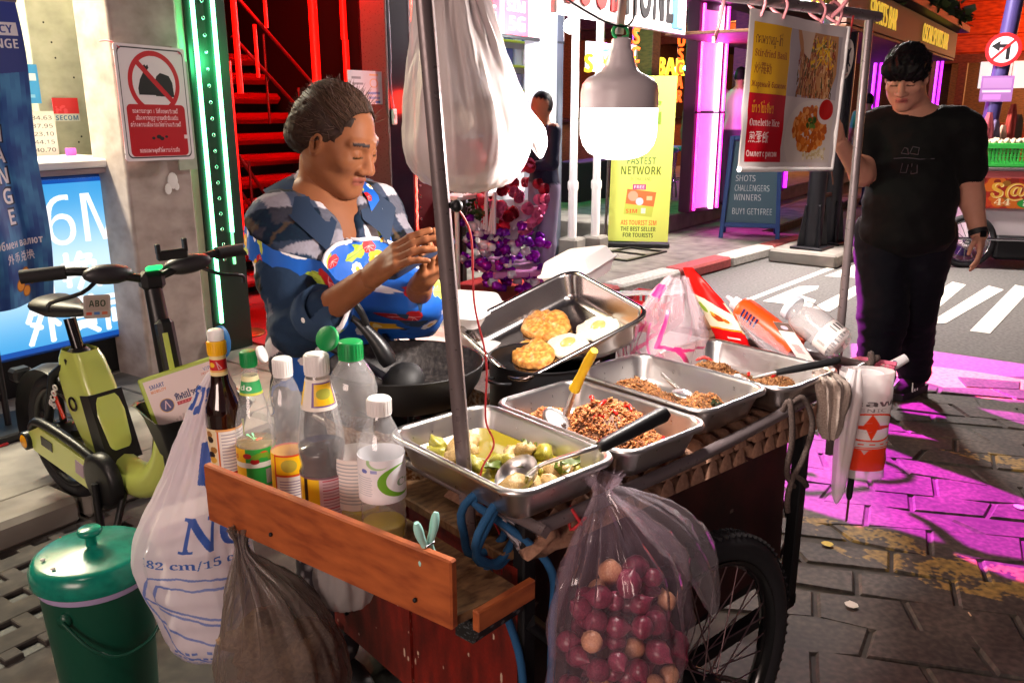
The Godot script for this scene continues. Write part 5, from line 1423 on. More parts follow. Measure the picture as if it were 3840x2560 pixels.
		solo("egg_carton", cm, pulp, ["lower brown egg carton under the curry tray", "lower brown egg carton under the shredded pork tray", "lower brown egg carton under the farthest tray", "upper brown egg carton under the curry tray", "upper brown egg carton under the shredded pork tray", "upper brown egg carton under the farthest tray"][k], "egg carton", CT, "egg cartons under the trays")
	for k in 3:
		var cr := lumpy(0.045, 80 + k, P(1.3, 0.5, 0.8), 14, 9, 1.4)
		solo("cardboard_scrap", cr, pulp, ["crumpled brown cardboard under the rail's near corner", "crumpled cardboard behind the red packet", "crumpled cardboard beside the orange sauce bottle"][k], "cardboard", [on_cart(0.06, 0.752, -0.05, 20), on_cart(1.06, 0.87, -0.44, 40), on_cart(1.09, 0.885, -0.26, 80)][k], "crumpled cardboard")
	var bt := Canvas.new(256, 256, Color(0.90, 0.80, 0.84, 0.26))
	for q in [[[70, 60], [30, 130], [36, 150], [30, 160], [90, 240]], [[84, 64], [46, 132], [100, 230]], [[150, 90], [150, 150], [210, 160]], [[170, 150], [185, 190], [160, 220]]]:
		var pts := []
		for p in q: pts.append(Vector2(p[0], p[1]))
		bt.line(pts, 6, Color(0.80, 0.10, 0.42, 0.9))
	bt.poly(PackedVector2Array([Vector2(100, 40), Vector2(135, 50), Vector2(130, 75), Vector2(104, 70)]), Color(0.82, 0.1, 0.45, 0.9))
	for k in 5: bt.line([Vector2(100 + k * 8, 110), Vector2(118 + k * 8, 190)], 2, Color(0.80, 0.2, 0.5, 0.7))
	var bm := mat("printed_film", "ffffff", 0.3); bm.albedo_texture = bt.tex(); bm.transparency = BaseMaterial3D.TRANSPARENCY_ALPHA
	var cb := pleated([[P(0.80, 1.055, -0.375), 0.02, 0.02, 0.5], [P(0.80, 1.03, -0.38), 0.035, 0.035, 0.3], [P(0.80, 0.96, -0.39), 0.072, 0.072, 0.2], [P(0.80, 0.89, -0.41), 0.10, 0.10, 0.12], [P(0.80, 0.835, -0.41), 0.09, 0.09, 0.08], [P(0.80, 0.83, -0.41), 0.01, 0.01, 0.0]], 7, 5, 26, 60, 3.0)
	solo("clear_bag", cb, bm, "crumpled clear bag with pink printed lines behind the trays", "plastic bag", CT)
	var rt := Canvas.new(128, 256, Color("cf0f14"))
	rt.rect(0, 0, 128, 84, Color("d8140f")); rt.poly(PackedVector2Array([Vector2(0, 84), Vector2(60, 84), Vector2(128, 110), Vector2(128, 170), Vector2(0, 190)]), Color("ecd9c0"))
	rt.disc(20, 120, 16, Color("8fb53a")); rt.disc(70, 140, 38, Color("f0dcae"), 0.6); rt.disc(62, 138, 22, Color("a33a14"), 0.6); rt.disc(90, 140, 10, Color("c8641e")); rt.disc(50, 130, 8, Color("d8962e"))
	rt.rect(60, 215, 50, 8, Color("e8d0d0")); rt.line([Vector2(0, 192), Vector2(128, 176)], 5, Color("d8a017"))
	var rm := print_mat("red_packet_print", rt.tex(), 0.2)
	var rows := []
	for y in 15:
		var row := PackedVector3Array()
		var v := y / 14.0
		for x in 9:
			var u := x / 8.0
			var le := P(1.0, 1.035, -0.512).lerp(P(1.0, 0.842, -0.378), v); var ri := P(1.0, 1.035, -0.470).lerp(P(1.0, 0.862, -0.288), v)
			if v < 0.5: ri = P(1.0, 1.035, -0.478).lerp(P(1.0, 0.915, -0.325), v * 2.0)
			else: ri = P(1.0, 0.915, -0.325).lerp(P(1.0, 0.858, -0.285), v * 2.0 - 1.0)
			var p := le.lerp(ri, u)
			p.x += -0.012 * sin(u * PI) * sin(v * PI) + 0.02 * (u - 0.5) * (1.0 - v) * sin(v * 5.0) + 0.004 * noise.get_noise_2d(u * 4, v * 8)
			row.append(p)
		rows.append(row)
	rows.reverse()
	var pk := MB.new().sheet(rows)
	var back := []
	for rw in rows:
		var r2 := PackedVector3Array(rw); r2.reverse()
		for j in r2.size(): r2[j].x += 0.006 + 0.012 * sin(PI * j / 8.0)
		back.append(r2)
	pk.sheet(back)
	solo("seasoning_packet", pk, rm, "red foil seasoning packet with a food picture leaning behind the trays", "packet", CT)
	var ob := thing("chilli_sauce_bottle", "orange squeeze bottle with pale nozzle wrapped in clear film", "bottle", CT * Transform3D(Basis(), P(0, 0, 0)))
	var d0 := P(1.02, 0.955, -0.338); var d1 := P(1.02, 0.875, -0.165)
	var dir := (d1 - d0).normalized()
	part(ob, "bottle_body", MB.new().tube([d0, d0 + dir * 0.006, d0 + dir * 0.02, d0 + dir * 0.10, d1], [0.018, 0.030, 0.034, 0.034, 0.030], 20), mat("orange_plastic", "e84a12", 0.35))
	part(ob, "nozzle", MB.new().tube([d0 - dir * 0.045, d0 - dir * 0.022, d0 - dir * 0.02, d0 + dir * 0.002], [0.004, 0.008, 0.016, 0.018], 14), mat("pale_nozzle", "dbb9c4", 0.4))
	var pr := MB.new()
	for k in 5: pr.box(d0 + dir * (0.03 + k * 0.011) + P(-0.034, 0.004, 0.006), P(0.003, 0.026, 0.005), 0.0, eul(25, 0, 0))
	part(ob, "printed_mark", pr, mat("navy_print", "1c2056", 0.5))
	var fl := pleated([[d0 + dir * 0.03, 0.034, 0.034, 0.06], [d0 + dir * 0.07 + P(0, -0.01, 0), 0.046, 0.05, 0.14], [d0 + dir * 0.12 + P(0, -0.02, 0.0), 0.05, 0.055, 0.18], [d1 + P(-0.01, -0.03, 0.0), 0.04, 0.05, 0.2], [d1 + P(-0.01, -0.045, 0.0), 0.005, 0.01, 0.1]], 6, 9, 22, 48, 4.0)
	part(ob, "film_wrap", fl, film("wrap_film", "e6dee6", 0.24, 0.08))
	var j0 := P(1.06, 0.966, -0.205); var j1 := P(1.06, 0.893, -0.068); var jd := (j1 - j0).normalized()
	var jar := thing("plastic_jar", "empty clear plastic jar with pale lid lying tilted at the cart end", "jar", CT)
	part(jar, "jar_body", MB.new().tube([j0, j0 + jd * 0.012, j0 + jd * 0.016, j0 + jd * 0.03, j0 + jd * 0.135, j0 + jd * 0.150, j1], [0.030, 0.030, 0.036, 0.041, 0.041, 0.038, 0.030], 28), film("jar_plastic", "f2eef0", 0.22, 0.06))
	part(jar, "lid", MB.new().tube([j0 - jd * 0.014, j0 - jd * 0.013, j0 + jd * 0.004], [0.028, 0.034, 0.034], 28), film("jar_lid", "cfdfec", 0.7, 0.3))
	var jl := Canvas.new(128, 64, Color("e4dcd8"))
	for k in 18: jl.rect(20 + k * 5, 14, 1 + k % 3, 36, Color("2a2426"))
	part(jar, "label", MB.new().tube([j0 + jd * 0.100, j0 + jd * 0.140], 0.0418, 28, false), print_mat("jar_label", jl.tex(), 0.5)).scale = Vector3.ONE
	var ck := Canvas.new(64, 256, Color("e6c9c4")); ck.rect(0, 0, 64, 60, Color("5a4238")); ck.disc(34, 34, 14, Color("b8a8b8"))
	for k in 60: ck.rect(16 + (k * 7) % 30, 150 + (k * 5) % 60, 4, 4, Color("6a5458"))
	face(thing("chopstick_packet", "slim white paper chopstick packet with brown end leaning on the jar", "packet", CT), "sleeve", P(0.985, 0.862, -0.138), P(0.995, 0.862, -0.100), P(0.985, 0.945, -0.172), P(0.975, 0.945, -0.210), 0.004, print_mat("chopstick_print", ck.tex(), 0.6))
	var bk := thing("red_basket", "small red plastic basket with slotted sides behind the egg tray", "basket", on_cart(0.98, 0.86, -0.60, 20))
	var rb := mat("red_plastic", "a80f1c", 0.4)
	for s in [[0, 0.07, 0.16, 0], [0, -0.07, 0.16, 0], [0.08, 0, 0.14, 90], [-0.08, 0, 0.14, 90]]:
		var w := MB.new(); var bz := eul(0, s[3], 0)
		for k in 9: w.box(P(s[0], 0.045, s[1]) + bz * P((k - 4) * s[2] / 8.2, 0, 0), P(0.007, 0.055, 0.004), 0.0, bz)
		w.box(P(s[0], 0.078, s[1]), P(s[2], 0.016, 0.0045), 0.001, bz); w.box(P(s[0], 0.012, s[1]), P(s[2], 0.024, 0.0045), 0.001, bz)
		part(bk, "slotted_side", w, rb)
	part(bk, "basket_base", MB.new().box(P(0, 0.002, 0), P(0.155, 0.004, 0.136)), rb)
	solo("film_roll", pleated([[P(0.0, 0.0, -0.10), 0.02, 0.02, 0.2], [P(0, 0.002, -0.05), 0.03, 0.03, 0.3], [P(0, 0, 0.05), 0.03, 0.028, 0.3], [P(0, 0, 0.11), 0.015, 0.015, 0.3]], 5, 12, 18, 40, 4.0), film("cling", "efe8ea", 0.45, 0.1), "bunched clear film lying over the red basket", "plastic film", on_cart(0.96, 0.955, -0.60, 60))
	solo("foam_box", foam_box(0.11, 0.08, 0.042), M.foam_white, "white foam clamshell box standing behind the egg tray", "foam box", CT * Transform3D(eul(-10, 18, 6), P(0.93, 0.965, -0.83)))
	solo("foam_box", foam_box(0.11, 0.08, 0.035), M.foam_white, "white foam box lid lying low behind the pan", "foam box", CT * Transform3D(eul(0, 30, 0), P(0.52, 0.900, -0.86)))
	var tbl := thing("side_board", "pale board shelf carrying foam boxes behind the cart", "shelf", CT)
	part(tbl, "shelf_board", MB.new().box(P(0.72, 0.855, -0.84), P(0.75, 0.02, 0.24), 0.003), M.white_plastic)
	for x in [0.38, 1.06]: part(tbl, "bracket", MB.new().box(P(x, 0.83, -0.80), P(0.02, 0.03, 0.18), 0.002), M.dark_steel)
	far_corner()

func foam_box(hw: float, hd: float, h: float) -> MB:
	var m := MB.new()
	var rows := []
	for lv in [[0.80, 0.0], [0.82, 0.003], [0.97, h * 0.86], [1.06, h * 0.9], [1.06, h * 1.0], [0.97, h * 1.04], [0.84, h * 1.75], [0.78, h * 1.85], [0.72, h * 1.8], [0.4, h * 1.82], [0.01, h * 1.82]]:
		var row := PackedVector3Array()
		for p in round_rect(hw * lv[0], hd * lv[0], 0.022 * lv[0], 4): row.append(P(p.x, lv[1], -p.y))
		rows.append(row)
	return m.sheet(rows, true)

func far_corner() -> void:
	var ct := Canvas.new(192, 384, Color(0.95, 0.92, 0.92, 0.55))
	var og := Color(0.90, 0.22, 0.06, 0.95)
	ct.rect(0, 268, 192, 84, og); ct.rect(0, 262, 192, 3, og)
	ct.disc(104, 190, 52, og); ct.disc(104, 190, 46, Color(0.95, 0.92, 0.92, 0.75))
	ct.poly(PackedVector2Array([Vector2(104, 142), Vector2(114, 180), Vector2(104, 238), Vector2(94, 180)]), og); ct.poly(PackedVector2Array([Vector2(60, 190), Vector2(104, 180), Vector2(148, 190), Vector2(104, 200)]), og)
	ct.text("cleaware", font(false, true), 52, 92, 22, Color(0.25, 0.2, 0.22, 0.85)); ct.text("HYGIENIC", font(), 50, 122, 12, Color(0.45, 0.4, 0.42, 0.8))
	for k in 12: ct.rect(12 + k * 15, 250, 8, 4, og)
	var cm := mat("cup_bag_film", "ffffff", 0.25); cm.albedo_texture = ct.tex(); cm.transparency = BaseMaterial3D.TRANSPARENCY_ALPHA
	var bag := thing("cup_bag", "clear bag of plastic cups with orange emblem hanging at the far rail corner", "plastic bag", CT * Transform3D(eul(0, -58, 3), P(1.005, 0.735, 0.035)))
	var rows := []
	for y in 13:
		var v := y / 12.0
		var row := PackedVector3Array()
		for x in 29:
			var a := -TAU * x / 28.0
			var w := (0.060 - 0.012 * v) * (1.0 + 0.06 * noise.get_noise_2d(cos(a) * 3, v * 9 + sin(a)))
			row.append(P(sin(a) * w, 0.135 - v * 0.26, -cos(a) * w * 0.62))
		rows.append(row)
	rows.reverse()
	part(bag, "bag_film", MB.new().sheet(rows), cm)
	var cups := film("cup_plastic", "efe9ea", 0.5, 0.3)
	for k in 9: part(bag, "cup", MB.new().lathe(P(0, -0.10 + k * 0.022, 0), [Vector2(0.026, 0.0), Vector2(0.033, 0.05), Vector2(0.036, 0.052)], 16), cups)
	var gl := pleated([[P(0, 0.20, 0), 0.012, 0.012, 0.3], [P(0, 0.14, 0.0), 0.03, 0.022, 0.25], [P(0.002, 0.05, 0.0), 0.032, 0.02, 0.16], [P(0.004, -0.04, 0.0), 0.024, 0.016, 0.1], [P(0.004, -0.10, 0.0), 0.015, 0.012, 0.06], [P(0.004, -0.125, 0.0), 0.002, 0.002, 0.0]], 5, 21, 24, 36, 2.0)
	solo("plastic_glove_bag", gl, film("milky_film", "e9dfdf", 0.6, 0.35), "limp milky plastic sleeve hanging below the rags", "plastic bag", CT * Transform3D(eul(0, 0, -4), P(0.915, 0.69, 0.035)))
	var rag := mottle("grey_rag", "8a7a70", "cdbcb0", 14.0, 0.95, 0.3, [], 0.05, 75)
	var drk := mottle("dark_rag", "2b2220", "6a5850", 14.0, 0.95, 0.3, [], 0.05, 76)
	solo("cloth_rag", pleated([[P(0.86, 0.885, 0.0), 0.025, 0.025, 0.3], [P(0.862, 0.865, 0.02), 0.036, 0.028, 0.35], [P(0.865, 0.82, 0.025), 0.032, 0.024, 0.4], [P(0.868, 0.775, 0.025), 0.028, 0.02, 0.4], [P(0.87, 0.735, 0.025), 0.014, 0.012, 0.4]], 7, 15, 24, 60, 3.0), rag, "wrung grey cloth rag draped over the far rail", "rag", CT)
	var ks := MB.new()
	for q in [[P(0.70, 0.835, 0.0), P(0.695, 0.86, 0.018), P(0.70, 0.78, 0.028), P(0.705, 0.70, 0.02), P(0.73, 0.66, 0.025)], [P(0.72, 0.838, 0.0), P(0.74, 0.86, 0.02), P(0.765, 0.80, 0.035), P(0.755, 0.73, 0.03), P(0.725, 0.685, 0.025)], [P(0.725, 0.69, 0.025), P(0.75, 0.67, 0.035), P(0.775, 0.65, 0.03)], [P(0.725, 0.69, 0.025), P(0.70, 0.65, 0.03), P(0.705, 0.61, 0.03)]]:
		ks.tube(curve(q, 5), 0.0065, 6)
	solo("tied_strip", ks, drk, "dark torn cloth strip knotted over the side rail", "rag", CT)
	var pb := thing("straw_basket", "pink mesh plastic basket with purple band at the cart's far end", "basket", CT * Transform3D(eul(6, 35, -18), P(1.20, 0.775, -0.06)))
	var pink := mat("pink_plastic", "e0708c", 0.45)
	for s in [1.0, -1.0]:
		var w := MB.new()
		for k in 11: w.box(P(-0.07 + k * 0.014, 0, s * 0.04), P(0.003, 0.10, 0.003))
		for k in 8: w.box(P(0, -0.045 + k * 0.0128, s * 0.041), P(0.145, 0.003, 0.003))
		w.box(P(0, 0.054, s * 0.041), P(0.155, 0.010, 0.006), 0.001)
		part(pb, "mesh_side", w, pink)
	for s in [1.0, -1.0]:
		var w := MB.new()
		for k in 6: w.box(P(s * 0.072, 0, -0.033 + k * 0.0132), P(0.003, 0.10, 0.003))
		for k in 8: w.box(P(s * 0.073, -0.045 + k * 0.0128, 0), P(0.003, 0.003, 0.08))
		w.box(P(s * 0.073, 0.054, 0), P(0.006, 0.010, 0.09), 0.001)
		part(pb, "mesh_end", w, pink)
	part(pb, "basket_base", MB.new().box(P(0, -0.05, 0), P(0.145, 0.004, 0.08)), pink)
	part(pb, "purple_band", MB.new().tube([P(-0.05, 0.06, 0.045), P(0.0, 0.0, 0.046), P(0.05, -0.045, 0.046)], 0.006, 6), mat("purple_band", "3a2a6a", 0.5))
	solo("straw_pack", MB.new().tube([P(1.20, 0.80, -0.05), P(1.235, 0.822, -0.02), P(1.265, 0.842, 0.0)], [0.010, 0.014, 0.012], 8), film("straw_film", "f2f0f2", 0.75, 0.2), "white wrapped straws sticking out of the pink basket", "straws", CT)
	var sk := thing("sharpening_tool", "black handled skewer tool hanging point down from the far rail", "tool", CT)
	part(sk, "handle", MB.new().tube([P(1.045, 0.625, 0.0), P(1.045, 0.62, 0.0), P(1.043, 0.53, 0.0), P(1.043, 0.522, 0)], [0.006, 0.009, 0.008, 0.005], 8), M.black_plastic)
	part(sk, "blade", MB.new().box(P(1.043, 0.492, 0), P(0.009, 0.062, 0.003), 0.001), mat("rusty_blade", "8a5a44", 0.5, 0.6))
	part(sk, "string", MB.new().tube([P(1.05, 0.83, -0.02), P(1.046, 0.63, 0.0)], 0.0015, 5), M.red_cord)
	solo("corner_lashing", MB.new().tube(curve([P(1.12, 0.845, -0.03), P(1.15, 0.86, -0.02), P(1.16, 0.84, -0.06), P(1.13, 0.82, -0.05), P(1.12, 0.85, -0.02), P(1.155, 0.865, -0.04), P(1.17, 0.80, -0.04), P(1.16, 0.72, -0.03)], 5), 0.008, 7), drk, "dark cord lashing wound round the far rail corner", "cord", CT)

	var oc := CT * Transform3D(Basis(), P(0.135, 0.0, 0.062))
	var onion := mottle("shallot_skin", "4a1026", "9a3c54", 26.0, 0.3, 0.1, [[0.35, "6e1c38"], [0.6, "882e48"]], 0.03, 77)
	var pale := mottle("shallot_pale", "b06a54", "e0b08a", 26.0, 0.4, 0.1, [[0.5, "c98a6a"]], 0.03, 78)
	var sh := MB.new().lathe(Vector3.ZERO, [Vector2(0.0005, -0.021), Vector2(0.008, -0.019), Vector2(0.017, -0.009), Vector2(0.019, 0.001), Vector2(0.015, 0.012), Vector2(0.007, 0.019), Vector2(0.002, 0.027), Vector2(0.0005, 0.030)], 14).mesh()
	var r := RandomNumberGenerator.new(); r.seed = 91
	var placed := []
	var tries := 0
	while placed.size() < 120 and tries < 9000:
		tries += 1
		var y := r.randf_range(0.385, 0.69)
		var R := 0.126 * sqrt(clampf(1.0 - pow((y - 0.52) / 0.18, 2), 0.02, 1.0))
		var a := r.randf() * TAU; var f := sqrt(r.randf())
		var p := P(cos(a) * R * f, y, sin(a) * R * 0.62 * f)
		var ok := true
		for q in placed:
			if (q as Vector3).distance_to(p) < 0.031: ok = false; break
		if not ok: continue
		placed.append(p)
		var o := solo("shallot", sh, onion if r.randf() < 0.8 else pale, "small shallot packed in the knotted clear bag on the rail", "shallot", oc * Transform3D(Basis.from_euler(Vector3(r.randf() * 6, r.randf() * 6, r.randf() * 6)) * (0.85 + 0.3 * r.randf()), p), "shallots in the clear bag")
	var ob := pleated([[P(-0.015, 0.865, -0.035), 0.03, 0.024, 0.5], [P(-0.02, 0.845, -0.035), 0.016, 0.014, 0.3], [P(-0.02, 0.83, -0.03), 0.02, 0.018, 0.25], [P(-0.01, 0.78, -0.015), 0.065, 0.045, 0.22], [P(0.0, 0.71, 0.0), 0.118, 0.075, 0.16], [P(0.0, 0.62, 0.0), 0.138, 0.090, 0.09], [P(0, 0.52, 0), 0.142, 0.096, 0.05], [P(0, 0.43, 0), 0.12, 0.085, 0.04], [P(0, 0.37, 0), 0.06, 0.05, 0.03], [P(0, 0.362, 0), 0.004, 0.004, 0]], 13, 31, 40, 110, 1.6)
	solo("shallot_bag", ob, film("shallot_film", "d8bcd0", 0.085, 0.08), "clear plastic bag knotted on the side rail and full of shallots", "plastic bag", oc)
	var tailm := pleated([[P(0.0, 0.84, -0.02), 0.02, 0.02, 0.4], [P(0.05, 0.80, 0.01), 0.045, 0.014, 0.4], [P(0.12, 0.73, 0.02), 0.055, 0.016, 0.35], [P(0.19, 0.64, 0.02), 0.04, 0.014, 0.3], [P(0.235, 0.55, 0.02), 0.018, 0.008, 0.3], [P(0.245, 0.515, 0.02), 0.003, 0.003, 0.1]], 5, 33, 26, 48, 3.0)
	solo("bag_tail", tailm, film("tail_film", "d9cbd6", 0.13, 0.08), "loose twisted end of clear film hanging beside the shallot bag", "plastic bag", oc)
	solo("red_twine", MB.new().tube(curve([P(0.06, 0.82, 0.012), P(0.075, 0.79, 0.02), P(0.08, 0.81, -0.01), P(0.07, 0.775, 0.0), P(0.085, 0.80, 0.02)], 4), 0.003, 5), M.red_cord, "short red twine wound round the side rail", "string", CT)

func frame_of(fwd: Vector3, up := Vector3.UP) -> Basis:
	var z := fwd.normalized(); var x := up.cross(z).normalized()
	return Basis(x, z.cross(x), z)

func add_head(b: Body, c: Vector3, B: Basis, s: float, female: bool) -> void:
	var q := func(x: float, y: float, z: float) -> Vector3: return c + B * (Vector3(x, y, z) * s)
	b.blob(q.call(0, 0.025, -0.015), P(0.074, 0.092, 0.094) * s, B, 0.02)
	b.blob(q.call(0, -0.040, 0.026), P(0.055, 0.075, 0.060) * s, B, 0.035)
	b.bone(q.call(-0.044, -0.055, 0.0), q.call(-0.014, -0.098, 0.060), 0.024 * s, 0.02 * s, 0.03)
	b.bone(q.call(0.044, -0.055, 0.0), q.call(0.014, -0.098, 0.060), 0.024 * s, 0.02 * s, 0.03)
	for e in [-1.0, 1.0]:
		b.blob(q.call(e * 0.042, -0.020, 0.056), P(0.026, 0.022, 0.024) * s, B, 0.025)
		b.bone(q.call(e * 0.010, 0.026, 0.084), q.call(e * 0.046, 0.028, 0.066), 0.010 * s, 0.009 * s, 0.014)
		b.blob(q.call(e * 0.031, 0.006, 0.092), P(0.018, 0.0115, 0.014) * s, B, 0.010, true)
		b.blob(q.call(e * 0.031, 0.003, 0.0735), P(0.0155, 0.0125, 0.012) * s, B, 0.003)
		b.blob(q.call(e * 0.0755, -0.006, -0.012), P(0.010, 0.031, 0.019) * s, B * eul(8, e * 18, 0), 0.008)
		b.blob(q.call(e * 0.080, -0.004, -0.008), P(0.004, 0.019, 0.010) * s, B * eul(8, e * 18, 0), 0.004, true)
		b.blob(q.call(e * 0.0155, -0.035, 0.093), P(0.0115, 0.0095, 0.012) * s, B, 0.006)
	b.bone(q.call(0, 0.012, 0.084), q.call(0, -0.030, 0.104), 0.0085 * s, 0.0140 * s, 0.010)
	b.bone(q.call(-0.019, -0.061, 0.081), q.call(0, -0.0575, 0.092), 0.0055 * s, 0.0075 * s, 0.006)
	b.bone(q.call(0.019, -0.061, 0.081), q.call(0, -0.0575, 0.092), 0.0055 * s, 0.0075 * s, 0.006)
	b.bone(q.call(-0.015, -0.0720, 0.082), q.call(0.015, -0.0720, 0.082), 0.0082 * s, 0.0082 * s, 0.005)
	b.blob(q.call(0, -0.098, 0.072), P(0.022, 0.018, 0.018) * s, B, 0.02)

func face_paint(c: Vector3, B: Basis, s: float, skin: Color, lips: Color) -> Callable:
	var I := B.inverse()
	return func(p: Vector3) -> Color:
		var w: Vector3 = I * (p - c) / s
		var k := skin * (1.0 + 0.10 * noise.get_noise_3d(p.x * 40, p.y * 40, p.z * 40))
		if w.z > 0.05:
			var ax := absf(w.x)
			if absf(w.y + 0.0645) < 0.0115 - 0.2 * maxf(ax - 0.012, 0.0) and ax < 0.024 and w.z > 0.074:
				k = lips * (0.55 if absf(w.y + 0.0655) < 0.0022 else 1.0)
			elif absf(w.y - (0.031 - 0.10 * absf(ax - 0.03))) < 0.0042 and ax > 0.012 and ax < 0.052: k = Color(0.018, 0.010, 0.008)
			elif absf(w.y + 0.0035) < 0.0028 and ax > 0.016 and ax < 0.047: k = skin * 0.10
			elif w.y < -0.038 and w.y > -0.043 and ax > 0.006 and ax < 0.013 and w.z > 0.094: k = skin * 0.4
		k.a = 1.0
		return k

func add_hand(b: Body, wrist: Vector3, B: Basis, s: float, curl: Array, thumb: float, flip := 1.0) -> void:
	var q := func(x: float, y: float, z: float) -> Vector3: return wrist + B * (Vector3(x * flip, y, z) * s)
	b.bone(q.call(0, 0, -0.01), q.call(0.0, 0, 0.035), 0.022 * s, 0.022 * s, 0.02)
	for k in 4:
		var x := 0.028 - k * 0.0185
		b.bone(q.call(x * 0.55, 0, 0.01), q.call(x, 0.002, 0.075), 0.0135 * s, 0.011 * s, 0.012)
	var lens := [[0.036, 0.023, 0.019], [0.041, 0.026, 0.020], [0.038, 0.024, 0.019], [0.030, 0.019, 0.017]]
	for k in 4:
		var x := 0.028 - k * 0.0185
		var p := Vector3(x, 0.002, 0.076)
		var a := 0.0
		var rr := 0.0092 if k < 3 else 0.008
		for j in 3:
			a += curl[k] * [0.7, 1.0, 0.8][j]
			var n: Vector3 = p + Vector3((1.5 - k) * 0.0012, -sin(a) * lens[k][j], cos(a) * lens[k][j])
			b.bone(q.call(p.x, p.y, p.z), q.call(n.x, n.y, n.z), (rr - j * 0.0008) * s, (rr - (j + 1) * 0.0008) * s, 0.003)
			p = n
	b.bone(q.call(0.018, -0.006, 0.012), q.call(0.042, -0.014 - 0.01 * thumb, 0.040), 0.0145 * s, 0.011 * s, 0.012)
	b.bone(q.call(0.042, -0.014 - 0.01 * thumb, 0.040), q.call(0.050 - 0.012 * thumb, -0.022 - 0.02 * thumb, 0.066), 0.0105 * s, 0.0095 * s, 0.004)
	b.bone(q.call(0.050 - 0.012 * thumb, -0.022 - 0.02 * thumb, 0.066), q.call(0.050 - 0.024 * thumb, -0.026 - 0.026 * thumb, 0.090), 0.0095 * s, 0.008 * s, 0.003)

func hair_mesh(c: Vector3, B: Basis, s: float, blobs: Array, cuts: Array, cell: float, amp: float, tone: Color) -> MB:
	var h := Body.new()
	for q in blobs: h.blob(c + B * (q[0] * s), q[1] * s, B, 0.02)
	for q in cuts: h.blob(c + B * (q[0] * s), q[1] * s, B, 0.012, true)
	var I := B.inverse()
	h.extra = func(p: Vector3, d: float) -> float:
		var w: Vector3 = I * (p - c)
		var an := atan2(w.x, w.y + 0.02)
		return d + amp * (noise.get_noise_2d(an * 9.0, w.z * 14.0) + 0.6 * noise.get_noise_2d(an * 30.0, w.z * 30.0))
	return h.build(cell, func(p: Vector3) -> Color:
		var w: Vector3 = I * (p - c)
		var k := tone * (1.0 + 0.9 * maxf(noise.get_noise_2d(atan2(w.x, w.y + 0.02) * 26.0, w.z * 26.0), -0.6)); k.a = 1.0
		return k)

func strands(c: Vector3, B: Basis, n: int, seed_: int, rad: Vector3, len: float, cone: Callable) -> MB:
	var m := MB.new(); var r := RandomNumberGenerator.new(); r.seed = seed_
	var k := 0
	while k < n:
		var d := Vector3(r.randf_range(-1, 1), r.randf_range(-0.4, 1), r.randf_range(-1, 0.9)).normalized()
		if not cone.call(d): continue
		var p := d * rad
		var t := (Vector3(r.randf_range(-1, 1), r.randf_range(-0.5, 0.6), r.randf_range(-1, 0.2)) + d * 0.6).normalized()
		m.tube([c + B * (p * 0.97), c + B * (p + t * len * 0.5), c + B * (p + t * len * 0.8 + d * len * 0.3)], [0.0007, 0.0006, 0.0003], 3, false)
		k += 1
	return m

func people() -> void:
	var skinm := vcol("skin", 0.52); skinm.metallic_specular = 0.26
	var cloth := vcol("woven_cloth", 0.85); cloth.rim_enabled = true; cloth.rim = 0.04; cloth.rim_tint = 0.9; cloth.metallic_specular = 0.3
	vcol("hair", 0.62).metallic_specular = 0.3
	vendor()
	walker()
	flower_carrier()
	bystanders()

func apron_tex() -> ImageTexture:
	var c := Canvas.new(512, 512, Color("0b57b4"))
	var r := RandomNumberGenerator.new(); r.seed = 12
	for k in 15:
		var p := Vector2(r.randf() * 512, r.randf() * 512); var a := r.randf() * TAU
		var pts := PackedVector2Array()
		for j in 22:
			var t := TAU * j / 22; var q := Vector2(cos(t) * 46, sin(t) * 24 * (1.0 - 0.35 * cos(t)) * (0.75 + 0.25 * cos(t * 7)))
			pts.append(p + q.rotated(a))
		c.poly(pts, [Color("a9b83a"), Color("93a92e"), Color("bcc452")][k % 3])
		c.line([p + Vector2(-44, 0).rotated(a), p + Vector2(44, 0).rotated(a)], 2, Color("6a7a22"))
	for k in 42:
		var p := Vector2((k % 6) * 86 + r.randf_range(10, 70), (k / 6) * 74 + r.randf_range(4, 60))
		match k % 4:
			0, 2:
				for j in 8: c.disc(p.x + cos(TAU * j / 8) * 13, p.y + sin(TAU * j / 8) * 13, 8, Color("e6e0e2"))
				c.disc(p.x, p.y, 7, Color("e0a81c"))
			1:
				for j in 5: c.disc(p.x + cos(TAU * j / 5) * 13, p.y + sin(TAU * j / 5) * 13, 12, Color("e2a820"))
				c.disc(p.x, p.y, 7, Color("f0dc9a"))
			3:
				for j in 6: c.disc(p.x + cos(TAU * j / 6) * 11, p.y + sin(TAU * j / 6) * 11, 12, Color("b8121e"))
				for j in 5: c.line([p, p + Vector2(cos(j * 0.7) * 18, sin(j * 0.7) * 18)], 2, Color("e09a9a"))
	return c.tex()

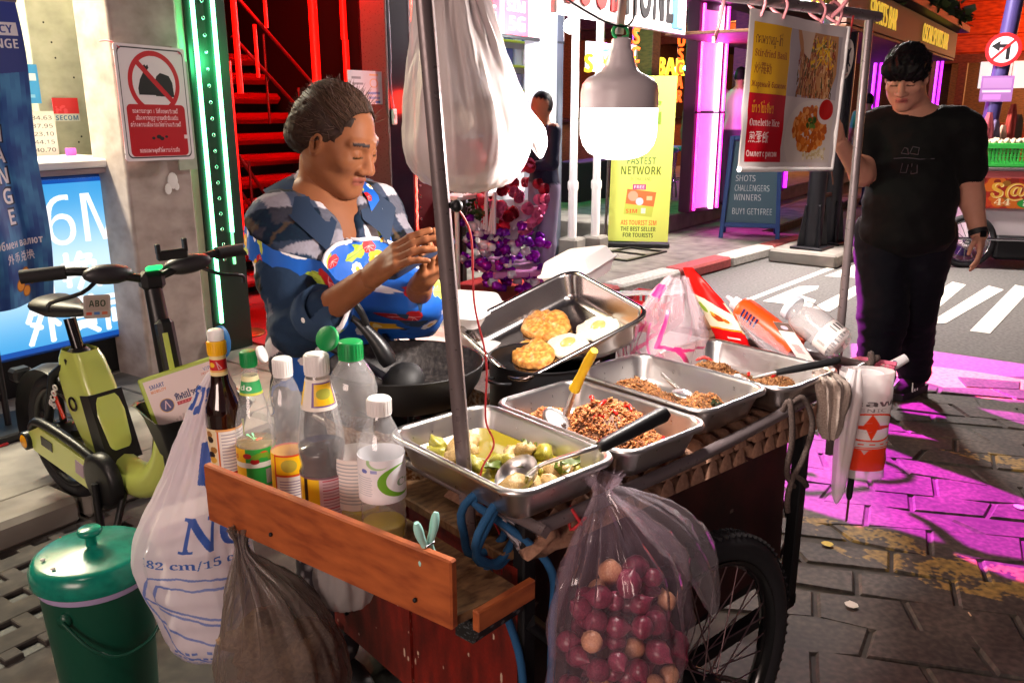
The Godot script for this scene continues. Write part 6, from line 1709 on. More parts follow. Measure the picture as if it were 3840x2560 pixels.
func vendor() -> void:
	var t := thing("person", "person in checked shirt and blue floral apron looking down at a phone", "person")
	var C := P(-0.429, 1.225, -1.95); var r := P(-0.71, 0, 0.71); var f := P(0.71, 0, 0.71)
	var R := C + r * 0.132 + P(0, -0.012, 0); var L := C - r * 0.145 + P(0, -0.01, 0)
	var hipc := C + P(0.02, -0.42, -0.03) + f * 0.0
	var eR := P(-0.455, 1.000, -1.745); var wR := P(-0.285, 1.128, -1.625)
	var eL := P(-0.225, 1.005, -1.91); var wL := P(-0.190, 1.098, -1.735)
	var hc := P(-0.376, 1.385, -1.905)
	var hf := P(0.815, -0.43, 0.39)
	var HB := frame_of(hf, P(-0.12, 1, 0.0))
	var hs := 0.90
	var skin := Color(0.215, 0.080, 0.036)
	var b := Body.new()
	var TB := frame_of(f)
	b.blob(C + P(0, -0.08, 0), P(0.15, 0.16, 0.095), TB, 0.06)
	b.blob(C + P(0, -0.28, 0), P(0.135, 0.17, 0.095), TB, 0.08)
	b.bone(C + P(0, -0.01, 0), hc + HB * P(0, -0.07, -0.035), 0.052, 0.046, 0.03)
	b.bone(C + P(0, 0.0, 0) + r * 0.10, C - r * 0.10, 0.05, 0.05, 0.04)
	b.chain([R, eR, wR], [0.045, 0.040, 0.026], 0.02)
	b.chain([L, eL, wL], [0.045, 0.040, 0.026], 0.02)
	for s in [1.0, -1.0]:
		var hp: Vector3 = hipc + r * 0.085 * s
		b.chain([hp, P(hp.x, 0.46, hp.z) + f * 0.02, P(hp.x, 0.17, hp.z)], [0.085, 0.06, 0.042], 0.04)
	var m := b.build(0.013, func(p: Vector3) -> Color:
		var k := skin * (1.0 + 0.12 * noise.get_noise_3d(p.x * 25, p.y * 25, p.z * 25)); k.a = 1.0; return k)
	var hd := Body.new()
	add_head(hd, hc, HB, hs, true)
	hd.bone(hc + HB * P(0, -0.05, -0.03), C + P(0, 0.01, 0), 0.048, 0.052, 0.03)
	m = hd.build(0.0034, face_paint(hc, HB, hs, skin, Color(0.20, 0.062, 0.042)), m)
	var dR := (P(-0.215, 1.182, -1.60) - wR).normalized()
	var h1 := Body.new()
	var HR := frame_of(dR, P(-0.35, 0.75, 0.55))
	add_hand(h1, wR + dR * 0.01, HR, 0.98, [0.20, 0.24, 0.30, 0.34], 0.6, 1.0)
	m = h1.build(0.0034, func(p: Vector3) -> Color: return skin * (0.95 + 0.2 * noise.get_noise_3d(p.x * 60, p.y * 60, p.z * 60)), m)
	var dL := (P(-0.155, 1.150, -1.675) - wL).normalized()
	var h2 := Body.new()
	var HL := frame_of(dL, P(0.55, -0.6, 0.45))
	add_hand(h2, wL, HL, 0.98, [0.52, 0.50, 0.48, 0.46], 0.4, -1.0)
	m = h2.build(0.0034, func(p: Vector3) -> Color: return skin * (0.95 + 0.2 * noise.get_noise_3d(p.x * 60, p.y * 60, p.z * 60)), m)
	part(t, "body", m, M.skin)
	var tone := Color(0.026, 0.013, 0.009)
	var hair := hair_mesh(hc, HB, hs, [[P(0, 0.034, -0.030), P(0.085, 0.092, 0.098)], [P(0, 0.0, -0.075), P(0.080, 0.075, 0.062)], [P(0.0, -0.035, -0.105), P(0.055, 0.045, 0.04)]],
		[[P(0, -0.045, 0.128), P(0.092, 0.122, 0.088)], [P(0.09, -0.065, 0.012), P(0.045, 0.062, 0.056)], [P(-0.09, -0.065, 0.012), P(0.045, 0.062, 0.056)], [P(0, -0.16, -0.02), P(0.09, 0.08, 0.08)]], 0.005, 0.0045, tone)
	var ho := part(t, "hair", hair, M.hair)
	part(ho, "loose_strands", strands(hc, HB, 460, 5, P(0.078, 0.112, 0.112), 0.026, func(d: Vector3) -> bool: return d.z < 0.25 and d.y > 0.05), mat("loose_hair", "4a3024", 0.5)).set_meta("kind", "stuff")
	var cmb := MB.new(); var rs := RandomNumberGenerator.new(); rs.seed = 15
	for k in 700:
		var a0 := rs.randf_range(-1.45, 1.45)
		var pts := []; var lift := rs.randf_range(0.985, 1.035); var wav := rs.randf() * 6.0
		for j in 7:
			var u := j / 6.0
			var a := a0 * (1.0 - 0.75 * u) + 0.10 * sin(u * 7.0 + wav)
			var th := lerpf(0.40 + 0.25 * absf(a0), 2.75, u)
			var d := Vector3(sin(a) * sin(th * 0.9 + 0.25), cos(a) * sin(th * 0.85 + 0.35) * 0.95 + 0.12, cos(th))
			var q := Vector3(0, 0.034, -0.030) + d.normalized() * Vector3(0.087, 0.094, 0.10) * lift
			pts.append(hc + HB * (q * hs))
		cmb.col = Color(0.03, 0.016, 0.011) * rs.randf_range(0.5, 2.6)
		cmb.tube(pts, [0.0010, 0.0014, 0.0015, 0.0015, 0.0014, 0.0012, 0.0006], 3, false)
	part(ho, "combed_hair", cmb, M.hair).set_meta("kind", "stuff")
	var sh := Body.new()
	sh.blob(C + P(0, -0.09, 0), P(0.160, 0.155, 0.112), TB, 0.06)
	sh.blob(C + P(0, -0.30, 0) + f * 0.0, P(0.160, 0.20, 0.115), TB, 0.08)
	sh.bone(C + r * 0.10 + P(0, -0.008, 0), C - r * 0.11 + P(0, -0.005, 0), 0.056, 0.056, 0.05)
	sh.bone(C + P(0, 0.02, 0) - f * 0.03, C + P(0, 0.045, 0) - f * 0.035, 0.062, 0.058, 0.04)
	sh.chain([R, R.lerp(eR, 0.5), eR], [0.055, 0.053, 0.054], 0.04)
	sh.bone(eR, eR.lerp(wR, 0.42), 0.054, 0.046, 0.02)
	sh.chain([L, L.lerp(eL, 0.5), eL], [0.062, 0.060, 0.058], 0.04)
	sh.bone(eL, eL.lerp(wL, 0.5), 0.058, 0.052, 0.02)
	sh.blob(C + P(0, 0.06, 0) + f * 0.075, P(0.048, 0.075, 0.06), TB, 0.008, true)
	sh.blob(C + P(0, 0.005, 0) + f * 0.105, P(0.026, 0.085, 0.05), TB, 0.008, true)
	sh.extra = func(p: Vector3, d: float) -> float:
		return d + 0.006 * noise.get_noise_3d(p.x * 14 + p.y * 9, p.y * 22, p.z * 14) + 0.0025 * noise.get_noise_3d(p.x * 50, p.y * 50, p.z * 50)
	var tI := TB.inverse()
	var band := func(v: float, per: float, ph: float) -> float: return fposmod(v / per + ph, 1.0)
	var plaid := func(p: Vector3) -> Color:
		var onR := (p - R).dot((eR - R).normalized()); var dR2 := (p - R - (eR - R).normalized() * onR).length()
		var w: Vector3 = tI * (p - C)
		var u := w.x; var v := w.y - 0.55 * w.z - 0.25 * absf(w.x)
		if onR > 0.03 and dR2 < 0.085 and w.x < -0.07:
			v = -onR * 1.05 - 0.02; u = (p - R).dot(f) * 1.3 + 0.02
		if (p - eR).dot((wR - eR).normalized()) > 0.0 and p.distance_to(eR) < 0.16: return Color(0.013, 0.030, 0.062)
		var rowi := int(floor(v / 0.105 + 0.35)); var coli := int(floor(u / 0.100 + 0.62))
		var a := fposmod(v / 0.105 + 0.35, 1.0) < 0.45; var c2 := fposmod(u / 0.100 + 0.62, 1.0) < 0.45
		var k := Color(0.007, 0.015, 0.030)
		if a and c2: k = Color(0.58, 0.54, 0.57) if (rowi + coli) % 2 == 0 else Color(0.26, 0.24, 0.28)
		elif a: k = Color(0.055, 0.070, 0.115) if rowi % 2 == 0 else Color(0.028, 0.04, 0.07)
		elif c2: k = Color(0.10, 0.10, 0.13) if coli % 2 == 0 else Color(0.035, 0.035, 0.05)
		elif rowi % 2 == 0: k = Color(0.004, 0.005, 0.008)
		if absf(fposmod(u / 0.100 + 0.62, 1.0) - 0.72) < 0.04: k = k.lerp(Color(0.10, 0.06, 0.03), 0.6)
		if onR > 0.16 and dR2 < 0.085 and w.x < -0.05: k = k.lerp(Color(0.010, 0.025, 0.055), 0.85)
		k = k * (1.0 + 0.18 * noise.get_noise_3d(p.x * 120, p.y * 120, p.z * 120)); k.a = 1.0
		return k
	var sho := part(t, "shirt", sh.build(0.0056, plaid), M.woven_cloth)
	for s in [1.0, -1.0]:
		var inner := [[0.0, 0.088, -0.066], [0.036, 0.086, -0.052], [0.056, 0.072, -0.010], [0.058, 0.045, 0.045], [0.034, -0.012, 0.100]]
		var outer := [[0.0, 0.040, -0.105], [0.060, 0.036, -0.085], [0.098, 0.020, -0.010], [0.098, -0.015, 0.060], [0.066, -0.072, 0.108]]
		var rows := []
		for k in 5:
			var a: Vector3 = C + r * (inner[k][0] * s) + P(0, inner[k][1], 0) + f * inner[k][2]
			var c: Vector3 = C + r * (outer[k][0] * s) + P(0, outer[k][1], 0) + f * outer[k][2]
			var out := (c - C - P(0, -0.06, 0)).normalized()
			for j in 30:
				if sh.dist(c) > 0.007: break
				c += out * 0.003
			var md := a.lerp(c, 0.45) + out * 0.012
			for j in 30:
				if sh.dist(md) > 0.008: break
				md += out * 0.003
			rows.append(PackedVector3Array([a, md, c]))
		var cm := MB.new(); cm.col = Color(0.020, 0.038, 0.072) if s > 0 else Color(0.03, 0.045, 0.08)
		cm.sheet(rows)
		part(sho, "collar", cm, M.woven_cloth)
	var btn := M.white_plastic as Material
	for q in [[0.0, -0.085], [0.005, -0.15]]:
		var p := C + P(0, q[1], 0) + f * 0.30
		for k in 60:
			var d := sh.dist(p)
			if d < 0.002: break
			p -= f * maxf(d * 0.7, 0.0015)
		part(sho, "button", MB.new().lathe(p + f * 0.001, [Vector2(0.0075, 0.0), Vector2(0.007, 0.003), Vector2(0.001, 0.0025)], 14, Basis(TB.x, TB.z, -TB.y)), btn)
	part(sho, "button", MB.new().ball(eR.lerp(wR, 0.30) + P(-0.012, 0.004, 0.054), P(0.008, 0.008, 0.005), 10, 6), btn)
	for q in [[eR, wR, 0.40, 0.047], [eL, wL, 0.50, 0.050]]:
		var d: Vector3 = (q[1] - q[0]).normalized()
		var p0: Vector3 = q[0].lerp(q[1], q[2])
		var cuff := MB.new(); cuff.col = Color(0.026, 0.05, 0.095)
		cuff.tube([p0 - d * 0.045, p0 - d * 0.03, p0 + d * 0.012, p0 + d * 0.014, p0 + d * 0.0], [q[3] + 0.004, q[3] + 0.010, q[3] + 0.008, q[3] + 0.002, q[3] - 0.012], 24, false)
		part(sho, "rolled_cuff", cuff, M.woven_cloth)
	var at_ := print_mat("apron_print", apron_tex(), 0.6); at_.uv1_scale = Vector3(1, 1, 1)
	var lay := func(u: float, y: float, off: float) -> Vector3:
		var p := C - r * u + P(0, y, 0) + f * 0.34
		for k in 80:
			var d := sh.dist(p)
			if d < off or (p - C).dot(f) < -0.02: break
			p -= f * maxf((d - off) * 0.8, 0.002)
		return p
	var rows := []
	var uvs := PackedVector2Array()
	var ny := 26; var nx := 22
	for y in ny + 1:
		var v := y / float(ny)
		var yy := lerpf(-0.47, -0.055, v)
		var half := 0.165 - 0.070 * smoothstep(0.55, 1.0, v)
		var row := PackedVector3Array()
		for x in nx + 1:
			var u := x / float(nx) * 2.0 - 1.0
			var yt := yy - 0.035 * pow(absf(u), 4.0) * smoothstep(0.7, 1.0, v)
			row.append(lay.call(u * half + 0.012, yt, 0.010 + 0.003 * sin(u * 9.0 + v * 4.0)))
			uvs.append(Vector2((u * half) / 0.36 + 0.5, 0.5 - yy / 0.36))
		rows.append(row)
	var am := MB.new().sheet(rows)
	for k in uvs.size(): am.t[k] = uvs[k]
	var ap := part(t, "apron", am, at_)
	var edge := []
	for y in range(ny / 2, ny + 1): edge.append(rows[y][0])
	for x in nx + 1: edge.append(rows[ny][x])
	for y in range(ny, ny / 2, -1): edge.append(rows[y][nx])
	part(ap, "white_piping", MB.new().tube(edge, 0.005, 6), mat("piping", "e2dde0", 0.7))
	var strap := func(pts: Array, wd: float, dirs: Array) -> MB:
		var rr := []
		for k in pts.size():
			rr.append(PackedVector3Array([pts[k] - dirs[k] * wd, pts[k], pts[k] + dirs[k] * wd]))
		var sm := MB.new().sheet(rr)
		for k in sm.t.size(): sm.t[k] = Vector2(sm.t[k].x * 0.18 + 0.2, sm.t[k].y * 0.9)
		return sm
	var sp := []; var sd := []
	var st0: Vector3 = rows[ny][nx - 3]
	for k in 9:
		var u := k / 8.0
		var p := st0.lerp(C - r * 0.085 + P(0, 0.075, 0) + f * 0.01, u) + f * 0.05 * sin(u * PI)
		for j in 30:
			var d := sh.dist(p)
			if d < 0.008: break
			p -= (f * (1.0 - u) + P(0, u, 0)).normalized() * (d - 0.006)
		sp.append(p); sd.append(-r)
	part(ap, "neck_strap", strap.call(sp, 0.016, sd), at_)
	sp = []; sd = []
	var s0: Vector3 = rows[int(ny * 0.82)][0]
	var am2 := R.lerp(eR, 0.36)
	for k in 15:
		var u := k / 14.0
		var target := am2 + (f * cos(u * 2.6) * 1.0 + r * sin(u * 2.6)).normalized() * 0.12 + P(0, 0.045 * u, 0)
		var p := s0.lerp(target, smoothstep(0.0, 0.45, u))
		var cen := am2 if u > 0.35 else C + P(0, -0.12, 0)
		var dir := (p - cen); dir.y = 0; dir = dir.normalized()
		p += dir * 0.06
		for j in 40:
			var d := sh.dist(p)
			if d < 0.009: break
			p -= dir * maxf((d - 0.008) * 0.8, 0.0015)
		sp.append(p); sd.append((Vector3.UP * 0.95 + f * 0.2).normalized())
	part(ap, "side_strap", strap.call(sp, 0.027, sd), at_)
	var tr := Body.new()
	tr.blob(hipc + P(0, 0.02, 0), P(0.165, 0.13, 0.13), TB, 0.06)
	for s in [1.0, -1.0]:
		var hp: Vector3 = hipc + r * 0.085 * s
		tr.chain([hp, P(hp.x, 0.46, hp.z) + f * 0.02, P(hp.x, 0.12, hp.z)], [0.105, 0.085, 0.075], 0.03)
	part(t, "trousers", tr.build(0.016, func(p: Vector3) -> Color:
		return Color(0.02, 0.018, 0.022) if noise.get_noise_3d(p.x * 40, p.y * 40, p.z * 40) < 0.25 else Color(0.22, 0.2, 0.21)), M.woven_cloth)
	for s in [1.0, -1.0]:
		var hp: Vector3 = hipc + r * 0.085 * s
		part(t, "shoe", MB.new().ball(P(hp.x, 0.045 + WALK * 0.0, hp.z) + f * 0.05, P(0.05, 0.045, 0.12), 14, 8, TB), M.black_matt)
	var p0 := P(-0.228, 1.142, -1.632); var p1 := P(-0.142, 1.188, -1.690)
	var ax := (p1 - p0).normalized(); var nrm := P(-0.45, 0.85, 0.1); nrm = (nrm - ax * nrm.dot(ax)).normalized()
	var ph := thing("phone", "dark mobile phone held in the person's left hand", "phone", Transform3D(Basis(ax.cross(nrm) * -1.0, ax, nrm), (p0 + p1) * 0.5))
	part(ph, "case", MB.new().slab(round_rect(0.037, 0.075, 0.009, 4), 0.009), mat("phone_case", "101830", 0.3))
	part(ph, "screen", MB.new().slab(round_rect(0.034, 0.071, 0.007, 4), 0.002, P(0, 0, 0.0056)), mat("phone_screen", "3a3436", 0.08))

func walker() -> void:
	var t := thing("person", "person in black t-shirt and black trousers walking beside the cart", "person")
	var C := P(1.907, 1.385, -4.10); var f := P(-0.42, 0, 0.91).normalized(); var r := P(-0.91, 0, -0.42).normalized()
	var TB := frame_of(f)
	var R := C + r * 0.205 + P(0, -0.02, 0); var L := C - r * 0.205 + P(0, -0.02, 0)
	var eR := P(1.655, 1.150, -4.08); var wR := P(1.490, 1.305, -3.96)
	var eL := P(2.165, 1.050, -4.04); var wL := P(2.185, 0.875, -3.955)
	var hip := P(1.915, 0.86, -4.13)
	var kR := P(1.800, 0.475, -4.0); var aR := P(1.790, 0.10, -3.985)
	var kL := P(1.995, 0.47, -4.12); var aL := P(2.10, 0.115, -4.24)
	var hc := P(1.792, 1.592, -4.035); var hf := P(-0.50, -0.42, 0.76)
	var HB := frame_of(hf)
	var skin := Color(0.50, 0.24, 0.16)
	var b := Body.new()
	b.blob(C + P(0, -0.12, 0), P(0.19, 0.20, 0.125), TB, 0.08)
	b.blob(C + P(0, -0.36, 0) + f * 0.03, P(0.20, 0.22, 0.16), TB, 0.08)
	b.bone(C + P(0, 0.0, 0), hc + HB * P(0, -0.07, -0.03), 0.07, 0.062, 0.04)
	b.bone(C + r * 0.14, C - r * 0.14, 0.07, 0.07, 0.05)
	b.chain([R, eR, wR], [0.068, 0.052, 0.034], 0.03)
	b.chain([L, eL, wL], [0.070, 0.056, 0.036], 0.03)
	b.chain([hip + r * 0.10, kR, aR], [0.11, 0.075, 0.05], 0.05)
	b.chain([hip - r * 0.10, kL, aL], [0.11, 0.075, 0.05], 0.05)
	var m := b.build(0.017, func(p: Vector3) -> Color:
		var k := skin * (1.0 + 0.10 * noise.get_noise_3d(p.x * 20, p.y * 20, p.z * 20)); k.a = 1.0; return k)
	var hd := Body.new()
	add_head(hd, hc, HB, 1.10, false)
	hd.blob(hc + HB * P(0, -0.06, 0.02), P(0.072, 0.06, 0.06), HB, 0.03)
	hd.bone(hc + HB * P(0, -0.06, -0.03), C + P(0, 0.02, 0), 0.060, 0.07, 0.04)
	m = hd.build(0.0065, face_paint(hc, HB, 1.10, skin, Color(0.42, 0.12, 0.10)), m)
	for q in [[wR, P(1.425, 1.395, -3.91), P(-0.3, 0.3, 0.9), 1.0, 0.35], [wL, P(2.17, 0.77, -3.90), P(0.85, 0.1, 0.5), -1.0, 0.30]]:
		var d: Vector3 = (q[1] - q[0]).normalized()
		var hb := Body.new(); var c: float = q[4]
		add_hand(hb, q[0], frame_of(d, q[2]), 1.08, [c, c, c * 1.1, c * 1.2], 0.5, q[3])
		m = hb.build(0.0055, func(p: Vector3) -> Color: return skin, m)
	part(t, "body", m, M.skin)
	var hair := hair_mesh(hc, HB, 1.10, [[P(0, 0.045, -0.012), P(0.090, 0.088, 0.110)], [P(0, 0.068, 0.055), P(0.075, 0.045, 0.055)], [P(0.03, 0.045, 0.078), P(0.05, 0.032, 0.028)], [P(-0.045, 0.058, 0.072), P(0.04, 0.036, 0.030)], [P(0, 0.0, -0.07), P(0.075, 0.07, 0.05)]],
		[[P(0, -0.075, 0.09), P(0.08, 0.098, 0.07)], [P(0.09, -0.055, 0.01), P(0.04, 0.045, 0.05)], [P(-0.09, -0.055, 0.01), P(0.04, 0.045, 0.05)], [P(0, -0.15, -0.04), P(0.09, 0.10, 0.08)]], 0.0075, 0.012, Color(0.006, 0.0045, 0.005))
	var ho := part(t, "hair", hair, M.hair)
	part(ho, "loose_strands", strands(hc, HB, 120, 9, P(0.098, 0.138, 0.128), 0.02, func(d: Vector3) -> bool: return d.y > 0.0), M.black_matt).set_meta("kind", "stuff")
	var sh := Body.new()
	sh.blob(C + P(0, -0.12, 0), P(0.200, 0.20, 0.140), TB, 0.08)
	sh.blob(C + P(0, -0.36, 0) + f * 0.035, P(0.212, 0.24, 0.178), TB, 0.08)
	sh.blob(C + P(0, -0.52, 0) + f * 0.02, P(0.215, 0.10, 0.165), TB, 0.06)
	sh.bone(C + r * 0.14, C - r * 0.14, 0.082, 0.082, 0.05)
	sh.bone(R, R.lerp(eR, 0.55), 0.076, 0.070, 0.05)
	sh.bone(L, L.lerp(eL, 0.60), 0.076, 0.074, 0.05)
	sh.blob(C + P(0, 0.10, 0) + f * 0.04, P(0.085, 0.075, 0.085), TB, 0.01, true)
	sh.extra = func(p: Vector3, d: float) -> float:
		return d + 0.010 * noise.get_noise_3d(p.x * 9 + p.y * 5, p.y * 12, p.z * 9)
	var so := part(t, "t_shirt", sh.build(0.013, func(p: Vector3) -> Color: return Color(0.0045, 0.004, 0.0055)), M.woven_cloth)
	var pm := mat("shirt_print", "4a4248", 0.6)
	var pr := MB.new()
	var proj := func(a: float, y: float) -> Vector3:
		var p := C - r * a + P(0, y, 0) + f * 0.5
		for k in 60:
			var d := sh.dist(p)
			if d < 0.003: break
			p -= f * maxf(d * 0.7, 0.002)
		return p
	for q in [[[-0.09, -0.155], [-0.04, -0.150], [0.02, -0.155], [0.08, -0.152]], [[-0.05, -0.105], [-0.06, -0.13], [-0.03, -0.135], [-0.035, -0.11], [-0.05, -0.105]], [[-0.015, -0.10], [-0.025, -0.13], [0.01, -0.135], [0.012, -0.105], [-0.015, -0.10]], [[-0.05, -0.175], [-0.055, -0.215], [-0.03, -0.215], [-0.025, -0.18]], [[-0.01, -0.175], [-0.01, -0.22], [0.015, -0.215], [0.012, -0.18]]]:
		var pts := []
		for k in q: pts.append(proj.call(k[0], k[1]))
		pr.tube(pts, 0.0022, 5)
	part(so, "chest_print", pr, pm)
	var tr := Body.new()
	tr.blob(hip + P(0, 0.04, 0), P(0.20, 0.14, 0.16), TB, 0.06)
	tr.chain([hip + r * 0.10, kR, aR + P(0, 0.02, 0)], [0.135, 0.112, 0.085], 0.03)
	tr.chain([hip - r * 0.10, kL, aL + P(0, 0.03, 0)], [0.135, 0.112, 0.088], 0.03)
	tr.extra = func(p: Vector3, d: float) -> float:
		return d + 0.010 * noise.get_noise_3d(p.x * 8, p.y * 30, p.z * 8)
	part(t, "trousers", tr.build(0.015, func(p: Vector3) -> Color: return Color(0.006, 0.005, 0.008)), M.woven_cloth)
	var k := 0
	for q in [[aR, P(-0.55, 0, 0.83)], [aL, P(-0.75, 0, 0.65)]]:
		var d: Vector3 = q[1].normalized(); var SB := frame_of(d)
		var o: Vector3 = P(q[0].x, 0.0, q[0].z)
		var up := Body.new()
		up.bone(o + P(0, 0.055, 0) - d * 0.05, o + P(0, 0.045, 0) + d * 0.15, 0.045, 0.038, 0.02)
		up.bone(o + P(0, 0.10, 0) - d * 0.02, o + P(0, 0.06, 0) + d * 0.06, 0.045, 0.045, 0.03)
		var s := part(t, "shoe", up.build(0.010, func(p: Vector3) -> Color: return Color(0.012, 0.011, 0.013)), M.woven_cloth)
		part(s, "sole", MB.new().slab(PackedVector2Array([Vector2(-0.045, -0.10), Vector2(0.045, -0.10), Vector2(0.052, 0.08), Vector2(0.04, 0.18), Vector2(0.0, 0.20), Vector2(-0.04, 0.18), Vector2(-0.052, 0.08)]), 0.035, o + P(0, 0.0305, 0), Basis(SB.x, d, -Vector3.UP)), mat("sole_dark", "1e1c20", 0.7) if k == 0 else M.sole_dark)
		for j in 3:
			for sd in [-1.0, 1.0]:
				part(s, "stripe", MB.new().box(o + d * (0.035 + j * 0.026) + SB.x * sd * 0.043 + P(0, 0.068, 0), P(0.006, 0.05, 0.010), 0.001, SB * eul(-35, 0, sd * 18)), M.white_plastic)
		part(s, "heel_patch", MB.new().ball(o - d * 0.078 + P(0, 0.06, 0), P(0.03, 0.034, 0.022), 10, 6, SB), mat("heel_red", "d8301c", 0.5) if k == 0 else M.heel_red)
		k += 1
	var wt := thing("wrist_watch", "black wrist band on the walking person's lowered arm", "watch")
	var wd := (wL - eL).normalized()
	part(wt, "strap", MB.new().tube([wL - wd * 0.035, wL - wd * 0.008], 0.043, 20, false), M.black_matt)
	part(wt, "watch_case", MB.new().box(wL - wd * 0.02 + P(0.0, 0.0, 0.044), P(0.03, 0.03, 0.01), 0.004), M.black_gloss)
	solo("neck_chain", MB.new().tube(curve([C + P(0.0, 0.075, 0) - r * 0.075, C + P(0, 0.045, 0) - r * 0.05 + f * 0.06, C + P(0, 0.03, 0) + f * 0.085, C + P(0, 0.045, 0) + r * 0.05 + f * 0.06], 5), 0.003, 5), M.chrome, "thin chain round the walking person's neck", "necklace")

func figure(called_label: String, at_: Transform3D, h: float, shirt: Color, legs: Color, hair_: Color, skin: Color, pose := 0) -> Node3D:
	var t := thing("person", called_label, "person", at_)
	var s := h / 1.7
	var b := Body.new()
	var q := func(x: float, y: float, z: float) -> Vector3: return Vector3(x, y, z) * s
	b.blob(q.call(0, 1.27, 0), P(0.18, 0.20, 0.11) * s, Basis(), 0.06)
	b.blob(q.call(0, 1.03, 0), P(0.16, 0.17, 0.11) * s, Basis(), 0.06)
	b.bone(q.call(0, 1.40, 0), q.call(0, 1.52, 0.02), 0.055 * s, 0.05 * s, 0.03)
	b.blob(q.call(0, 1.60, 0.02), P(0.075, 0.105, 0.09) * s, Basis(), 0.02)
	b.blob(q.call(0, 1.58, 0.11), P(0.012, 0.02, 0.015) * s, Basis(), 0.015)
	for e in [-1.0, 1.0]:
		b.blob(q.call(e * 0.078, 1.59, 0.01), P(0.012, 0.03, 0.02) * s, Basis(), 0.01)
		if pose == 0: b.chain([q.call(e * 0.19, 1.40, 0), q.call(e * 0.25, 1.13, 0.0), q.call(e * 0.24, 0.90, 0.08), q.call(e * 0.23, 0.80, 0.10)], [0.06 * s, 0.048 * s, 0.035 * s, 0.03 * s], 0.03)
		else: b.chain([q.call(e * 0.19, 1.40, 0), q.call(e * 0.24, 1.15, 0.03), q.call(e * 0.12, 1.12, 0.26), q.call(e * 0.07, 1.14, 0.32)], [0.06 * s, 0.048 * s, 0.035 * s, 0.03 * s], 0.03)
		b.chain([q.call(e * 0.09, 0.95, 0), q.call(e * 0.10, 0.50, 0.01), q.call(e * 0.10, 0.10, 0), q.call(e * 0.10, 0.04, 0.10)], [0.10 * s, 0.07 * s, 0.05 * s, 0.04 * s], 0.04)
	var m := b.build(0.022 * s, func(p: Vector3) -> Color:
		var y := p.y / s
		if y > 1.64 or (y > 1.55 and p.z < 0.0): return hair_
		if y > 1.44: return skin
		if y < 0.09: return Color(0.02, 0.02, 0.02)
		if y < 0.98 and absf(p.x) < 0.21 * s: return legs
		if absf(p.x) > 0.205 * s and y < 1.18 and pose == 0: return skin
		if p.z > 0.20 * s: return skin
		return shirt)
	part(t, "body", m, M.skin)
	return t

func flower_carrier() -> void:
	var A := at(P(0.24, WALK * 0.0, -6.45), -70)
	figure("person in dark navy jacket carrying red roses past the phone shop", A, 1.58, Color(0.018, 0.022, 0.05), Color(0.30, 0.27, 0.40), Color(0.008, 0.008, 0.014), Color(0.35, 0.16, 0.10), 1)
	var r := RandomNumberGenerator.new(); r.seed = 77
	var petal := MB.new()
	for k in 3:
		var rows := []
		for y in 5:
			var row := PackedVector3Array()
			for x in 9:
				var a := TAU * x / 9 + k
				var rad: float = [0.008, 0.026, 0.036, 0.038, 0.034][y] * (1.0 - k * 0.26)
				row.append(P(cos(-a) * rad * (1.0 + 0.12 * sin(a * 3)), [-0.02, -0.012, 0.005, 0.022, 0.036][y] * (1.0 - 0.1 * k), sin(-a) * rad))
			rows.append(row)
		petal.sheet(rows, true)
	var pm := petal.mesh()
	var red := [mat("rose_red", "c81038", 0.6), mat("rose_deep", "96082a", 0.6), mat("rose_pink", "e06aa0", 0.6)]
	var bq := thing("rose_bouquet", "huge bunch of red and pink roses carried by the person in navy", "bouquet", A)
	for k in 120:
		var d := Vector3(r.randf_range(-1, 1), r.randf_range(-0.9, 1), r.randf_range(-0.5, 1)).normalized()
		var o := part(bq, "rose", pm, red[2] if d.x > 0.35 and r.randf() < 0.7 else red[r.randi() % 2])
		o.transform = Transform3D(Basis(Quaternion(Vector3.UP, d)) * (1.0 + 0.3 * r.randf()), P(0.02, 0.84, 0.26) + d * P(0.36, 0.30, 0.24) * (0.85 + 0.2 * r.randf()))
	var gl := mat("rose_leaf", "2a4a26", 0.6)
	for k in 24: leaf(bq, P(0.0 + r.randf_range(-0.25, 0.1), 0.66 + r.randf() * 0.12, 0.40 + r.randf() * 0.12), 0.11, r.randf() * 360, gl, "rose_leaf")
	part(bq, "wrapping", MB.new().lathe(P(0.02, 0.50, 0.26), [Vector2(0.05, 0.0), Vector2(0.14, 0.12), Vector2(0.24, 0.28)], 20), mat("paper_wrap", "c8b8c8", 0.7))
	var wr := thing("sequin_basket", "hanging tray heaped with shiny purple and white garlands below the roses", "basket", A)
	part(wr, "tray", MB.new().box(P(0.0, 0.30, 0.30), P(0.66, 0.05, 0.42), 0.01), mat("tray_pink", "c070b0", 0.5))
	var cols := [mat("sequin_purple", "9a10b8", 0.15, 0.4), mat("sequin_violet", "6a0a9a", 0.15, 0.4), mat("sequin_white", "e0cfe6", 0.2, 0.2)]
	var sq := lumpy(0.035, 7, P(1.2, 0.8, 1.0), 8, 5, 0.8).mesh()
	for k in 170:
		var o := part(wr, "garland_bead", sq, cols[2] if r.randf() < 0.25 else cols[k % 2])
		o.transform = Transform3D(Basis.from_euler(Vector3(r.randf() * 6, r.randf() * 6, 0)), P(r.randf_range(-0.36, 0.36), r.randf_range(0.18, 0.66), 0.30 + r.randf_range(-0.2, 0.26)))
	var wl := mat("white_lace", "cfc0d4", 0.7)
	for k in 12: part(wr, "white_garland", MB.new().tube([P(-0.34 + k * 0.06, 0.88, 0.46 + 0.02 * (k % 3)), P(-0.35 + k * 0.06, 0.60, 0.50)], 0.012, 6), wl)

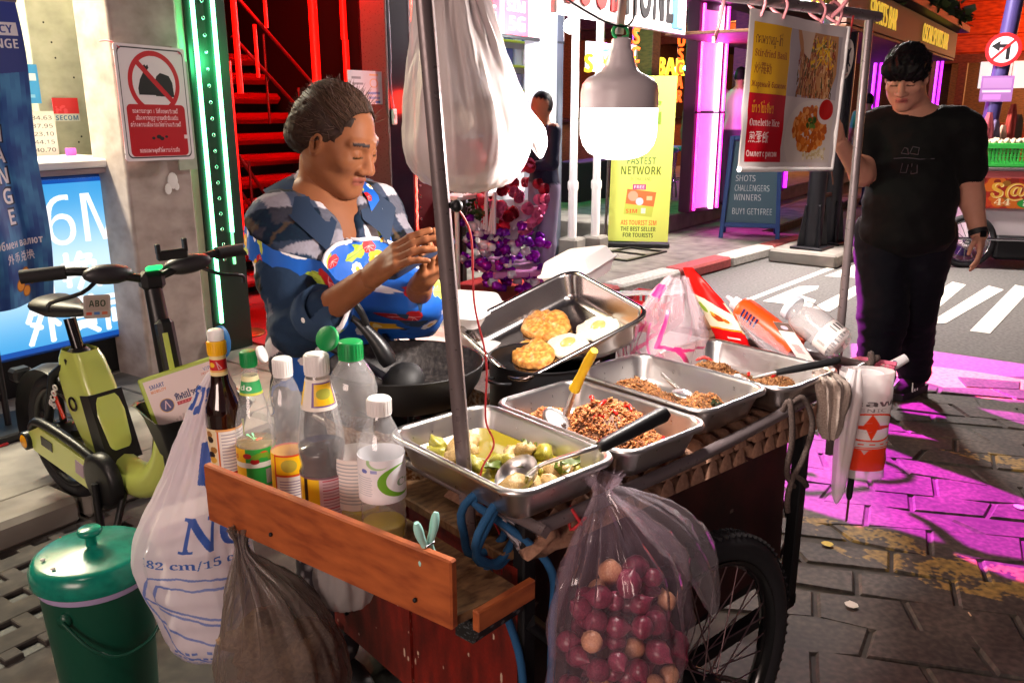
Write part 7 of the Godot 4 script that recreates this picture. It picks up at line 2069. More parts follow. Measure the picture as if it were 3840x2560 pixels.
func bystanders() -> void:
	figure("person in pale pink lit shirt standing behind the chalkboard", at(P(2.62, 0.30, -10.2), 150), 1.62, Color(0.55, 0.5, 0.5), Color(0.05, 0.05, 0.07), Color(0.01, 0.01, 0.01), Color(0.4, 0.2, 0.14))
	figure("person in dark clothes standing inside the bar by the pink column", at(P(2.48, 0.30, -11.4), 200), 1.66, Color(0.02, 0.02, 0.05), Color(0.02, 0.02, 0.03), Color(0.01, 0.01, 0.01), Color(0.3, 0.15, 0.12))
	figure("person in green shirt at a bar table beyond the black columns", at(P(5.35, 0.0, -13.2), 190), 1.68, Color(0.06, 0.42, 0.22), Color(0.03, 0.05, 0.12), Color(0.01, 0.01, 0.01), Color(0.4, 0.2, 0.14))
	figure("person in white shirt behind the food sidecar", at(P(5.55, 0.0, -8.9), 200), 1.45, Color(0.6, 0.58, 0.58), Color(0.05, 0.05, 0.08), Color(0.01, 0.01, 0.01), Color(0.4, 0.2, 0.14))
	figure("person in orange top seated deep in the restaurant", at(P(6.9, 0.0, -13.5), 170), 1.5, Color(0.6, 0.25, 0.12), Color(0.05, 0.05, 0.08), Color(0.01, 0.01, 0.01), Color(0.4, 0.2, 0.14))

func wheel_part(parent: Node, x: Transform3D, R: float, lime: Material) -> void:
	var hub := part(parent, "wheel", MB.new().lathe(Vector3.ZERO, [Vector2(0.001, -0.05), Vector2(0.045, -0.05), Vector2(0.06, -0.02), Vector2(0.06, 0.02), Vector2(0.045, 0.05), Vector2(0.001, 0.05)], 20, eul(90, 0, 0)), M.black_plastic)
	hub.transform = x
	var pr := []
	for k in 11: pr.append(Vector2(R - 0.026 + cos(TAU * k / 10) * 0.026, sin(TAU * k / 10) * 0.027))
	part(hub, "tyre", MB.new().lathe(Vector3.ZERO, pr, 48, eul(90, 0, 0)), M.rubber)
	part(hub, "rim", MB.new().lathe(Vector3.ZERO, [Vector2(R - 0.05, -0.02), Vector2(R - 0.066, -0.016), Vector2(R - 0.066, 0.016), Vector2(R - 0.05, 0.02)], 48, eul(90, 0, 0)), M.black_plastic)
	for k in 5:
		var a := TAU * k / 5 + 0.3
		part(hub, "spoke", MB.new().box(P(cos(a) * (R - 0.05) * 0.55, sin(a) * (R - 0.05) * 0.55, 0), P(R - 0.09, 0.03, 0.02), 0.006, Basis(Vector3.BACK, a)), M.black_plastic)

func bike_and_bin() -> void:
	var lime := mat("lime_paint", "c9d86a", 0.35); lime.clearcoat_enabled = true; lime.clearcoat_roughness = 0.2
	var blk: Material = M.black_plastic
	var B := at(P(-1.62, WALK - 0.03, -2.89), -36) * Transform3D(Basis(Vector3.RIGHT, deg_to_rad(1)), Vector3.ZERO)
	var t := thing("electric_bicycle", "lime green and black rental electric bicycle parked on the pavement", "bicycle", B)
	wheel_part(t, Transform3D(Basis(), P(0, 0.235, 0)), 0.235, lime)
	var fen := []
	for y in 3:
		var row := PackedVector3Array()
		for k in 19:
			var a := lerpf(deg_to_rad(200), deg_to_rad(20), k / 18.0)
			row.append(P(cos(a) * 0.262, 0.235 + sin(a) * 0.262, [-0.05, 0.0, 0.05][y]) + P(cos(a), sin(a), 0) * (0.012 if y == 1 else 0.0))
		fen.append(row)
	part(t, "rear_fender", MB.new().sheet(fen), blk)
	for s in [-1.0, 1.0]: part(t, "rear_stay", MB.new().tube([P(-0.01, 0.235, s * 0.065), P(0.10, 0.50, s * 0.055), P(0.18, 0.56, s * 0.03)], 0.016, 8), blk)
	var nm := part(t, "lettering", text_mesh("gcoo", 0.03, 0.003), mat("bike_white", "d8d4d0", 0.5)); nm.transform = Transform3D(eul(0, 10, 62), P(0.125, 0.44, 0.078))
	part(t, "tail_lamp", MB.new().box(P(-0.28, 0.42, 0), P(0.06, 0.05, 0.07), 0.01), blk)
	part(t, "red_reflector", MB.new().box(P(0.13, 0.40, 0.066), P(0.02, 0.10, 0.006), 0.002, eul(0, 0, 28)), mat("red_reflector", "d8381c", 0.2))
	var cc := MB.new().slab(PackedVector2Array([Vector2(-0.06, 0.27), Vector2(0.02, 0.305), Vector2(0.33, 0.255), Vector2(0.40, 0.17), Vector2(0.35, 0.145), Vector2(-0.04, 0.205)]), 0.03, P(0, 0.0, 0.085))
	part(t, "chain_case", cc, lime)
	part(t, "chain_case_edge", MB.new().tube(curve([P(-0.06, 0.28, 0.085), P(0.02, 0.318, 0.085), P(0.33, 0.268, 0.085), P(0.42, 0.17, 0.085)], 4), 0.017, 8), blk)
	part(t, "case_sticker", MB.new().box(P(0.07, 0.255, 0.1015), P(0.075, 0.035, 0.002), 0.0, eul(0, 0, -9)), M.black_gloss)
	part(t, "case_sticker", MB.new().box(P(0.28, 0.215, 0.1015), P(0.05, 0.05, 0.002), 0.0, eul(0, 0, -12)), mat("mauve_sticker", "b8a4b0", 0.6))
	part(t, "yellow_reflector", MB.new().lathe(P(-0.075, 0.235, 0.10), [Vector2(0.034, -0.02), Vector2(0.034, 0.012), Vector2(0.026, 0.016)], 18, eul(90, 0, 0)), blk)
	part(t, "reflector_lens", MB.new().lathe(P(-0.075, 0.235, 0.115), [Vector2(0.025, 0.0), Vector2(0.018, 0.004), Vector2(0.001, 0.005)], 16, eul(90, 0, 0)), mat("amber_lens", "e8a010", 0.2))
	var bd := MB.new()
	var rows := []
	for lv in [[0.20, 0.60, 0.055, 0.045], [0.205, 0.57, 0.075, 0.05], [0.215, 0.50, 0.095, 0.055], [0.25, 0.40, 0.105, 0.055], [0.29, 0.30, 0.095, 0.05], [0.31, 0.24, 0.08, 0.045]]:
		var row := PackedVector3Array()
		for p in round_rect(lv[2], lv[3], 0.025, 4): row.append(P(lv[0] + p.x, lv[1], -p.y))
		rows.append(row)
	rows.reverse(); bd.sheet(rows, true)
	part(t, "body_shell", bd, lime)
	part(t, "battery_cover", MB.new().slab(PackedVector2Array([Vector2(0.27, 0.46), Vector2(0.325, 0.47), Vector2(0.40, 0.24), Vector2(0.33, 0.22)]), 0.118, Vector3.ZERO), blk)
	part(t, "body_badge", MB.new().lathe(P(0.215, 0.42, 0.058), [Vector2(0.026, 0.0), Vector2(0.026, 0.003), Vector2(0.018, 0.003), Vector2(0.018, 0.0)], 20, eul(90, 0, 0)), M.black_gloss)
	part(t, "low_frame", MB.new().tube(curve([P(0.32, 0.24, 0), P(0.42, 0.19, 0), P(0.55, 0.21, 0), P(0.64, 0.30, 0), P(0.70, 0.46, 0)], 5), [0.05, 0.053, 0.056, 0.058, 0.06, 0.06, 0.06, 0.06, 0.06, 0.058, 0.056, 0.054, 0.052, 0.05, 0.048, 0.046, 0.044, 0.043, 0.042, 0.04, 0.04], 12), lime)
	part(t, "seat_post", MB.new().tube([P(0.195, 0.58, 0), P(0.165, 0.70, 0)], 0.02, 12), M.black_gloss)
	part(t, "seat_clamp", MB.new().lathe(P(0.195, 0.57, 0), [Vector2(0.05, -0.06), Vector2(0.052, 0.0), Vector2(0.04, 0.02), Vector2(0.024, 0.035)], 18), blk)
	var seat := []
	for lv in [[-0.115, 0.06, 0.02], [-0.10, 0.078, 0.036], [-0.04, 0.074, 0.04], [0.04, 0.045, 0.03], [0.11, 0.024, 0.022], [0.135, 0.012, 0.010]]:
		var row := PackedVector3Array()
		for k in 16:
			var a := TAU * k / 16
			row.append(P(0.15 + lv[0], 0.735 + sin(a) * lv[2] * (0.8 if sin(a) > 0 else 1.0) + 0.02 * absf(lv[0]) * 3.0, cos(a) * lv[1]))
		seat.append(row)
	part(t, "seat", MB.new().sheet(seat, true), mat("saddle", "1c1c1f", 0.45))
	part(t, "crank_cover", MB.new().lathe(P(0.40, 0.20, 0.09), [Vector2(0.095, -0.02), Vector2(0.095, 0.012), Vector2(0.07, 0.02), Vector2(0.001, 0.02)], 28, eul(90, 0, 0)), blk)
	part(t, "crank_arm", MB.new().tube([P(0.40, 0.20, 0.115), P(0.41, 0.05, 0.125)], 0.014, 8), blk)
	part(t, "crank_arm", MB.new().tube([P(0.40, 0.20, -0.10), P(0.42, 0.35, -0.12)], 0.014, 8), blk)
	var pd := part(t, "pedal", MB.new().box(P(0.40, 0.035, 0.19), P(0.10, 0.035, 0.10), 0.008, eul(0, 0, 8)), blk)
	part(pd, "pedal_reflector", MB.new().box(P(0.40, 0.052, 0.241), P(0.05, 0.014, 0.004), 0.002, eul(0, 0, 8)), mat("pedal_red", "e8281c", 0.2))
	part(t, "pedal", MB.new().box(P(0.43, 0.36, -0.18), P(0.10, 0.03, 0.10), 0.008), blk)
	part(t, "kick_stand", MB.new().tube(curve([P(0.46, 0.17, 0.05), P(0.52, 0.05, 0.14), P(0.54, -0.05, 0.19), P(0.57, -0.07, 0.21)], 4), 0.012, 8), blk)
	var F := Transform3D(eul(0, -14, 0), P(0.74, 0, 0))
	var fp := func(called: String, m: MB, k: Material, sub: Node = null) -> MeshInstance3D:
		var o := part(sub if sub else t, called, m, k)
		if sub == null: o.transform = F
		return o
	wheel_part(t, F * Transform3D(Basis(), P(0.10, 0.235, 0)), 0.235, lime)
	for s in [-1.0, 1.0]: fp.call("fork_leg", MB.new().tube([P(0.10, 0.235, s * 0.065), P(0.03, 0.50, s * 0.05)], 0.018, 8), blk)
	fp.call("fork_shield", MB.new().slab(PackedVector2Array([Vector2(-0.10, 0.20), Vector2(0.10, 0.20), Vector2(0.085, 0.44), Vector2(-0.085, 0.44)]), 0.03, P(0.155, 0.03, 0), eul(0, 90, 0)), blk)
	var gl := part(t, "lettering", text_mesh("GCO", 0.05, 0.004), lime)
	gl.position = Vector3.ZERO; gl.transform = F * Transform3D(eul(0, 90, 0) * eul(0, 0, 35), P(0.176, 0.33, -0.0))
	fp.call("steering_stem", MB.new().tube([P(0.02, 0.44, 0), P(-0.03, 0.66, 0), P(-0.075, 0.86, 0)], [0.034, 0.03, 0.026], 14), blk)
	fp.call("stem_bag", MB.new().box(P(0.005, 0.68, 0.0), P(0.05, 0.20, 0.05), 0.012, eul(0, 0, 13)), blk)
	fp.call("bag_stripe", MB.new().box(P(0.032, 0.675, 0.01), P(0.004, 0.14, 0.016), 0.001, eul(0, 0, 13)), lime)
	fp.call("bar_clamp", MB.new().box(P(-0.078, 0.885, 0), P(0.06, 0.06, 0.07), 0.015), blk)
	fp.call("display", MB.new().box(P(-0.075, 0.922, -0.01), P(0.03, 0.012, 0.045), 0.003, eul(0, 0, 20)), glow("green_display", "30ff80", 1.5, "102018"))
	for s in [-1.0, 1.0]:
		fp.call("handlebar", MB.new().tube(curve([P(-0.078, 0.885, 0), P(-0.085, 0.915, s * 0.10), P(-0.11, 0.935, s * 0.20), P(-0.15, 0.93, s * 0.31)], 4), 0.013, 8), blk)
		fp.call("hand_guard", MB.new().ball(P(-0.09, 0.918, s * 0.115), P(0.035, 0.03, 0.075), 14, 8, eul(s * -6, s * 8, 0)), mat("grey_guard", "2c2a2e", 0.45) if s < 0 else M.grey_guard)
		fp.call("grip", MB.new().tube([P(-0.12, 0.934, s * 0.22), P(-0.155, 0.93, s * 0.33)], 0.02, 10), M.rubber)
		fp.call("brake_lever", MB.new().tube(curve([P(-0.085, 0.905, s * 0.15), P(-0.06, 0.88, s * 0.20), P(-0.08, 0.86, s * 0.28), P(-0.085, 0.835, s * 0.285)], 3), 0.006, 6), blk)
	fp.call("phone_holder", MB.new().box(P(-0.05, 0.96, -0.06), P(0.02, 0.03, 0.09), 0.004).box(P(-0.05, 0.985, -0.10), P(0.02, 0.04, 0.012), 0.002).box(P(-0.05, 0.98, -0.02), P(0.02, 0.03, 0.012), 0.002), blk)
	var tc := Canvas.new(96, 80, Color("b4a8a0")); tc.rect(8, 8, 80, 46, Color("a89a90")); tc.text("ABO", font(false, true), 18, 18, 22, Color("2a3a28"), 60); tc.rect(8, 58, 20, 10, Color("c8503a")); tc.rect(36, 58, 20, 10, Color("4a78b8")); tc.rect(64, 58, 20, 10, Color("c86a4a"))
	var tgp := part(t, "hang_tag", MB.new().slab(round_rect(0.036, 0.034, 0.006, 2), 0.003), print_mat("hang_tag_print", tc.tex(), 0.5))
	tgp.position = Vector3.ZERO; tgp.transform = F * Transform3D(eul(0, 90, 0) * eul(0, 0, -6), P(-0.06, 0.835, 0.165))
	var bk := MB.new()
	var brows := []
	for lv in [[0.10, 0.075, 0.42], [0.125, 0.10, 0.53], [0.14, 0.115, 0.56], [0.146, 0.12, 0.565], [0.137, 0.112, 0.56]]:
		var row := PackedVector3Array()
		for p in round_rect(lv[1], lv[0], 0.03, 4): row.append(P(0.17 + p.x, lv[2], -p.y))
		brows.append(row)
	bk.sheet(brows, true); bk.box(P(0.17, 0.425, 0), P(0.14, 0.008, 0.19), 0.003)
	fp.call("basket", bk, blk)
	for k in 7: fp.call("basket_slot", MB.new().box(P(0.285, 0.50, -0.09 + k * 0.03), P(0.004, 0.05, 0.008), 0.0, eul(0, 0, -8)), lime)
	var ad := Canvas.new(320, 224, Color("e3cfca"))
	ad.text("SMART", font(false, true), 18, 22, 18, Color("3a4a8a"), 62); ad.text("MOBILITY", font(false, true), 18, 46, 12, Color("d8742a"), 64)
	ad.text("VIP", font(), 250, 18, 14, Color("4a6aa8"), 30); ad.text("INSURANCE", font(), 236, 38, 9, Color("c8503a"), 66)
	ad.disc(62, 122, 30, Color("c8984a")); ad.disc(62, 122, 27, Color("2a2a6a")); ad.line([Vector2(52, 134), Vector2(62, 104), Vector2(72, 134)], 5, Color("d8b8c0"))
	script_text(ad, "ทิพยประกันภัย", 104, 92, 22, 4.4, Color("2a2a5a"), 0.66); ad.rect(104, 122, 186, 15, Color("b8202c"))
	for k in 14: ad.rect(110 + k * 13, 126, 6, 7, Color("d86a70"))
	ad.poly(PackedVector2Array([Vector2(150, 205), Vector2(240, 170), Vector2(320, 150), Vector2(320, 224), Vector2(140, 224)]), Color("7ab04a")); ad.poly(PackedVector2Array([Vector2(230, 180), Vector2(320, 148), Vector2(320, 170)]), Color("5a94c8")); ad.line([Vector2(200, 210), Vector2(300, 180)], 8, Color("c8b84a"))
	for k in 9: ad.rect(60 + k * 16, 196 - (k * 7) % 22, 9, 14 + (k * 7) % 22, Color("c8b4ae"))
	var sg := thing("insurance_board", "small framed insurance advert board leaning in the bicycle basket", "sign", B * F * Transform3D(eul(0, 62, 0) * eul(-14, 0, 15), P(0.20, 0.60, 0.02)))
	part(sg, "frame", MB.new().box(P(0, 0, 0), P(0.235, 0.172, 0.012), 0.004), mat("lime_frame", "a9bf3a", 0.4))
	face(sg, "printed_face", P(-0.105, -0.074, 0.0085), P(0.105, -0.074, 0.0085), P(0.105, 0.074, 0.0085), P(-0.105, 0.074, 0.0085), 0.002, print_mat("insurance_print", ad.tex(), 0.4))
	var gb := thing("green_bin", "dark green plastic bin with lid and lilac band at the cart's left", "bin", at(P(-0.99, 0.03, -1.80), 0) * Transform3D(Basis.from_scale(Vector3(0.88, 1.0, 0.88)), Vector3.ZERO))
	var gr := mat("bin_green", "0a4634", 0.35); var ld := mottle("bin_lid_green", "0a6a5a", "168a74", 5.0, 0.22, 0.05, [], 0.03, 131)
	part(gb, "bin_body", MB.new().lathe(Vector3.ZERO, [Vector2(0.001, 0.005), Vector2(0.115, 0.005), Vector2(0.12, 0.02), Vector2(0.14, 0.345), Vector2(0.142, 0.35)], 40), gr)
	part(gb, "band", MB.new().lathe(Vector3.ZERO, [Vector2(0.1425, 0.345), Vector2(0.1445, 0.35), Vector2(0.1445, 0.362), Vector2(0.1425, 0.368)], 40), mat("lilac_band", "a99ac0", 0.5))
	var lid := part(gb, "lid", MB.new().lathe(Vector3.ZERO, [Vector2(0.150, 0.362), Vector2(0.157, 0.368), Vector2(0.157, 0.392), Vector2(0.148, 0.412), Vector2(0.135, 0.420), Vector2(0.12, 0.418), Vector2(0.06, 0.430), Vector2(0.001, 0.434)], 48), ld)
	part(lid, "lid_knob", MB.new().lathe(Vector3.ZERO, [Vector2(0.014, 0.432), Vector2(0.014, 0.455), Vector2(0.03, 0.462), Vector2(0.032, 0.470), Vector2(0.026, 0.476), Vector2(0.001, 0.477)], 20), ld)
	for q in [[-0.10, 0.06], [-0.05, 0.105]]: part(lid, "pale_spot", MB.new().ball(P(q[0], 0.423, q[1]), P(0.007, 0.003, 0.006), 8, 5), M.white_paper)
	part(gb, "handle_lug", MB.new().lathe(P(-0.02, 0.31, 0.139), [Vector2(0.018, -0.006), Vector2(0.018, 0.008), Vector2(0.001, 0.009)], 16, eul(90, 0, 0)), gr)
	part(gb, "bail_handle", MB.new().tube(curve([P(-0.02, 0.31, 0.15), P(0.04, 0.25, 0.155), P(0.10, 0.21, 0.13), P(0.15, 0.21, 0.06), P(0.152, 0.22, -0.02)], 5), 0.005, 6), gr)

func sbox(parent: Node, called: String, s0: float, s1: float, y0: float, y1: float, n0: float, n1: float, m: Material, bev := 0.004) -> MeshInstance3D:
	return part(parent, called, MB.new().box(P((s0 + s1) * 0.5, (y0 + y1) * 0.5, (n0 + n1) * 0.5), P(s1 - s0, y1 - y0, n1 - n0), bev), m)

func board(parent: Node, called: String, s0: float, s1: float, y0: float, y1: float, n: float, m: Material, thick := 0.01) -> MeshInstance3D:
	return face(parent, called, P(s0, y0, n), P(s1, y0, n), P(s1, y1, n), P(s0, y1, n), thick, m)

func shops_near() -> void:
	var f := font(); var fb := font(false, true)
	mottle("plaster", "b9b098", "d8cfb8", 0.8, 0.85, 0.1, [], 0.03, 101)
	mottle("rough_concrete", "8f9484", "b4b8a8", 1.2, 0.9, 0.2, [[0.5, "a3a896"]], 0.03, 102)
	var ex := thing("exchange_booth", "money exchange booth with white counter and pale lit interior", "booth", ST)
	sbox(ex, "back_wall", -4.0, 0.02, WALK, 3.2, -1.7, -1.6, M.plaster)
	sbox(ex, "side_wall", 0.0, 0.05, WALK, 3.2, -1.6, -0.02, M.plaster)
	sbox(ex, "ceiling_panel", -4.0, 0.05, 3.2, 3.26, -1.7, 0.3, M.plaster)
	sbox(ex, "inner_column", -0.34, -0.02, WALK, 3.2, -1.0, -0.82, M.rough_concrete)
	sbox(ex, "wall_pier", -0.62, -0.36, WALK, 3.2, -1.3, -0.9, M.plaster)
	for q in [[-0.22, 1.80], [-0.21, 1.72], [-0.12, 1.62], [-0.14, 1.27], [-0.25, 1.9], [-0.12, 1.30]]:
		part(ex, "wall_hole", MB.new().ball(P(q[0], q[1], -0.821), P(0.006, 0.006, 0.003), 8, 6), M.black_matt)
	sbox(ex, "counter_top", -4.0, -0.30, 1.175, 1.215, -0.60, -0.06, M.white_plastic, 0.008)
	sbox(ex, "counter_edge", -4.0, -0.30, 1.145, 1.173, -0.58, -0.075, mat("counter_trim", "8a7a80", 0.5), 0.004)
	sbox(ex, "counter_front", -4.0, -0.30, WALK, 1.143, -0.58, -0.20, M.black_matt)
	sbox(ex, "window_frame", -0.13, -0.10, 1.22, 2.4, -0.72, -0.69, M.white_plastic)
	sbox(ex, "window_frame", -0.13, 0.0, 1.86, 1.89, -0.72, -0.69, M.white_plastic)
	sbox(ex, "dark_glass", -0.098, 0.0, 1.22, 1.85, -0.71, -0.70, M.black_gloss)
	lamp_area(ex, "booth_light", Transform3D(eul(-90, 0, 0), P(-1.2, 3.15, -0.9)), Vector2(1.2, 0.3), "fff4d8", 30.0)
	var lb := Canvas.new(512, 384, Color("4aa2dc"))
	for y in 384:
		var k := Color("3f9bd8").lerp(Color("c6e2f4"), 0.5 - 0.5 * cos(y / 384.0 * TAU * 0.95)); lb.rect(0, y, 512, 1, k)
	var wt := Color(1, 1, 1)
	lb.text("6M", f, 322, 34, 112, wt, 176)
	script_text(lb, "外换", 262, 172, 80, 12, wt, 0.95)
	script_text(lb, "外貨両", 250, 276, 86, 12, wt, 0.9)
	for q in [[0, 0, 512, 9], [0, 372, 512, 12], [0, 0, 9, 384], [503, 0, 9, 384]]: lb.rect(q[0], q[1], q[2], q[3], Color("0d4a9e"))
	var lx := thing("light_box", "blue lit sign panel with white characters under the exchange counter", "sign", ST)
	sbox(lx, "sign_case", -1.50, -0.305, 0.30, 1.14, -0.195, -0.135, mat("blue_case", "0f4a9c", 0.4))
	board(lx, "lit_face", -1.48, -0.315, 0.315, 1.125, -0.131, print_mat("light_box_print", lb.tex(), 0.3, 1.15), 0.003)
	var bp := Canvas.new(64, 96, Color("2f8fd0")); bp.rect(6, 22, 52, 18, Color("cfe2ee")); bp.rect(8, 52, 20, 14, Color("9ccbe8")); bp.rect(10, 74, 40, 8, Color("7ab8e0"))
	var t1 := thing("blue_notice", "small blue notice stuck on the cream booth wall", "notice", ST)
	board(t1, "sheet", -0.47, -0.335, 1.48, 1.68, -0.79, print_mat("blue_notice_print", bp.tex(), 0.6), 0.003)
	var sc := Canvas.new(128, 112, Color("b81420")); sc.rect(0, 76, 128, 36, Color("b9c2bc")); sc.text("SECOM", fb, 8, 84, 22, Color("2a5a8a"), 112)
	var rsd := RandomNumberGenerator.new(); rsd.seed = 8
	for k in 12: sc.disc(10 + rsd.randf() * 60, 40 + rsd.randf() * 30, 4 + rsd.randf() * 6, Color("c83a48"))
	var t2 := thing("security_sign", "red and white security company sign on the booth column", "sign", ST)
	board(t2, "plate", -0.275, -0.13, 1.385, 1.51, -0.795, print_mat("security_print", sc.tex(), 0.5), 0.004)
	var rt := Canvas.new(160, 256, Color("d6d6cc"))
	for k in 5: rt.text(["USD 34.63", "EUR 37.95", "AUD 23.10", "GBP 44.15", "CHF 40.70"][k], f, 12, 26 + k * 46, 22, Color("2a3038"), 138)
	var t3 := thing("rate_board", "white exchange rate card with five currency rows on the counter", "sign", ST)
	board(t3, "card", -0.66, -0.435, 1.218, 1.44, -0.50, print_mat("rate_print", rt.tex(), 0.6), 0.004)
	solo("pink_slip", MB.new().box(P(-0.40, 1.235, -0.45), P(0.05, 0.04, 0.02), 0.002), mat("pink_slip_paper", "c45ac0", 0.7), "small pink paper pad on the exchange counter", "paper pad", ST)
	var fn := thing("desk_fan", "black desk fan standing in the exchange booth beside the column", "fan", on_shop(-0.10, 1.216, -0.55))
	part(fn, "base", MB.new().lathe(Vector3.ZERO, [Vector2(0.001, 0.0), Vector2(0.07, 0.0), Vector2(0.065, 0.015), Vector2(0.012, 0.02), Vector2(0.012, 0.09), Vector2(0.001, 0.09)], 20), M.black_plastic)
	for R in [0.105, 0.08, 0.055]:
		var ring := []
		for k in 28: ring.append(P(cos(TAU * k / 28) * R, 0.18 + sin(TAU * k / 28) * R, 0.0))
		part(fn, "guard_ring", MB.new().tube(ring, 0.004, 6, false, true), M.black_plastic)
	for k in 4: part(fn, "blade", MB.new().ball(P(cos(k * PI / 2 + 0.4) * 0.05, 0.18 + sin(k * PI / 2 + 0.4) * 0.05, -0.01), P(0.045, 0.026, 0.004), 10, 5, Basis(Vector3.BACK, k * PI / 2 + 0.4) * eul(25, 0, 0)), mat("fan_blade", "3a3440", 0.4))
	part(fn, "motor", MB.new().tube([P(0, 0.18, -0.06), P(0, 0.18, 0.012)], 0.024, 14), M.black_plastic)
	var bn := Canvas.new(256, 960, Color("1c4a94"))
	for y in 960:
		for x in 16:
			var v := noise.get_noise_2d(x * 0.18, y * 0.006)
			bn.rect(x * 16, y, 16, 1, Color("153f86").lerp(Color("3f7fb4"), clampf(0.45 + 1.2 * v, 0, 1)))
	bn.rect(0, 0, 256, 210, Color("2a3a8c"))
	bn.poly(PackedVector2Array([Vector2(0, 120), Vector2(256, 90), Vector2(256, 210), Vector2(0, 230)]), Color("22327e"))
	bn.rect(70, 62, 170, 40, Color("d8d4dc")); bn.text("RRENCY", fb, 84, 70, 24, Color("2a3a8c"), 140); bn.text("CHANGE", fb, 84, 112, 28, Color("d8d4dc"), 150)
	var word := "EXCHANGE"
	for k in 8:
		var yy := 178.0 + k * 66.0
		bn.text(word[k], fb, 128, yy - 4, 58, Color("141a3c"), 0, true); bn.text(word[k], fb, 126, yy + 2, 48, Color("e0d6dc"), 0, true)
	bn.text("Обмен валют", fb, 30, 738, 26, Color("d8ccd4"), 200)
	script_text(bn, "外币兑换", 70, 782, 30, 3.6, Color("d8ccd4"), 0.95)
	for q in [[150, 850, 17], [120, 890, 22], [180, 880, 18], [150, 915, 20]]: bn.disc(q[0], q[1], q[2], Color("8a4a10")); bn.disc(q[0], q[1], q[2] - 4, Color("d88a1c"))
	var fl := thing("exchange_banner", "tall blue exchange banner with white vertical lettering in front of the booth", "banner", ST)
	var rows := []
	for y in 25:
		var v := y / 24.0
		var row := PackedVector3Array()
		for x in 13:
			var u := x / 12.0
			row.append(P(lerpf(-1.245, -0.975, u) + 0.015 * sin(v * 3.0), lerpf(0.64, 1.86, v) + 0.02 * u * (1 - v), 0.30 + 0.03 * sin(u * 6.0 + v * 2.0) * (1.0 - v * 0.6) + 0.02 * sin(v * 9.0)))
		rows.append(row)
	part(fl, "printed_cloth", MB.new().sheet(rows), print_mat("banner_print", bn.tex(), 0.55))
	part(fl, "top_rod", MB.new().tube([P(-1.26, 1.868, 0.30), P(-0.96, 1.868, 0.30)], 0.008, 8), M.pole_steel)
	part(fl, "stand_pole", MB.new().tube([P(-1.23, WALK, 0.26), P(-1.23, 1.9, 0.26)], 0.014, 8), M.dark_steel)
	part(fl, "stand_foot", MB.new().box(P(-1.2, WALK + 0.02, 0.24), P(0.4, 0.04, 0.30), 0.008), M.black_matt)
	solo("red_mat", MB.new().box(P(-1.55, WALK + 0.006, 0.15), P(0.5, 0.012, 0.5), 0.004), M.red_carpet, "corner of a red doormat below the blue banner", "mat", ST)
	var pl := MB.new()
	var pr := []
	for y in 15:
		var row := PackedVector3Array()
		for p in round_rect(0.185, 0.145, 0.02, 3):
			row.append(P(-0.262 + p.x, WALK - 0.02 + y * 0.25, -0.045 - p.y) + P(p.x, 0, -p.y).normalized() * 0.006 * noise.get_noise_3d(p.x * 20, y * 3.0, p.y * 20))
		pr.append(row)
	pl.sheet(pr, true)
	var pil := thing("concrete_pillar", "rough concrete pillar with a rubbish warning sign tied to it", "pillar", ST)
	part(pil, "shaft", pl, M.concrete_pillar)
	for q in [[-0.20, 1.10, 0.03], [-0.23, 1.06, 0.02], [-0.18, 1.07, 0.015]]:
		part(pil, "white_patch", MB.new().ball(P(q[0], q[1], 0.1045), P(q[2], q[2] * 1.4, 0.002), 12, 6), M.white_paper)
	var sg := Canvas.new(384, 512, Color("d9cfd2"))
	for q in [[14, 12, 356, 488]]:
		var rr := round_rect(q[2] * 0.5, q[3] * 0.5, 26, 6); var p2 := PackedVector2Array(); var p3 := PackedVector2Array()
		for p in rr: p2.append(p + Vector2(192, 256)); p3.append(p * 0.977 + Vector2(192, 256))
		sg.poly(p2, Color("2a2428")); sg.poly(p3, Color("d9cfd2"))
	sg.disc(196, 162, 140, Color("b8101e")); sg.disc(196, 162, 117, Color("d9cfd2"))
	var bk := Color("1d191b")
	sg.poly(PackedVector2Array([Vector2(108, 218), Vector2(106, 190), Vector2(120, 150), Vector2(140, 120), Vector2(150, 108), Vector2(140, 92), Vector2(152, 84), Vector2(158, 92), Vector2(168, 84), Vector2(172, 98), Vector2(162, 110), Vector2(178, 128), Vector2(196, 155), Vector2(202, 218)]), bk)
	sg.poly(PackedVector2Array([Vector2(198, 222), Vector2(196, 190), Vector2(198, 160), Vector2(210, 134), Vector2(232, 118), Vector2(250, 122), Vector2(280, 130), Vector2(296, 160), Vector2(300, 224)]), bk)
	sg.line([Vector2(110, 74), Vector2(290, 246)], 24, Color("b8101e"))
	var rr2 := round_rect(160, 116, 22, 5); var p4 := PackedVector2Array()
	for p in rr2: p4.append(p + Vector2(192, 376))
	sg.poly(p4, Color("b00e1a"))
	var tc := Color("e2c9cc")
	script_text(sg, "ขอความกรุณา ! ไม่ทิ้งขยะบริเวณนี้", 62, 284, 13, 2.2, tc, 0.72)
	script_text(sg, "เนื่องจากหนูบุกรุกและมีกลิ่นเหม็น", 74, 314, 13, 2.2, tc, 0.72)
	script_text(sg, "สร้างความเดือดร้อนให้แก่ร้านบริเวณนี้", 44, 344, 13, 2.2, tc, 0.72)
	script_text(sg, "ขอขอบพระคุณที่ให้ความร่วมมือ", 78, 460, 13, 2.2, tc, 0.72)
	for q in [[160, 410, 9], [190, 404, 13], [206, 412, 12], [232, 404, 8]]: sg.disc(q[0], q[1], q[2], bk, 0.7)
	sg.rect(334, 396, 22, 18, tc)
	var sn := thing("warning_sign", "white and red no rubbish sign tied to the concrete pillar", "sign", ST * Transform3D(eul(-1.5, 3, -1.0), P(-0.285, 1.475, 0.155)))
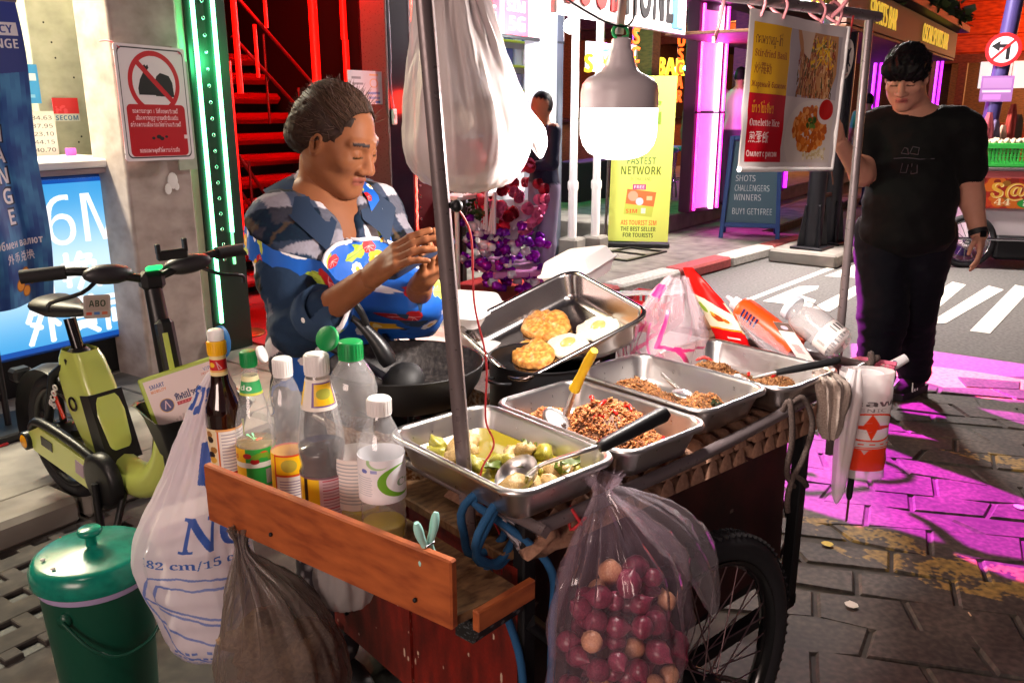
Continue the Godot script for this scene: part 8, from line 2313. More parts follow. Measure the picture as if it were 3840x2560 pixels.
	part(sn, "sign_plate", MB.new().slab(round_rect(0.196, 0.268, 0.012, 3), 0.006), print_mat("warning_print", sg.tex(), 0.35))
	for q in [[-0.165, 0.245], [0.17, 0.24]]: part(sn, "tie_wire", MB.new().tube(curve([P(q[0], q[1], 0.006), P(q[0] - 0.03, q[1] + 0.03, -0.02), P(q[0] * 1.15, q[1] + 0.035, -0.10)], 4), 0.004, 5), mat("pink_wire", "c8606a", 0.6))
	var b2 := thing("grey_board", "plain grey board fixed to the pillar behind the warning sign", "board", ST)
	board(b2, "plate", -0.16, -0.055, 1.15, 1.68, 0.118, M.rough_concrete, 0.012)
	var gj := thing("green_light_frame", "dark door frame column with two green lit strips and round studs", "door frame", ST)
	sbox(gj, "column", 0.045, 0.30, WALK, 3.2, -0.15, -0.005, mat("dark_green_metal", "12261c", 0.4))
	var gl := glow("green_strip", "6dffae", 7.0)
	sbox(gj, "light_strip", 0.080, 0.100, WALK + 0.18, 3.2, -0.004, 0.010, gl, 0.002)
	sbox(gj, "light_strip", 0.205, 0.225, 0.78, 3.2, -0.004, 0.010, gl, 0.002)
	sbox(gj, "light_strip", 0.205, 0.219, WALK + 0.5, 0.775, -0.004, 0.010, glow("green_strip_dim", "10d070", 2.0), 0.002)
	for k in 20: part(gj, "stud", MB.new().ball(P(0.153, 0.55 + k * 0.085, -0.004), P(0.011, 0.011, 0.008), 10, 6), M.chrome)
	lamp_omni(gj, "strip_light", P(0.15, 1.7, 0.12), "4dff9a", 0.22, 0.08)
	solo("blue_stopper", MB.new().ball(P(0.0, WALK + 0.10, 0.10), P(0.055, 0.10, 0.05), 14, 8), mat("blue_rubber", "1f6fb0", 0.5), "small blue rounded bollard at the foot of the green frame", "bollard", ST)
	var hall := thing("stair_hall", "dark entrance hall lit deep red with stairs rising inside", "building", ST)
	var hw := mat("hall_wall", "12070e", 0.7)
	sbox(hall, "back_wall", 0.05, 6.0, WALK, 4.2, -5.2, -5.1, hw)
	sbox(hall, "left_wall", 0.05, 0.12, WALK, 4.2, -5.1, -0.16, hw)
	sbox(hall, "ceiling_panel", 0.05, 6.0, 4.2, 4.3, -5.2, 0.0, hw)
	sbox(hall, "panel_joint", 0.2, 6.0, 2.02, 2.04, -5.095, -5.08, M.dark_steel)
	sbox(hall, "right_wall", 2.52, 2.58, WALK, 4.2, -5.1, -0.13, hw)
	var stair := mat("stair_red", "b0141a", 0.4)
	for k in 11:
		var n := -1.15 - k * 0.13; var y := WALK + 0.165 * (k + 1)
		var s0 := 0.95 + k * 0.11; var wdt := minf(0.86, 2.5 - s0)
		var st := part(hall, "step", MB.new().box(P(s0 + wdt * 0.5, y - 0.045, n), P(wdt, 0.09, 0.20), 0.035), stair)
		part(st, "riser", MB.new().box(P(s0 + wdt * 0.5, y - 0.13, n - 0.06), P(wdt - 0.02, 0.085, 0.03)), hw)
	var tube := glow("red_tube", "ff0d06", 1.6, "ff2018")
	for q in [[1.0, -0.8, 1.55, 3.9, 0.02], [0.92, -0.8, 0.5, 1.75, 0.018], [1.69, -0.8, 1.0, 3.9, 0.032], [1.99, -0.8, 1.95, 3.9, 0.024], [2.02, -0.82, 1.62, 1.95, 0.024], [1.26, -0.8, 1.98, 3.9, 0.012], [1.20, -0.85, 1.66, 2.0, 0.012]]:
		part(hall, "red_post", MB.new().tube([P(q[0], q[2], q[1]), P(q[0], q[3], q[1])], q[4], 10), tube)
	var rl := mat("stair_rail", "8c1a1a", 0.35, 0.3)
	for q in [[P(1.05, 2.22, -0.9), P(2.15, 1.28, -0.9)], [P(1.05, 1.92, -0.9), P(2.0, 1.10, -0.9)], [P(0.75, 1.55, -0.95), P(1.35, 0.75, -0.95)], [P(0.75, 1.30, -0.95), P(1.30, 0.55, -0.95)]]:
		part(hall, "stair_rail", MB.new().tube([q[0], q[1]], 0.013, 8), rl)
	for q in [[1.33, 1.35, 1.95], [1.62, 1.0, 1.6], [1.12, 0.4, 1.1], [1.30, 0.4, 0.85]]:
		part(hall, "stair_baluster", MB.new().tube([P(q[0], q[1], -0.92), P(q[0], q[2], -0.92)], 0.009, 6), rl)
	lamp_omni(hall, "hall_light", P(1.1, 2.5, -0.45), "ff1608", 2.6, 0.08)
	lamp_omni(hall, "hall_light", P(1.3, 3.0, -1.0), "ff1608", 3.0, 0.08)
	solo("red_carpet", MB.new().slab(PackedVector2Array([Vector2(0.32, 1.6), Vector2(0.32, -0.30), Vector2(1.75, -0.62), Vector2(3.2, -0.5), Vector2(3.2, 0.1), Vector2(1.75, 0.1), Vector2(1.6, 1.6)]), 0.012, P(0, WALK + 0.006, 0), Basis(Vector3.RIGHT, Vector3.FORWARD, Vector3.UP)), M.red_carpet, "red carpet running out of the red stair hall onto the pavement", "carpet", ST)
	var sn2 := thing("stanchion", "brass coloured stanchion post on the red carpet by the green frame", "stanchion", on_shop(0.42, WALK + 0.012, -0.22))
	part(sn2, "post", MB.new().lathe(Vector3.ZERO, [Vector2(0.030, 0.02), Vector2(0.028, 0.70), Vector2(0.033, 0.71), Vector2(0.033, 0.73), Vector2(0.001, 0.735)], 18), M.brass)
	part(sn2, "foot", MB.new().lathe(Vector3.ZERO, [Vector2(0.001, 0.0), Vector2(0.12, 0.0), Vector2(0.115, 0.012), Vector2(0.05, 0.025), Vector2(0.031, 0.05)], 24), M.brass)
	var chain := thing("barrier_chain", "red plastic chain hanging from the brass post", "chain", on_shop(0.42, WALK, -0.22))
	for k in 14:
		var u := k / 13.0
		var p := P(0.035 + u * 0.5, 0.70 - 0.45 * sin(u * PI * 0.62), -0.02 - u * 0.3)
		var ring := []
		for j in 10: ring.append(p + eul(k * 90.0, 0, -35) * P(cos(TAU * j / 10) * 0.028, sin(TAU * j / 10) * 0.014, 0))
		part(chain, "chain_link", MB.new().tube(ring, 0.0045, 5, false, true), mat("chain_red", "b03038", 0.4) if k == 0 else M.chain_red)
	var dp := thing("dark_post", "dark purple metal post with silver edge and red light rope", "door frame", ST)
	sbox(dp, "post_body", 1.57, 1.80, WALK, 4.2, -0.25, -0.002, mat("plum_metal", "1a0f1e", 0.25, 0.3))
	sbox(dp, "silver_edge", 1.553, 1.569, WALK, 4.2, -0.22, 0.006, M.pole_steel)
	sbox(dp, "red_panel", 1.81, 2.30, WALK, 4.2, -0.12, -0.03, mat("dark_red_panel", "4a0812", 0.4))
	var rope := []
	for k in 80: rope.append(P(1.825 + 0.004 * sin(k * 2.4), 0.5 + k * 0.035, 0.0))
	part(dp, "light_rope", MB.new().tube(rope, 0.0075, 6), glow("red_rope", "ff2a14", 5.0))
	part(dp, "light_rope", MB.new().tube([P(1.985, 1.2, -0.02), P(1.985, 3.3, -0.02)], 0.008, 6), M.red_rope)
	for k in 24: part(dp, "stud", MB.new().ball(P(1.90, 0.6 + k * 0.08, -0.028), P(0.012, 0.012, 0.006), 8, 5), M.chrome)
	lamp_omni(dp, "rope_light", P(1.85, 1.5, 0.14), "ff2a18", 0.30, 0.08)
	solo("door_bell", MB.new().box(P(1.60, 1.40, 0.014), P(0.045, 0.105, 0.022), 0.008).box(P(1.60, 1.405, 0.027), P(0.014, 0.03, 0.004)), M.white_plastic, "white door bell box fixed to the dark post", "door bell", ST)
	solo("bell_cable", MB.new().tube(curve([P(1.60, 1.452, 0.012), P(1.585, 1.62, 0.008), P(1.595, 1.85, 0.006), P(1.58, 2.4, 0.006), P(1.57, 3.0, 0.006)], 5), 0.004, 5), mat("mauve_cable", "8a7a96", 0.5), "thin cable running up the dark post from the bell", "cable", ST)
	var nt := Canvas.new(128, 112, Color("cfc8d0"))
	nt.rect(14, 20, 34, 8, Color("8a848c")); nt.rect(16, 40, 40, 7, Color("8a848c")); nt.rect(80, 10, 34, 6, Color("d8a878")); nt.disc(96, 40, 16, Color("d8a888"))
	nt.disc(96, 40, 12, Color("cfc8d0")); nt.rect(70, 70, 48, 8, Color("7a92c8")); nt.rect(74, 86, 44, 8, Color("8aa0d0")); nt.rect(100, 100, 18, 8, Color("4a78c0"))
	var nn := thing("paper_notice", "white paper notice with a small drawing on the inner wall", "notice", ST)
	board(nn, "sheet", 1.22, 1.54, 1.48, 1.69, -0.03, print_mat("notice_print", nt.tex(), 0.7), 0.003)

func text_mesh(s: String, height: float, depth: float, bold := true, serif := false) -> ArrayMesh:
	var t := TextMesh.new(); t.font = font(serif, bold); t.font_size = 48; t.pixel_size = height / (48.0 * 0.714); t.depth = depth; t.text = s; t.curve_step = 4.0
	var m := ArrayMesh.new()
	m.add_surface_from_arrays(Mesh.PRIMITIVE_TRIANGLES, t.get_mesh_arrays())
	return m

func shops_far() -> void:
	var f := font(); var fb := font(false, true)
	var ps := thing("phone_shop", "brightly lit phone shop with white walls behind the flower carrier", "shop", ST)
	var wh := mat("shop_white", "b4b6be", 0.6)
	sbox(ps, "back_wall", 2.6, 5.0, WALK, 3.6, -2.3, -2.2, wh)
	sbox(ps, "left_wall", 2.60, 2.66, WALK, 3.6, -2.2, -0.2, wh)
	sbox(ps, "ceiling_panel", 2.6, 5.0, 3.0, 3.06, -2.3, 0.3, wh)
	sbox(ps, "white_column", 3.68, 3.90, WALK, 3.0, -0.30, -0.10, wh)
	sbox(ps, "grey_door_edge", 3.92, 4.08, WALK, 2.6, -0.32, -0.14, mat("slate_panel", "4a5060", 0.5))
	sbox(ps, "display_back", 3.30, 4.62, 0.6, 2.35, -0.72, -0.66, wh)
	sbox(ps, "price_rail", 4.44, 4.56, 0.9, 2.3, -0.655, -0.645, M.white_paper)
	lamp_area(ps, "shop_light", Transform3D(eul(-90, 0, 0), P(3.4, 2.95, -0.35)), Vector2(1.8, 0.3), "f4f8ff", 2.2)
	var pk := [mat("pack_blue", "2f5aa8", 0.3), mat("pack_pale", "b8c8dc", 0.3), mat("pack_white", "dfe4ea", 0.3), mat("pack_lime", "a8c43a", 0.4)]
	for r in 6:
		for c in 7:
			var s := 3.45 + c * 0.145; var y := 0.98 + r * 0.215
			var o := solo("phone_pack", MB.new().box(P(s, y + 0.07, -0.62), P(0.11, 0.15, 0.05), 0.004).box(P(s, y + 0.075, -0.594), P(0.07, 0.11, 0.004)), pk[[0, 1, 2, 0, 1][(r * 3 + c) % 5]], "phone pack in %s row up and %s from the left on the rack" % [["bottom", "second", "third", "fourth", "fifth", "top"][r], ["first", "second", "third", "fourth", "fifth", "sixth", "seventh"][c]], "box", ST, "packs on the phone shop rack")
		solo("shelf_strip", MB.new().box(P(3.95, 0.97 + r * 0.215, -0.58), P(1.2, 0.022, 0.03), 0.003), pk[3], ["lowest lime price strip on the phone shop rack", "second lowest lime price strip on the phone rack", "third lime price strip up on the phone rack", "fourth lime price strip up on the phone rack", "fifth lime price strip up on the phone rack", "topmost lime price strip on the phone rack"][r], "price strip", ST, "price strips on the phone shop rack")
	var hd := Canvas.new(512, 128, Color("e4c8d0")); hd.rect(0, 0, 130, 128, Color("c8243a")); hd.rect(150, 0, 140, 128, Color("d83a4a")); hd.rect(300, 0, 90, 128, Color("e88a94")); hd.rect(400, 0, 112, 128, Color("e8e0dc"))
	hd.text("SIM", fb, 168, 14, 36, Color("f4e8ea"), 100); hd.text("5G", fb, 180, 66, 46, Color("f4e8ea"), 90); hd.text("5G", fb, 20, 40, 50, Color("f0d8dc"), 90); hd.text("TOURIST", f, 408, 40, 20, Color("c85a4a"), 96); hd.text("WiFi", f, 420, 76, 18, Color("8a8a8a"), 60)
	var h := thing("sim_card_header", "red and white mobile network header board above the phone rack", "sign", ST)
	board(h, "printed_face", 2.75, 4.10, 2.04, 2.34, -0.15, print_mat("header_print", hd.tex(), 0.4), 0.02)
	sbox(h, "lower_rail", 2.75, 4.10, 2.01, 2.038, -0.17, -0.14, M.dark_steel)
	var sgn := thing("phone_shop_sign", "white sign board with red and black lettering over the phone shop", "sign", ST * at(P(4.2, 2.52, 0.42), 0))
	part(sgn, "sign_board", MB.new().box(P(0, 0, 0), P(2.46, 0.74, 0.05), 0.006), mat("sign_white", "ece8ea", 0.4))
	var tg := part(sgn, "lettering", text_mesh("GOOD", 0.46, 0.012), mat("sign_red", "d83030", 0.5)); tg.position = P(-0.66, -0.06, 0.03); tg.scale = Vector3(0.56, 1, 1)
	var tp := part(sgn, "lettering", text_mesh("PHONE", 0.46, 0.012), mat("sign_black", "1a1a1e", 0.5)); tp.position = P(0.30, -0.06, 0.03); tp.scale = Vector3(0.58, 1, 1)
	var ph := part(sgn, "phone_picture", MB.new().box(P(1.02, -0.02, 0.028), P(0.26, 0.62, 0.012), 0.006), mat("phone_pic", "4a7a94", 0.2))
	part(ph, "screen_picture", MB.new().box(P(1.07, -0.02, 0.036), P(0.13, 0.58, 0.006), 0.002), mat("phone_pic_pale", "a8c8d4", 0.2))
	var lp := thing("shop_bulb", "bare glaring white bulb hanging at the phone shop front", "lamp", on_shop(3.37, 2.09, 0.34))
	part(lp, "bulb_glass", MB.new().ball(Vector3.ZERO, P(0.055, 0.06, 0.055), 16, 10), glow("glare_bulb", "ffffff", 14.0))
	part(lp, "bulb_socket", MB.new().tube([P(0, 0.05, 0), P(0, 0.12, 0)], 0.022, 10), M.white_plastic)
	part(lp, "bulb_cord", MB.new().tube([P(0, 0.12, 0), P(0, 0.9, 0)], 0.005, 5), M.black_plastic)
	lamp_omni(lp, "bulb_light", Vector3.ZERO, "ffffff", 2.8, 0.05)
	for k in 2:
		var wp := thing("white_pole", ["thicker white metal pole standing on a concrete foot by the phone shop", "slimmer white metal pole beside the yellow banner"][k], "pole", on_shop([4.05, 4.28][k], WALK, [0.0, 0.12][k]))
		part(wp, "shaft", MB.new().tube([P(0, 0.15, 0), P(0, 0.62, 0), P(0, 0.64, 0), P(0, 0.70, 0), P(0, 0.72, 0), P(0, 2.3, 0)], [0.042, 0.042, 0.05, 0.05, 0.036, 0.036], 14), M.white_plastic)
		part(wp, "foot", MB.new().box(P(0, 0.09, 0), P(0.2, 0.2, 0.2), 0.02), M.concrete_walk)
	var tb := thing("goods_table", "white folding table with small goods behind the near pole", "table", at(P(-0.35, WALK, -6.75), 56))
	part(tb, "tabletop", MB.new().box(P(0, 0.72, 0), P(0.9, 0.03, 0.5), 0.004), M.white_plastic)
	for q in [[-0.4, -0.2], [0.4, -0.2], [-0.4, 0.2], [0.4, 0.2]]: part(tb, "leg", MB.new().tube([P(q[0], 0, q[1]), P(q[0], 0.71, q[1])], 0.018, 8), M.white_plastic)
	var cols := ["c8643a", "4a8ac0", "d8d4cc", "3a3a44", "b83a5a", "d8b86a"]
	for k in 9:
		solo("goods_box", MB.new().box(P(-0.36 + k * 0.09, 0.735 + 0.04 + 0.02 * (k % 3), 0.05 * ((k % 3) - 1)), P(0.07, 0.08 + 0.04 * (k % 3), 0.09), 0.006), mat("goods_%d" % k, cols[k % 6], 0.6), ["first", "second", "third", "fourth", "fifth", "sixth", "seventh", "eighth", "ninth"][k] + " packed article from the left on the folding table", "goods", at(P(-0.35, WALK, -6.75), 56), "articles on the folding table")
	var yb := Canvas.new(320, 832, Color("dfe86a"))
	yb.text("FASTEST", fb, 160, 400, 34, Color("5a7a3a"), 150, true); yb.text("NETWORK", fb, 160, 446, 40, Color("5a6a1c"), 210, true); yb.text("IN THAILAND", f, 160, 500, 18, Color("7a8a3c"), 110, true)
	yb.rect(120, 536, 70, 28, Color("b83a78")); yb.text("FREE", fb, 128, 542, 16, Color("f0d8e4"), 54)
	yb.poly(PackedVector2Array([Vector2(92, 560), Vector2(246, 576), Vector2(228, 704), Vector2(78, 690)]), Color("c8d050")); yb.poly(PackedVector2Array([Vector2(92, 560), Vector2(246, 576), Vector2(236, 650), Vector2(86, 636)]), Color("e8743a"))
	yb.disc(124, 596, 26, Color("f0a888")); yb.disc(160, 624, 20, Color("e8d8e4")); yb.rect(196, 596, 30, 22, Color("f0c890")); yb.text("SIM", fb, 90, 664, 20, Color("e86a2a"), 60); yb.rect(170, 658, 24, 28, Color("e8f0d0"))
	yb.text("AIS TOURIST SIM", fb, 160, 722, 24, Color("e8742a"), 190, true); yb.text("THE BEST SELLER", fb, 160, 756, 22, Color("4a5a1c"), 186, true); yb.text("FOR TOURISTS", fb, 160, 788, 22, Color("4a5a1c"), 160, true)
	yb.text("5G", fb, 160, 120, 120, Color("7a9a2a"), 180, true)
	var yt := thing("yellow_banner", "tall yellow green roll-up banner advertising a mobile network", "banner", at(P(1.27, WALK, -8.55), -9))
	face(yt, "printed_sheet", P(-0.30, 0.06, 0.0), P(0.30, 0.06, 0.0), P(0.32, 1.66, -0.04), P(-0.28, 1.66, -0.04), 0.004, print_mat("yellow_print", yb.tex(), 0.5))
	part(yt, "base", MB.new().box(P(0, 0.025, -0.01), P(0.64, 0.05, 0.12), 0.01), M.dark_steel)
	part(yt, "back_pole", MB.new().tube([P(-0.33, 0.0, -0.05), P(-0.31, 1.3, -0.06)], 0.014, 8), M.pole_steel)
	var bar := thing("sports_bar", "open sports bar with raised floor, dark ceiling and coloured lights", "bar", ST)
	var dk := mat("bar_wall", "2c1c2c", 0.7); var wd := wood_mat("bar_wood", "3a2014", "6e4426", Vector3(1, 4, 1), 111, 0.6)
	sbox(bar, "raised_floor", 5.0, 26.0, WALK, 0.30, -6.0, 0.10, M.concrete_walk, 0.01)
	sbox(bar, "back_wall", 5.0, 26.0, 0.3, 4.0, -6.1, -6.0, wd)
	sbox(bar, "side_wall", 5.0, 5.1, 0.3, 4.0, -6.0, -0.8, dk)
	sbox(bar, "ceiling_panel", 5.0, 26.0, 3.1, 3.2, -6.0, 0.2, dk)
	sbox(bar, "far_wall", 25.9, 26.0, 0.3, 4.0, -6.0, 0.1, wd)
	sbox(bar, "counter_front", 9.2, 15.0, 0.30, 1.25, -3.9, -3.3, wd)
	sbox(bar, "counter_top", 9.1, 15.1, 1.25, 1.30, -3.95, -3.2, M.black_gloss)
	sbox(bar, "wood_post", 7.95, 8.2, 0.3, 3.1, -1.3, -1.08, wd)
	sbox(bar, "wood_post", 11.6, 11.85, 0.3, 3.1, -1.3, -1.08, wd)
	for k in 6: sbox(bar, "ceiling_beam", 5.6 + k * 2.2, 5.75 + k * 2.2, 2.92, 3.1, -6.0, 0.15, wd)
	lamp_omni(bar, "bar_light", P(9.5, 2.5, -2.4), "c060ff", 5.0, 0.1)
	lamp_omni(bar, "bar_light", P(6.6, 2.3, -0.9), "30ff90", 1.6, 0.1)
	lamp_omni(bar, "bar_light", P(14.0, 2.6, -2.0), "ff9a50", 8.0, 0.1)
	var gls := glow("green_lamp", "2cf08a", 6.0)
	for q in [[8.9, 2.05, -1.6], [11.8, 2.12, -2.4], [7.2, 2.2, -1.4], [10.9, 2.1, -1.8], [6.3, 1.05, -0.5]]:
		var gp := thing("green_lamp", ["round green lamp above the wooden bar post", "round green lamp deep under the bar ceiling", "round green lamp by the white screen", "round green lamp beside the pink column", "low green lamp behind the white poles"][int(taken.get(str(get_instance_id()) + "green_lamp", 0))], "lamp", on_shop(q[0], q[1], q[2]), "green bar lamps")
		part(gp, "lamp_shade", MB.new().ball(Vector3.ZERO, P(0.10, 0.05, 0.10), 12, 6), gls)
		part(gp, "lamp_cord", MB.new().tube([P(0, 0.04, 0), P(0, 3.1 - q[1], 0)], 0.006, 5), M.black_plastic)
	var scr := [["e8eef4", 8.75, 9.55, 2.0, 2.42, -2.5, "white lit screen hanging beside the large bulb"], ["d4dce4", 9.75, 10.15, 2.06, 2.42, -2.3, "small pale screen half hidden by the large bulb"], ["5a86d8", 14.2, 15.2, 1.9, 2.25, -3.0, "blue lit screen beside the orange neon letters"], ["d8dce8", 11.2, 11.9, 2.0, 2.3, -2.8, "pale round lit bar sign near the orange neon letters"]]
	for q in scr:
		var sv := thing("bar_screen", q[6], "screen", ST)
		board(sv, "screen_face", q[1], q[2], q[3], q[4], q[5], glow("screen_%s" % q[0], q[0], 1.5), 0.04)
		sbox(sv, "wall_bracket", (q[1] + q[2]) * 0.5 - 0.03, (q[1] + q[2]) * 0.5 + 0.03, q[4], 3.1, q[5] - 0.06, q[5] - 0.03, M.dark_steel)
	var neon := func(s: String, h: float, m: Material, p: Vector3, label: String, squeeze := 1.0) -> void:
		var n := thing("neon_lettering", label, "sign", ST * at(p, -18))
		for k in s.length():
			if s[k] == " ": continue
			var o := part(n, "letter", text_mesh(s[k], h, 0.03), m); o.position = P(k * h * 0.86 * squeeze, 0, 0); o.scale = Vector3(squeeze, 1, 1)
	var yn := glow("yellow_neon", "ffd83a", 1.8, "d8b020")
	neon.call("SPORTS BAR", 0.26, yn, P(8.7, 2.10, -2.45), "yellow lit bar name inside the bar half behind the large bulb")
	var on := glow("orange_neon", "ff5a1c", 2.2, "e06020")
	for q in [[8.7, -1.0, "vertical orange neon letters beside the pink lit column"], [5.55, -0.15, "vertical amber neon letters behind the white poles"], [12.4, 0.12, "vertical orange neon letters at the menu poster's edge"]]:
		var vt := thing("vertical_neon", q[2], "sign", on_shop(q[0], 0, q[1], -18), "vertical neon names")
		for k in 5: part(vt, "letter", text_mesh("OSCAR"[k], 0.16, 0.02), on).position = P(0, 2.36 - k * 0.185, 0)
	for k in 5:
		var st := thing("bar_stool", ["teal lit bar stool nearest the yellow banner", "second teal bar stool from the yellow banner", "third teal bar stool from the yellow banner", "bar stool beside the pink lit column", "green bar stool behind the white poles"][k], "bar stool", on_shop([6.9, 7.35, 7.8, 8.3, 5.7][k], 0.30, [-0.75, -0.72, -0.75, -0.75, -0.25][k]), "bar stools along the raised floor")
		part(st, "seat", MB.new().lathe(Vector3.ZERO, [Vector2(0.001, 0.60), Vector2(0.15, 0.60), Vector2(0.165, 0.62), Vector2(0.165, 0.65), Vector2(0.15, 0.665), Vector2(0.001, 0.67)], 20), mat("stool_seat_%d" % k, "1f8f9a" if k < 4 else "1fa06a", 0.4))
		for j in 4:
			var a := TAU * j / 4 + 0.6
			part(st, "leg", MB.new().tube([P(cos(a) * 0.11, 0.6, sin(a) * 0.11), P(cos(a) * 0.19, 0, sin(a) * 0.19)], 0.013, 6), M.chrome)
		var ring := []
		for j in 16: ring.append(P(cos(TAU * j / 16) * 0.16, 0.22, sin(TAU * j / 16) * 0.16))
		part(st, "foot_ring", MB.new().tube(ring, 0.009, 6, false, true), M.chrome)
	solo("stool_cabinet", MB.new().box(P(7.4, 0.55, -1.6), P(1.6, 0.5, 0.4), 0.01), dk, "low dark cabinet behind the bar stools", "cabinet", ST)
	var pc := thing("pink_light_column", "tall column faced with glowing pink and white light tubes", "light column", on_shop(6.62, 0.30, 0.28, -14))
	part(pc, "column_core", MB.new().box(P(0, 1.15, -0.10), P(0.52, 2.3, 0.16), 0.01), mat("column_core", "5a1c4a", 0.5))
	part(pc, "lit_panel", MB.new().box(P(-0.05, 0.58, -0.012), P(0.26, 1.06, 0.02), 0.004), glow("pink_panel", "ff5ac8", 1.25))
	part(pc, "lit_panel", MB.new().box(P(-0.05, 1.66, -0.012), P(0.26, 1.06, 0.02), 0.004), M.pink_panel)
	var hot := glow("pink_tube", "ff10b8", 3.5); var wht := glow("white_pink_tube", "ffb8f0", 5.0)
	for q in [[-0.215, hot, 0.018], [0.11, wht, 0.028], [0.235, hot, 0.02]]:
		part(pc, "light_tube", MB.new().tube([P(q[0], 0.03, 0.01), P(q[0], 1.105, 0.01)], q[2], 8), q[1])
		part(pc, "light_tube", MB.new().tube([P(q[0], 1.125, 0.01), P(q[0], 2.25, 0.01)], q[2], 8), q[1])
	part(pc, "clamp_ring", MB.new().box(P(0, 1.115, 0.0), P(0.50, 0.02, 0.06), 0.003), M.dark_steel)
	lamp_area(pc, "column_light", Transform3D(eul(0, 180, 0), P(0, 1.2, 0.05)), Vector2(0.4, 2.0), "ff30d8", 4.0)
	for q in [[9.6, 0.25, 1.9, "violet lit post seen under the menu poster"], [8.55, -0.5, 1.5, "slim violet lit post behind the chalkboard"], [13.5, 0.6, 2.3, "violet light post behind the black lattice column"], [17.4, 1.0, 2.4, "violet light tube behind the walking man's shoulder"]]:
		var vp := thing("violet_post", q[3], "light column", on_shop(q[0], 0.30, q[1], -14), "violet light posts")
		part(vp, "post_core", MB.new().box(P(0, q[2] * 0.5, -0.06), P(0.26, q[2], 0.1), 0.01), M.column_core)
		for s in [-1.0, 1.0]: part(vp, "light_tube", MB.new().tube([P(s * 0.11, 0.05, 0.01), P(s * 0.11, q[2] - 0.05, 0.01)], 0.026, 8), glow("violet_tube", "c81cff", 3.5) if not M.has("violet_tube") else M.violet_tube)
	var cb := Canvas.new(256, 352, Color("42606e"))
	var ch := Color("c6d0d4")
	cb.disc(150, 34, 16, Color("c8987a")); cb.disc(150, 62, 20, Color("c8987a")); cb.disc(150, 34, 8, Color("42606e")); cb.disc(150, 62, 10, Color("42606e"))
	var tx := ["B-FREE", "SHOTS", "CHALLENGERS", "WINNERS", "BUY1 GET1FREE"]
	for k in 5: cb.text(tx[k], f, 38, [100, 146, 188, 228, 288][k], 26, ch, [110, 110, 180, 140, 196][k])
	var af := thing("chalkboard", "blue framed folding chalkboard with handwritten offers on the far pavement", "chalkboard", at(P(2.62, WALK, -9.35), -16))
	var blu := mat("blue_frame", "123c7a", 0.5)
	face(af, "board_face", P(-0.27, 0.16, 0.17), P(0.27, 0.16, 0.17), P(0.235, 1.02, -0.01), P(-0.235, 1.02, -0.01), 0.012, print_mat("chalk_print", cb.tex(), 0.7))
	for s in [-1.0, 1.0]:
		part(af, "front_leg", MB.new().box(P(s * 0.272, 0.53, 0.115), P(0.045, 1.10, 0.03), 0.004, eul(-11.5, 0, s * 2.5)), blu)
		part(af, "rear_leg", MB.new().box(P(s * 0.26, 0.53, -0.14), P(0.045, 1.09, 0.03), 0.004, eul(11.5, 0, s * 2.5)), blu)
	part(af, "rail", MB.new().box(P(0, 0.14, 0.19), P(0.56, 0.05, 0.03), 0.004, eul(-11.5, 0, 0)), blu)
	part(af, "rail", MB.new().box(P(0, 1.05, 0.0), P(0.50, 0.05, 0.03), 0.004, eul(-11.5, 0, 0)), blu)
	face(af, "rear_board", P(0.26, 0.16, -0.20), P(-0.26, 0.16, -0.20), P(-0.23, 1.02, -0.03), P(0.23, 1.02, -0.03), 0.01, blu)
	var il := MB.new(); il.X = Transform3D()
	struct("traffic_island", MB.new().box(P(3.10, 0.065, -8.48), P(1.05, 0.13, 0.66), 0.02, eul(0, 52, 0)), M.concrete_walk)
	var lt := thing("lattice_column", "pair of black steel columns joined by crossed rusty bars", "column", at(P(3.10, 0.13, -8.48), 50))
	var bs := mat("black_steel", "1c1b20", 0.4, 0.4)
	for s in [-1.0, 1.0]:
		part(lt, "upright", MB.new().tube([P(s * 0.23, 0, 0), P(s * 0.23, 4.2, 0)], 0.085, 16), bs)
		part(lt, "base_plate", MB.new().box(P(s * 0.23, 0.012, 0), P(0.32, 0.024, 0.32), 0.004), bs)
		for k in 4: part(lt, "gusset", MB.new().slab(PackedVector2Array([Vector2(0.07, 0.0), Vector2(0.155, 0.0), Vector2(0.10, 0.40), Vector2(0.07, 0.42)]), 0.014, P(s * 0.23, 0.02, 0), eul(0, 45 + k * 90, 0)), bs)
	var rs := mat("rusty_bar", "6a4636", 0.6, 0.3)
	for k in 4:
		part(lt, "brace", MB.new().tube([P(-0.2, 0.5 + k * 0.8, 0), P(0.2, 1.3 + k * 0.8, 0)], 0.008, 6), rs)
		part(lt, "brace", MB.new().tube([P(0.2, 0.5 + k * 0.8, 0.012), P(-0.2, 1.3 + k * 0.8, 0.012)], 0.008, 6), rs)
		part(lt, "tie_bar", MB.new().box(P(0, 0.5 + k * 0.8, 0), P(0.34, 0.035, 0.03), 0.003), rs)
	var fa := thing("bar_fascia", "long pale fascia board with yellow sports bar lettering under a planted roof edge", "sign", ST)
	sbox(fa, "fascia_board", 5.5, 12.3, 2.20, 2.56, 1.85, 1.95, mat("fascia_cream", "6a5048", 0.6))
	sbox(fa, "roof_slab", 5.5, 12.4, 2.57, 2.66, 0.2, 2.1, M.dark_steel)
	sbox(fa, "soffit", 5.5, 12.2, 2.16, 2.19, 0.2, 1.95, wd)
	var yl := glow("fascia_letter", "ffd84a", 0.5, "c8a83a")
	for q in [[6.6, "SPORTS BAR"], [9.55, "OSCAR SPORTS BAR"]]:
		var o := part(fa, "lettering", text_mesh(q[1], 0.21, 0.01, false), yl); o.position = P(q[0] + (0.35 if q[1].length() < 12 else 0.75), 2.375, 1.965); o.scale = Vector3(0.8, 1, 1)
	var ivy := MultiMesh.new(); ivy.transform_format = MultiMesh.TRANSFORM_3D; ivy.use_colors = true
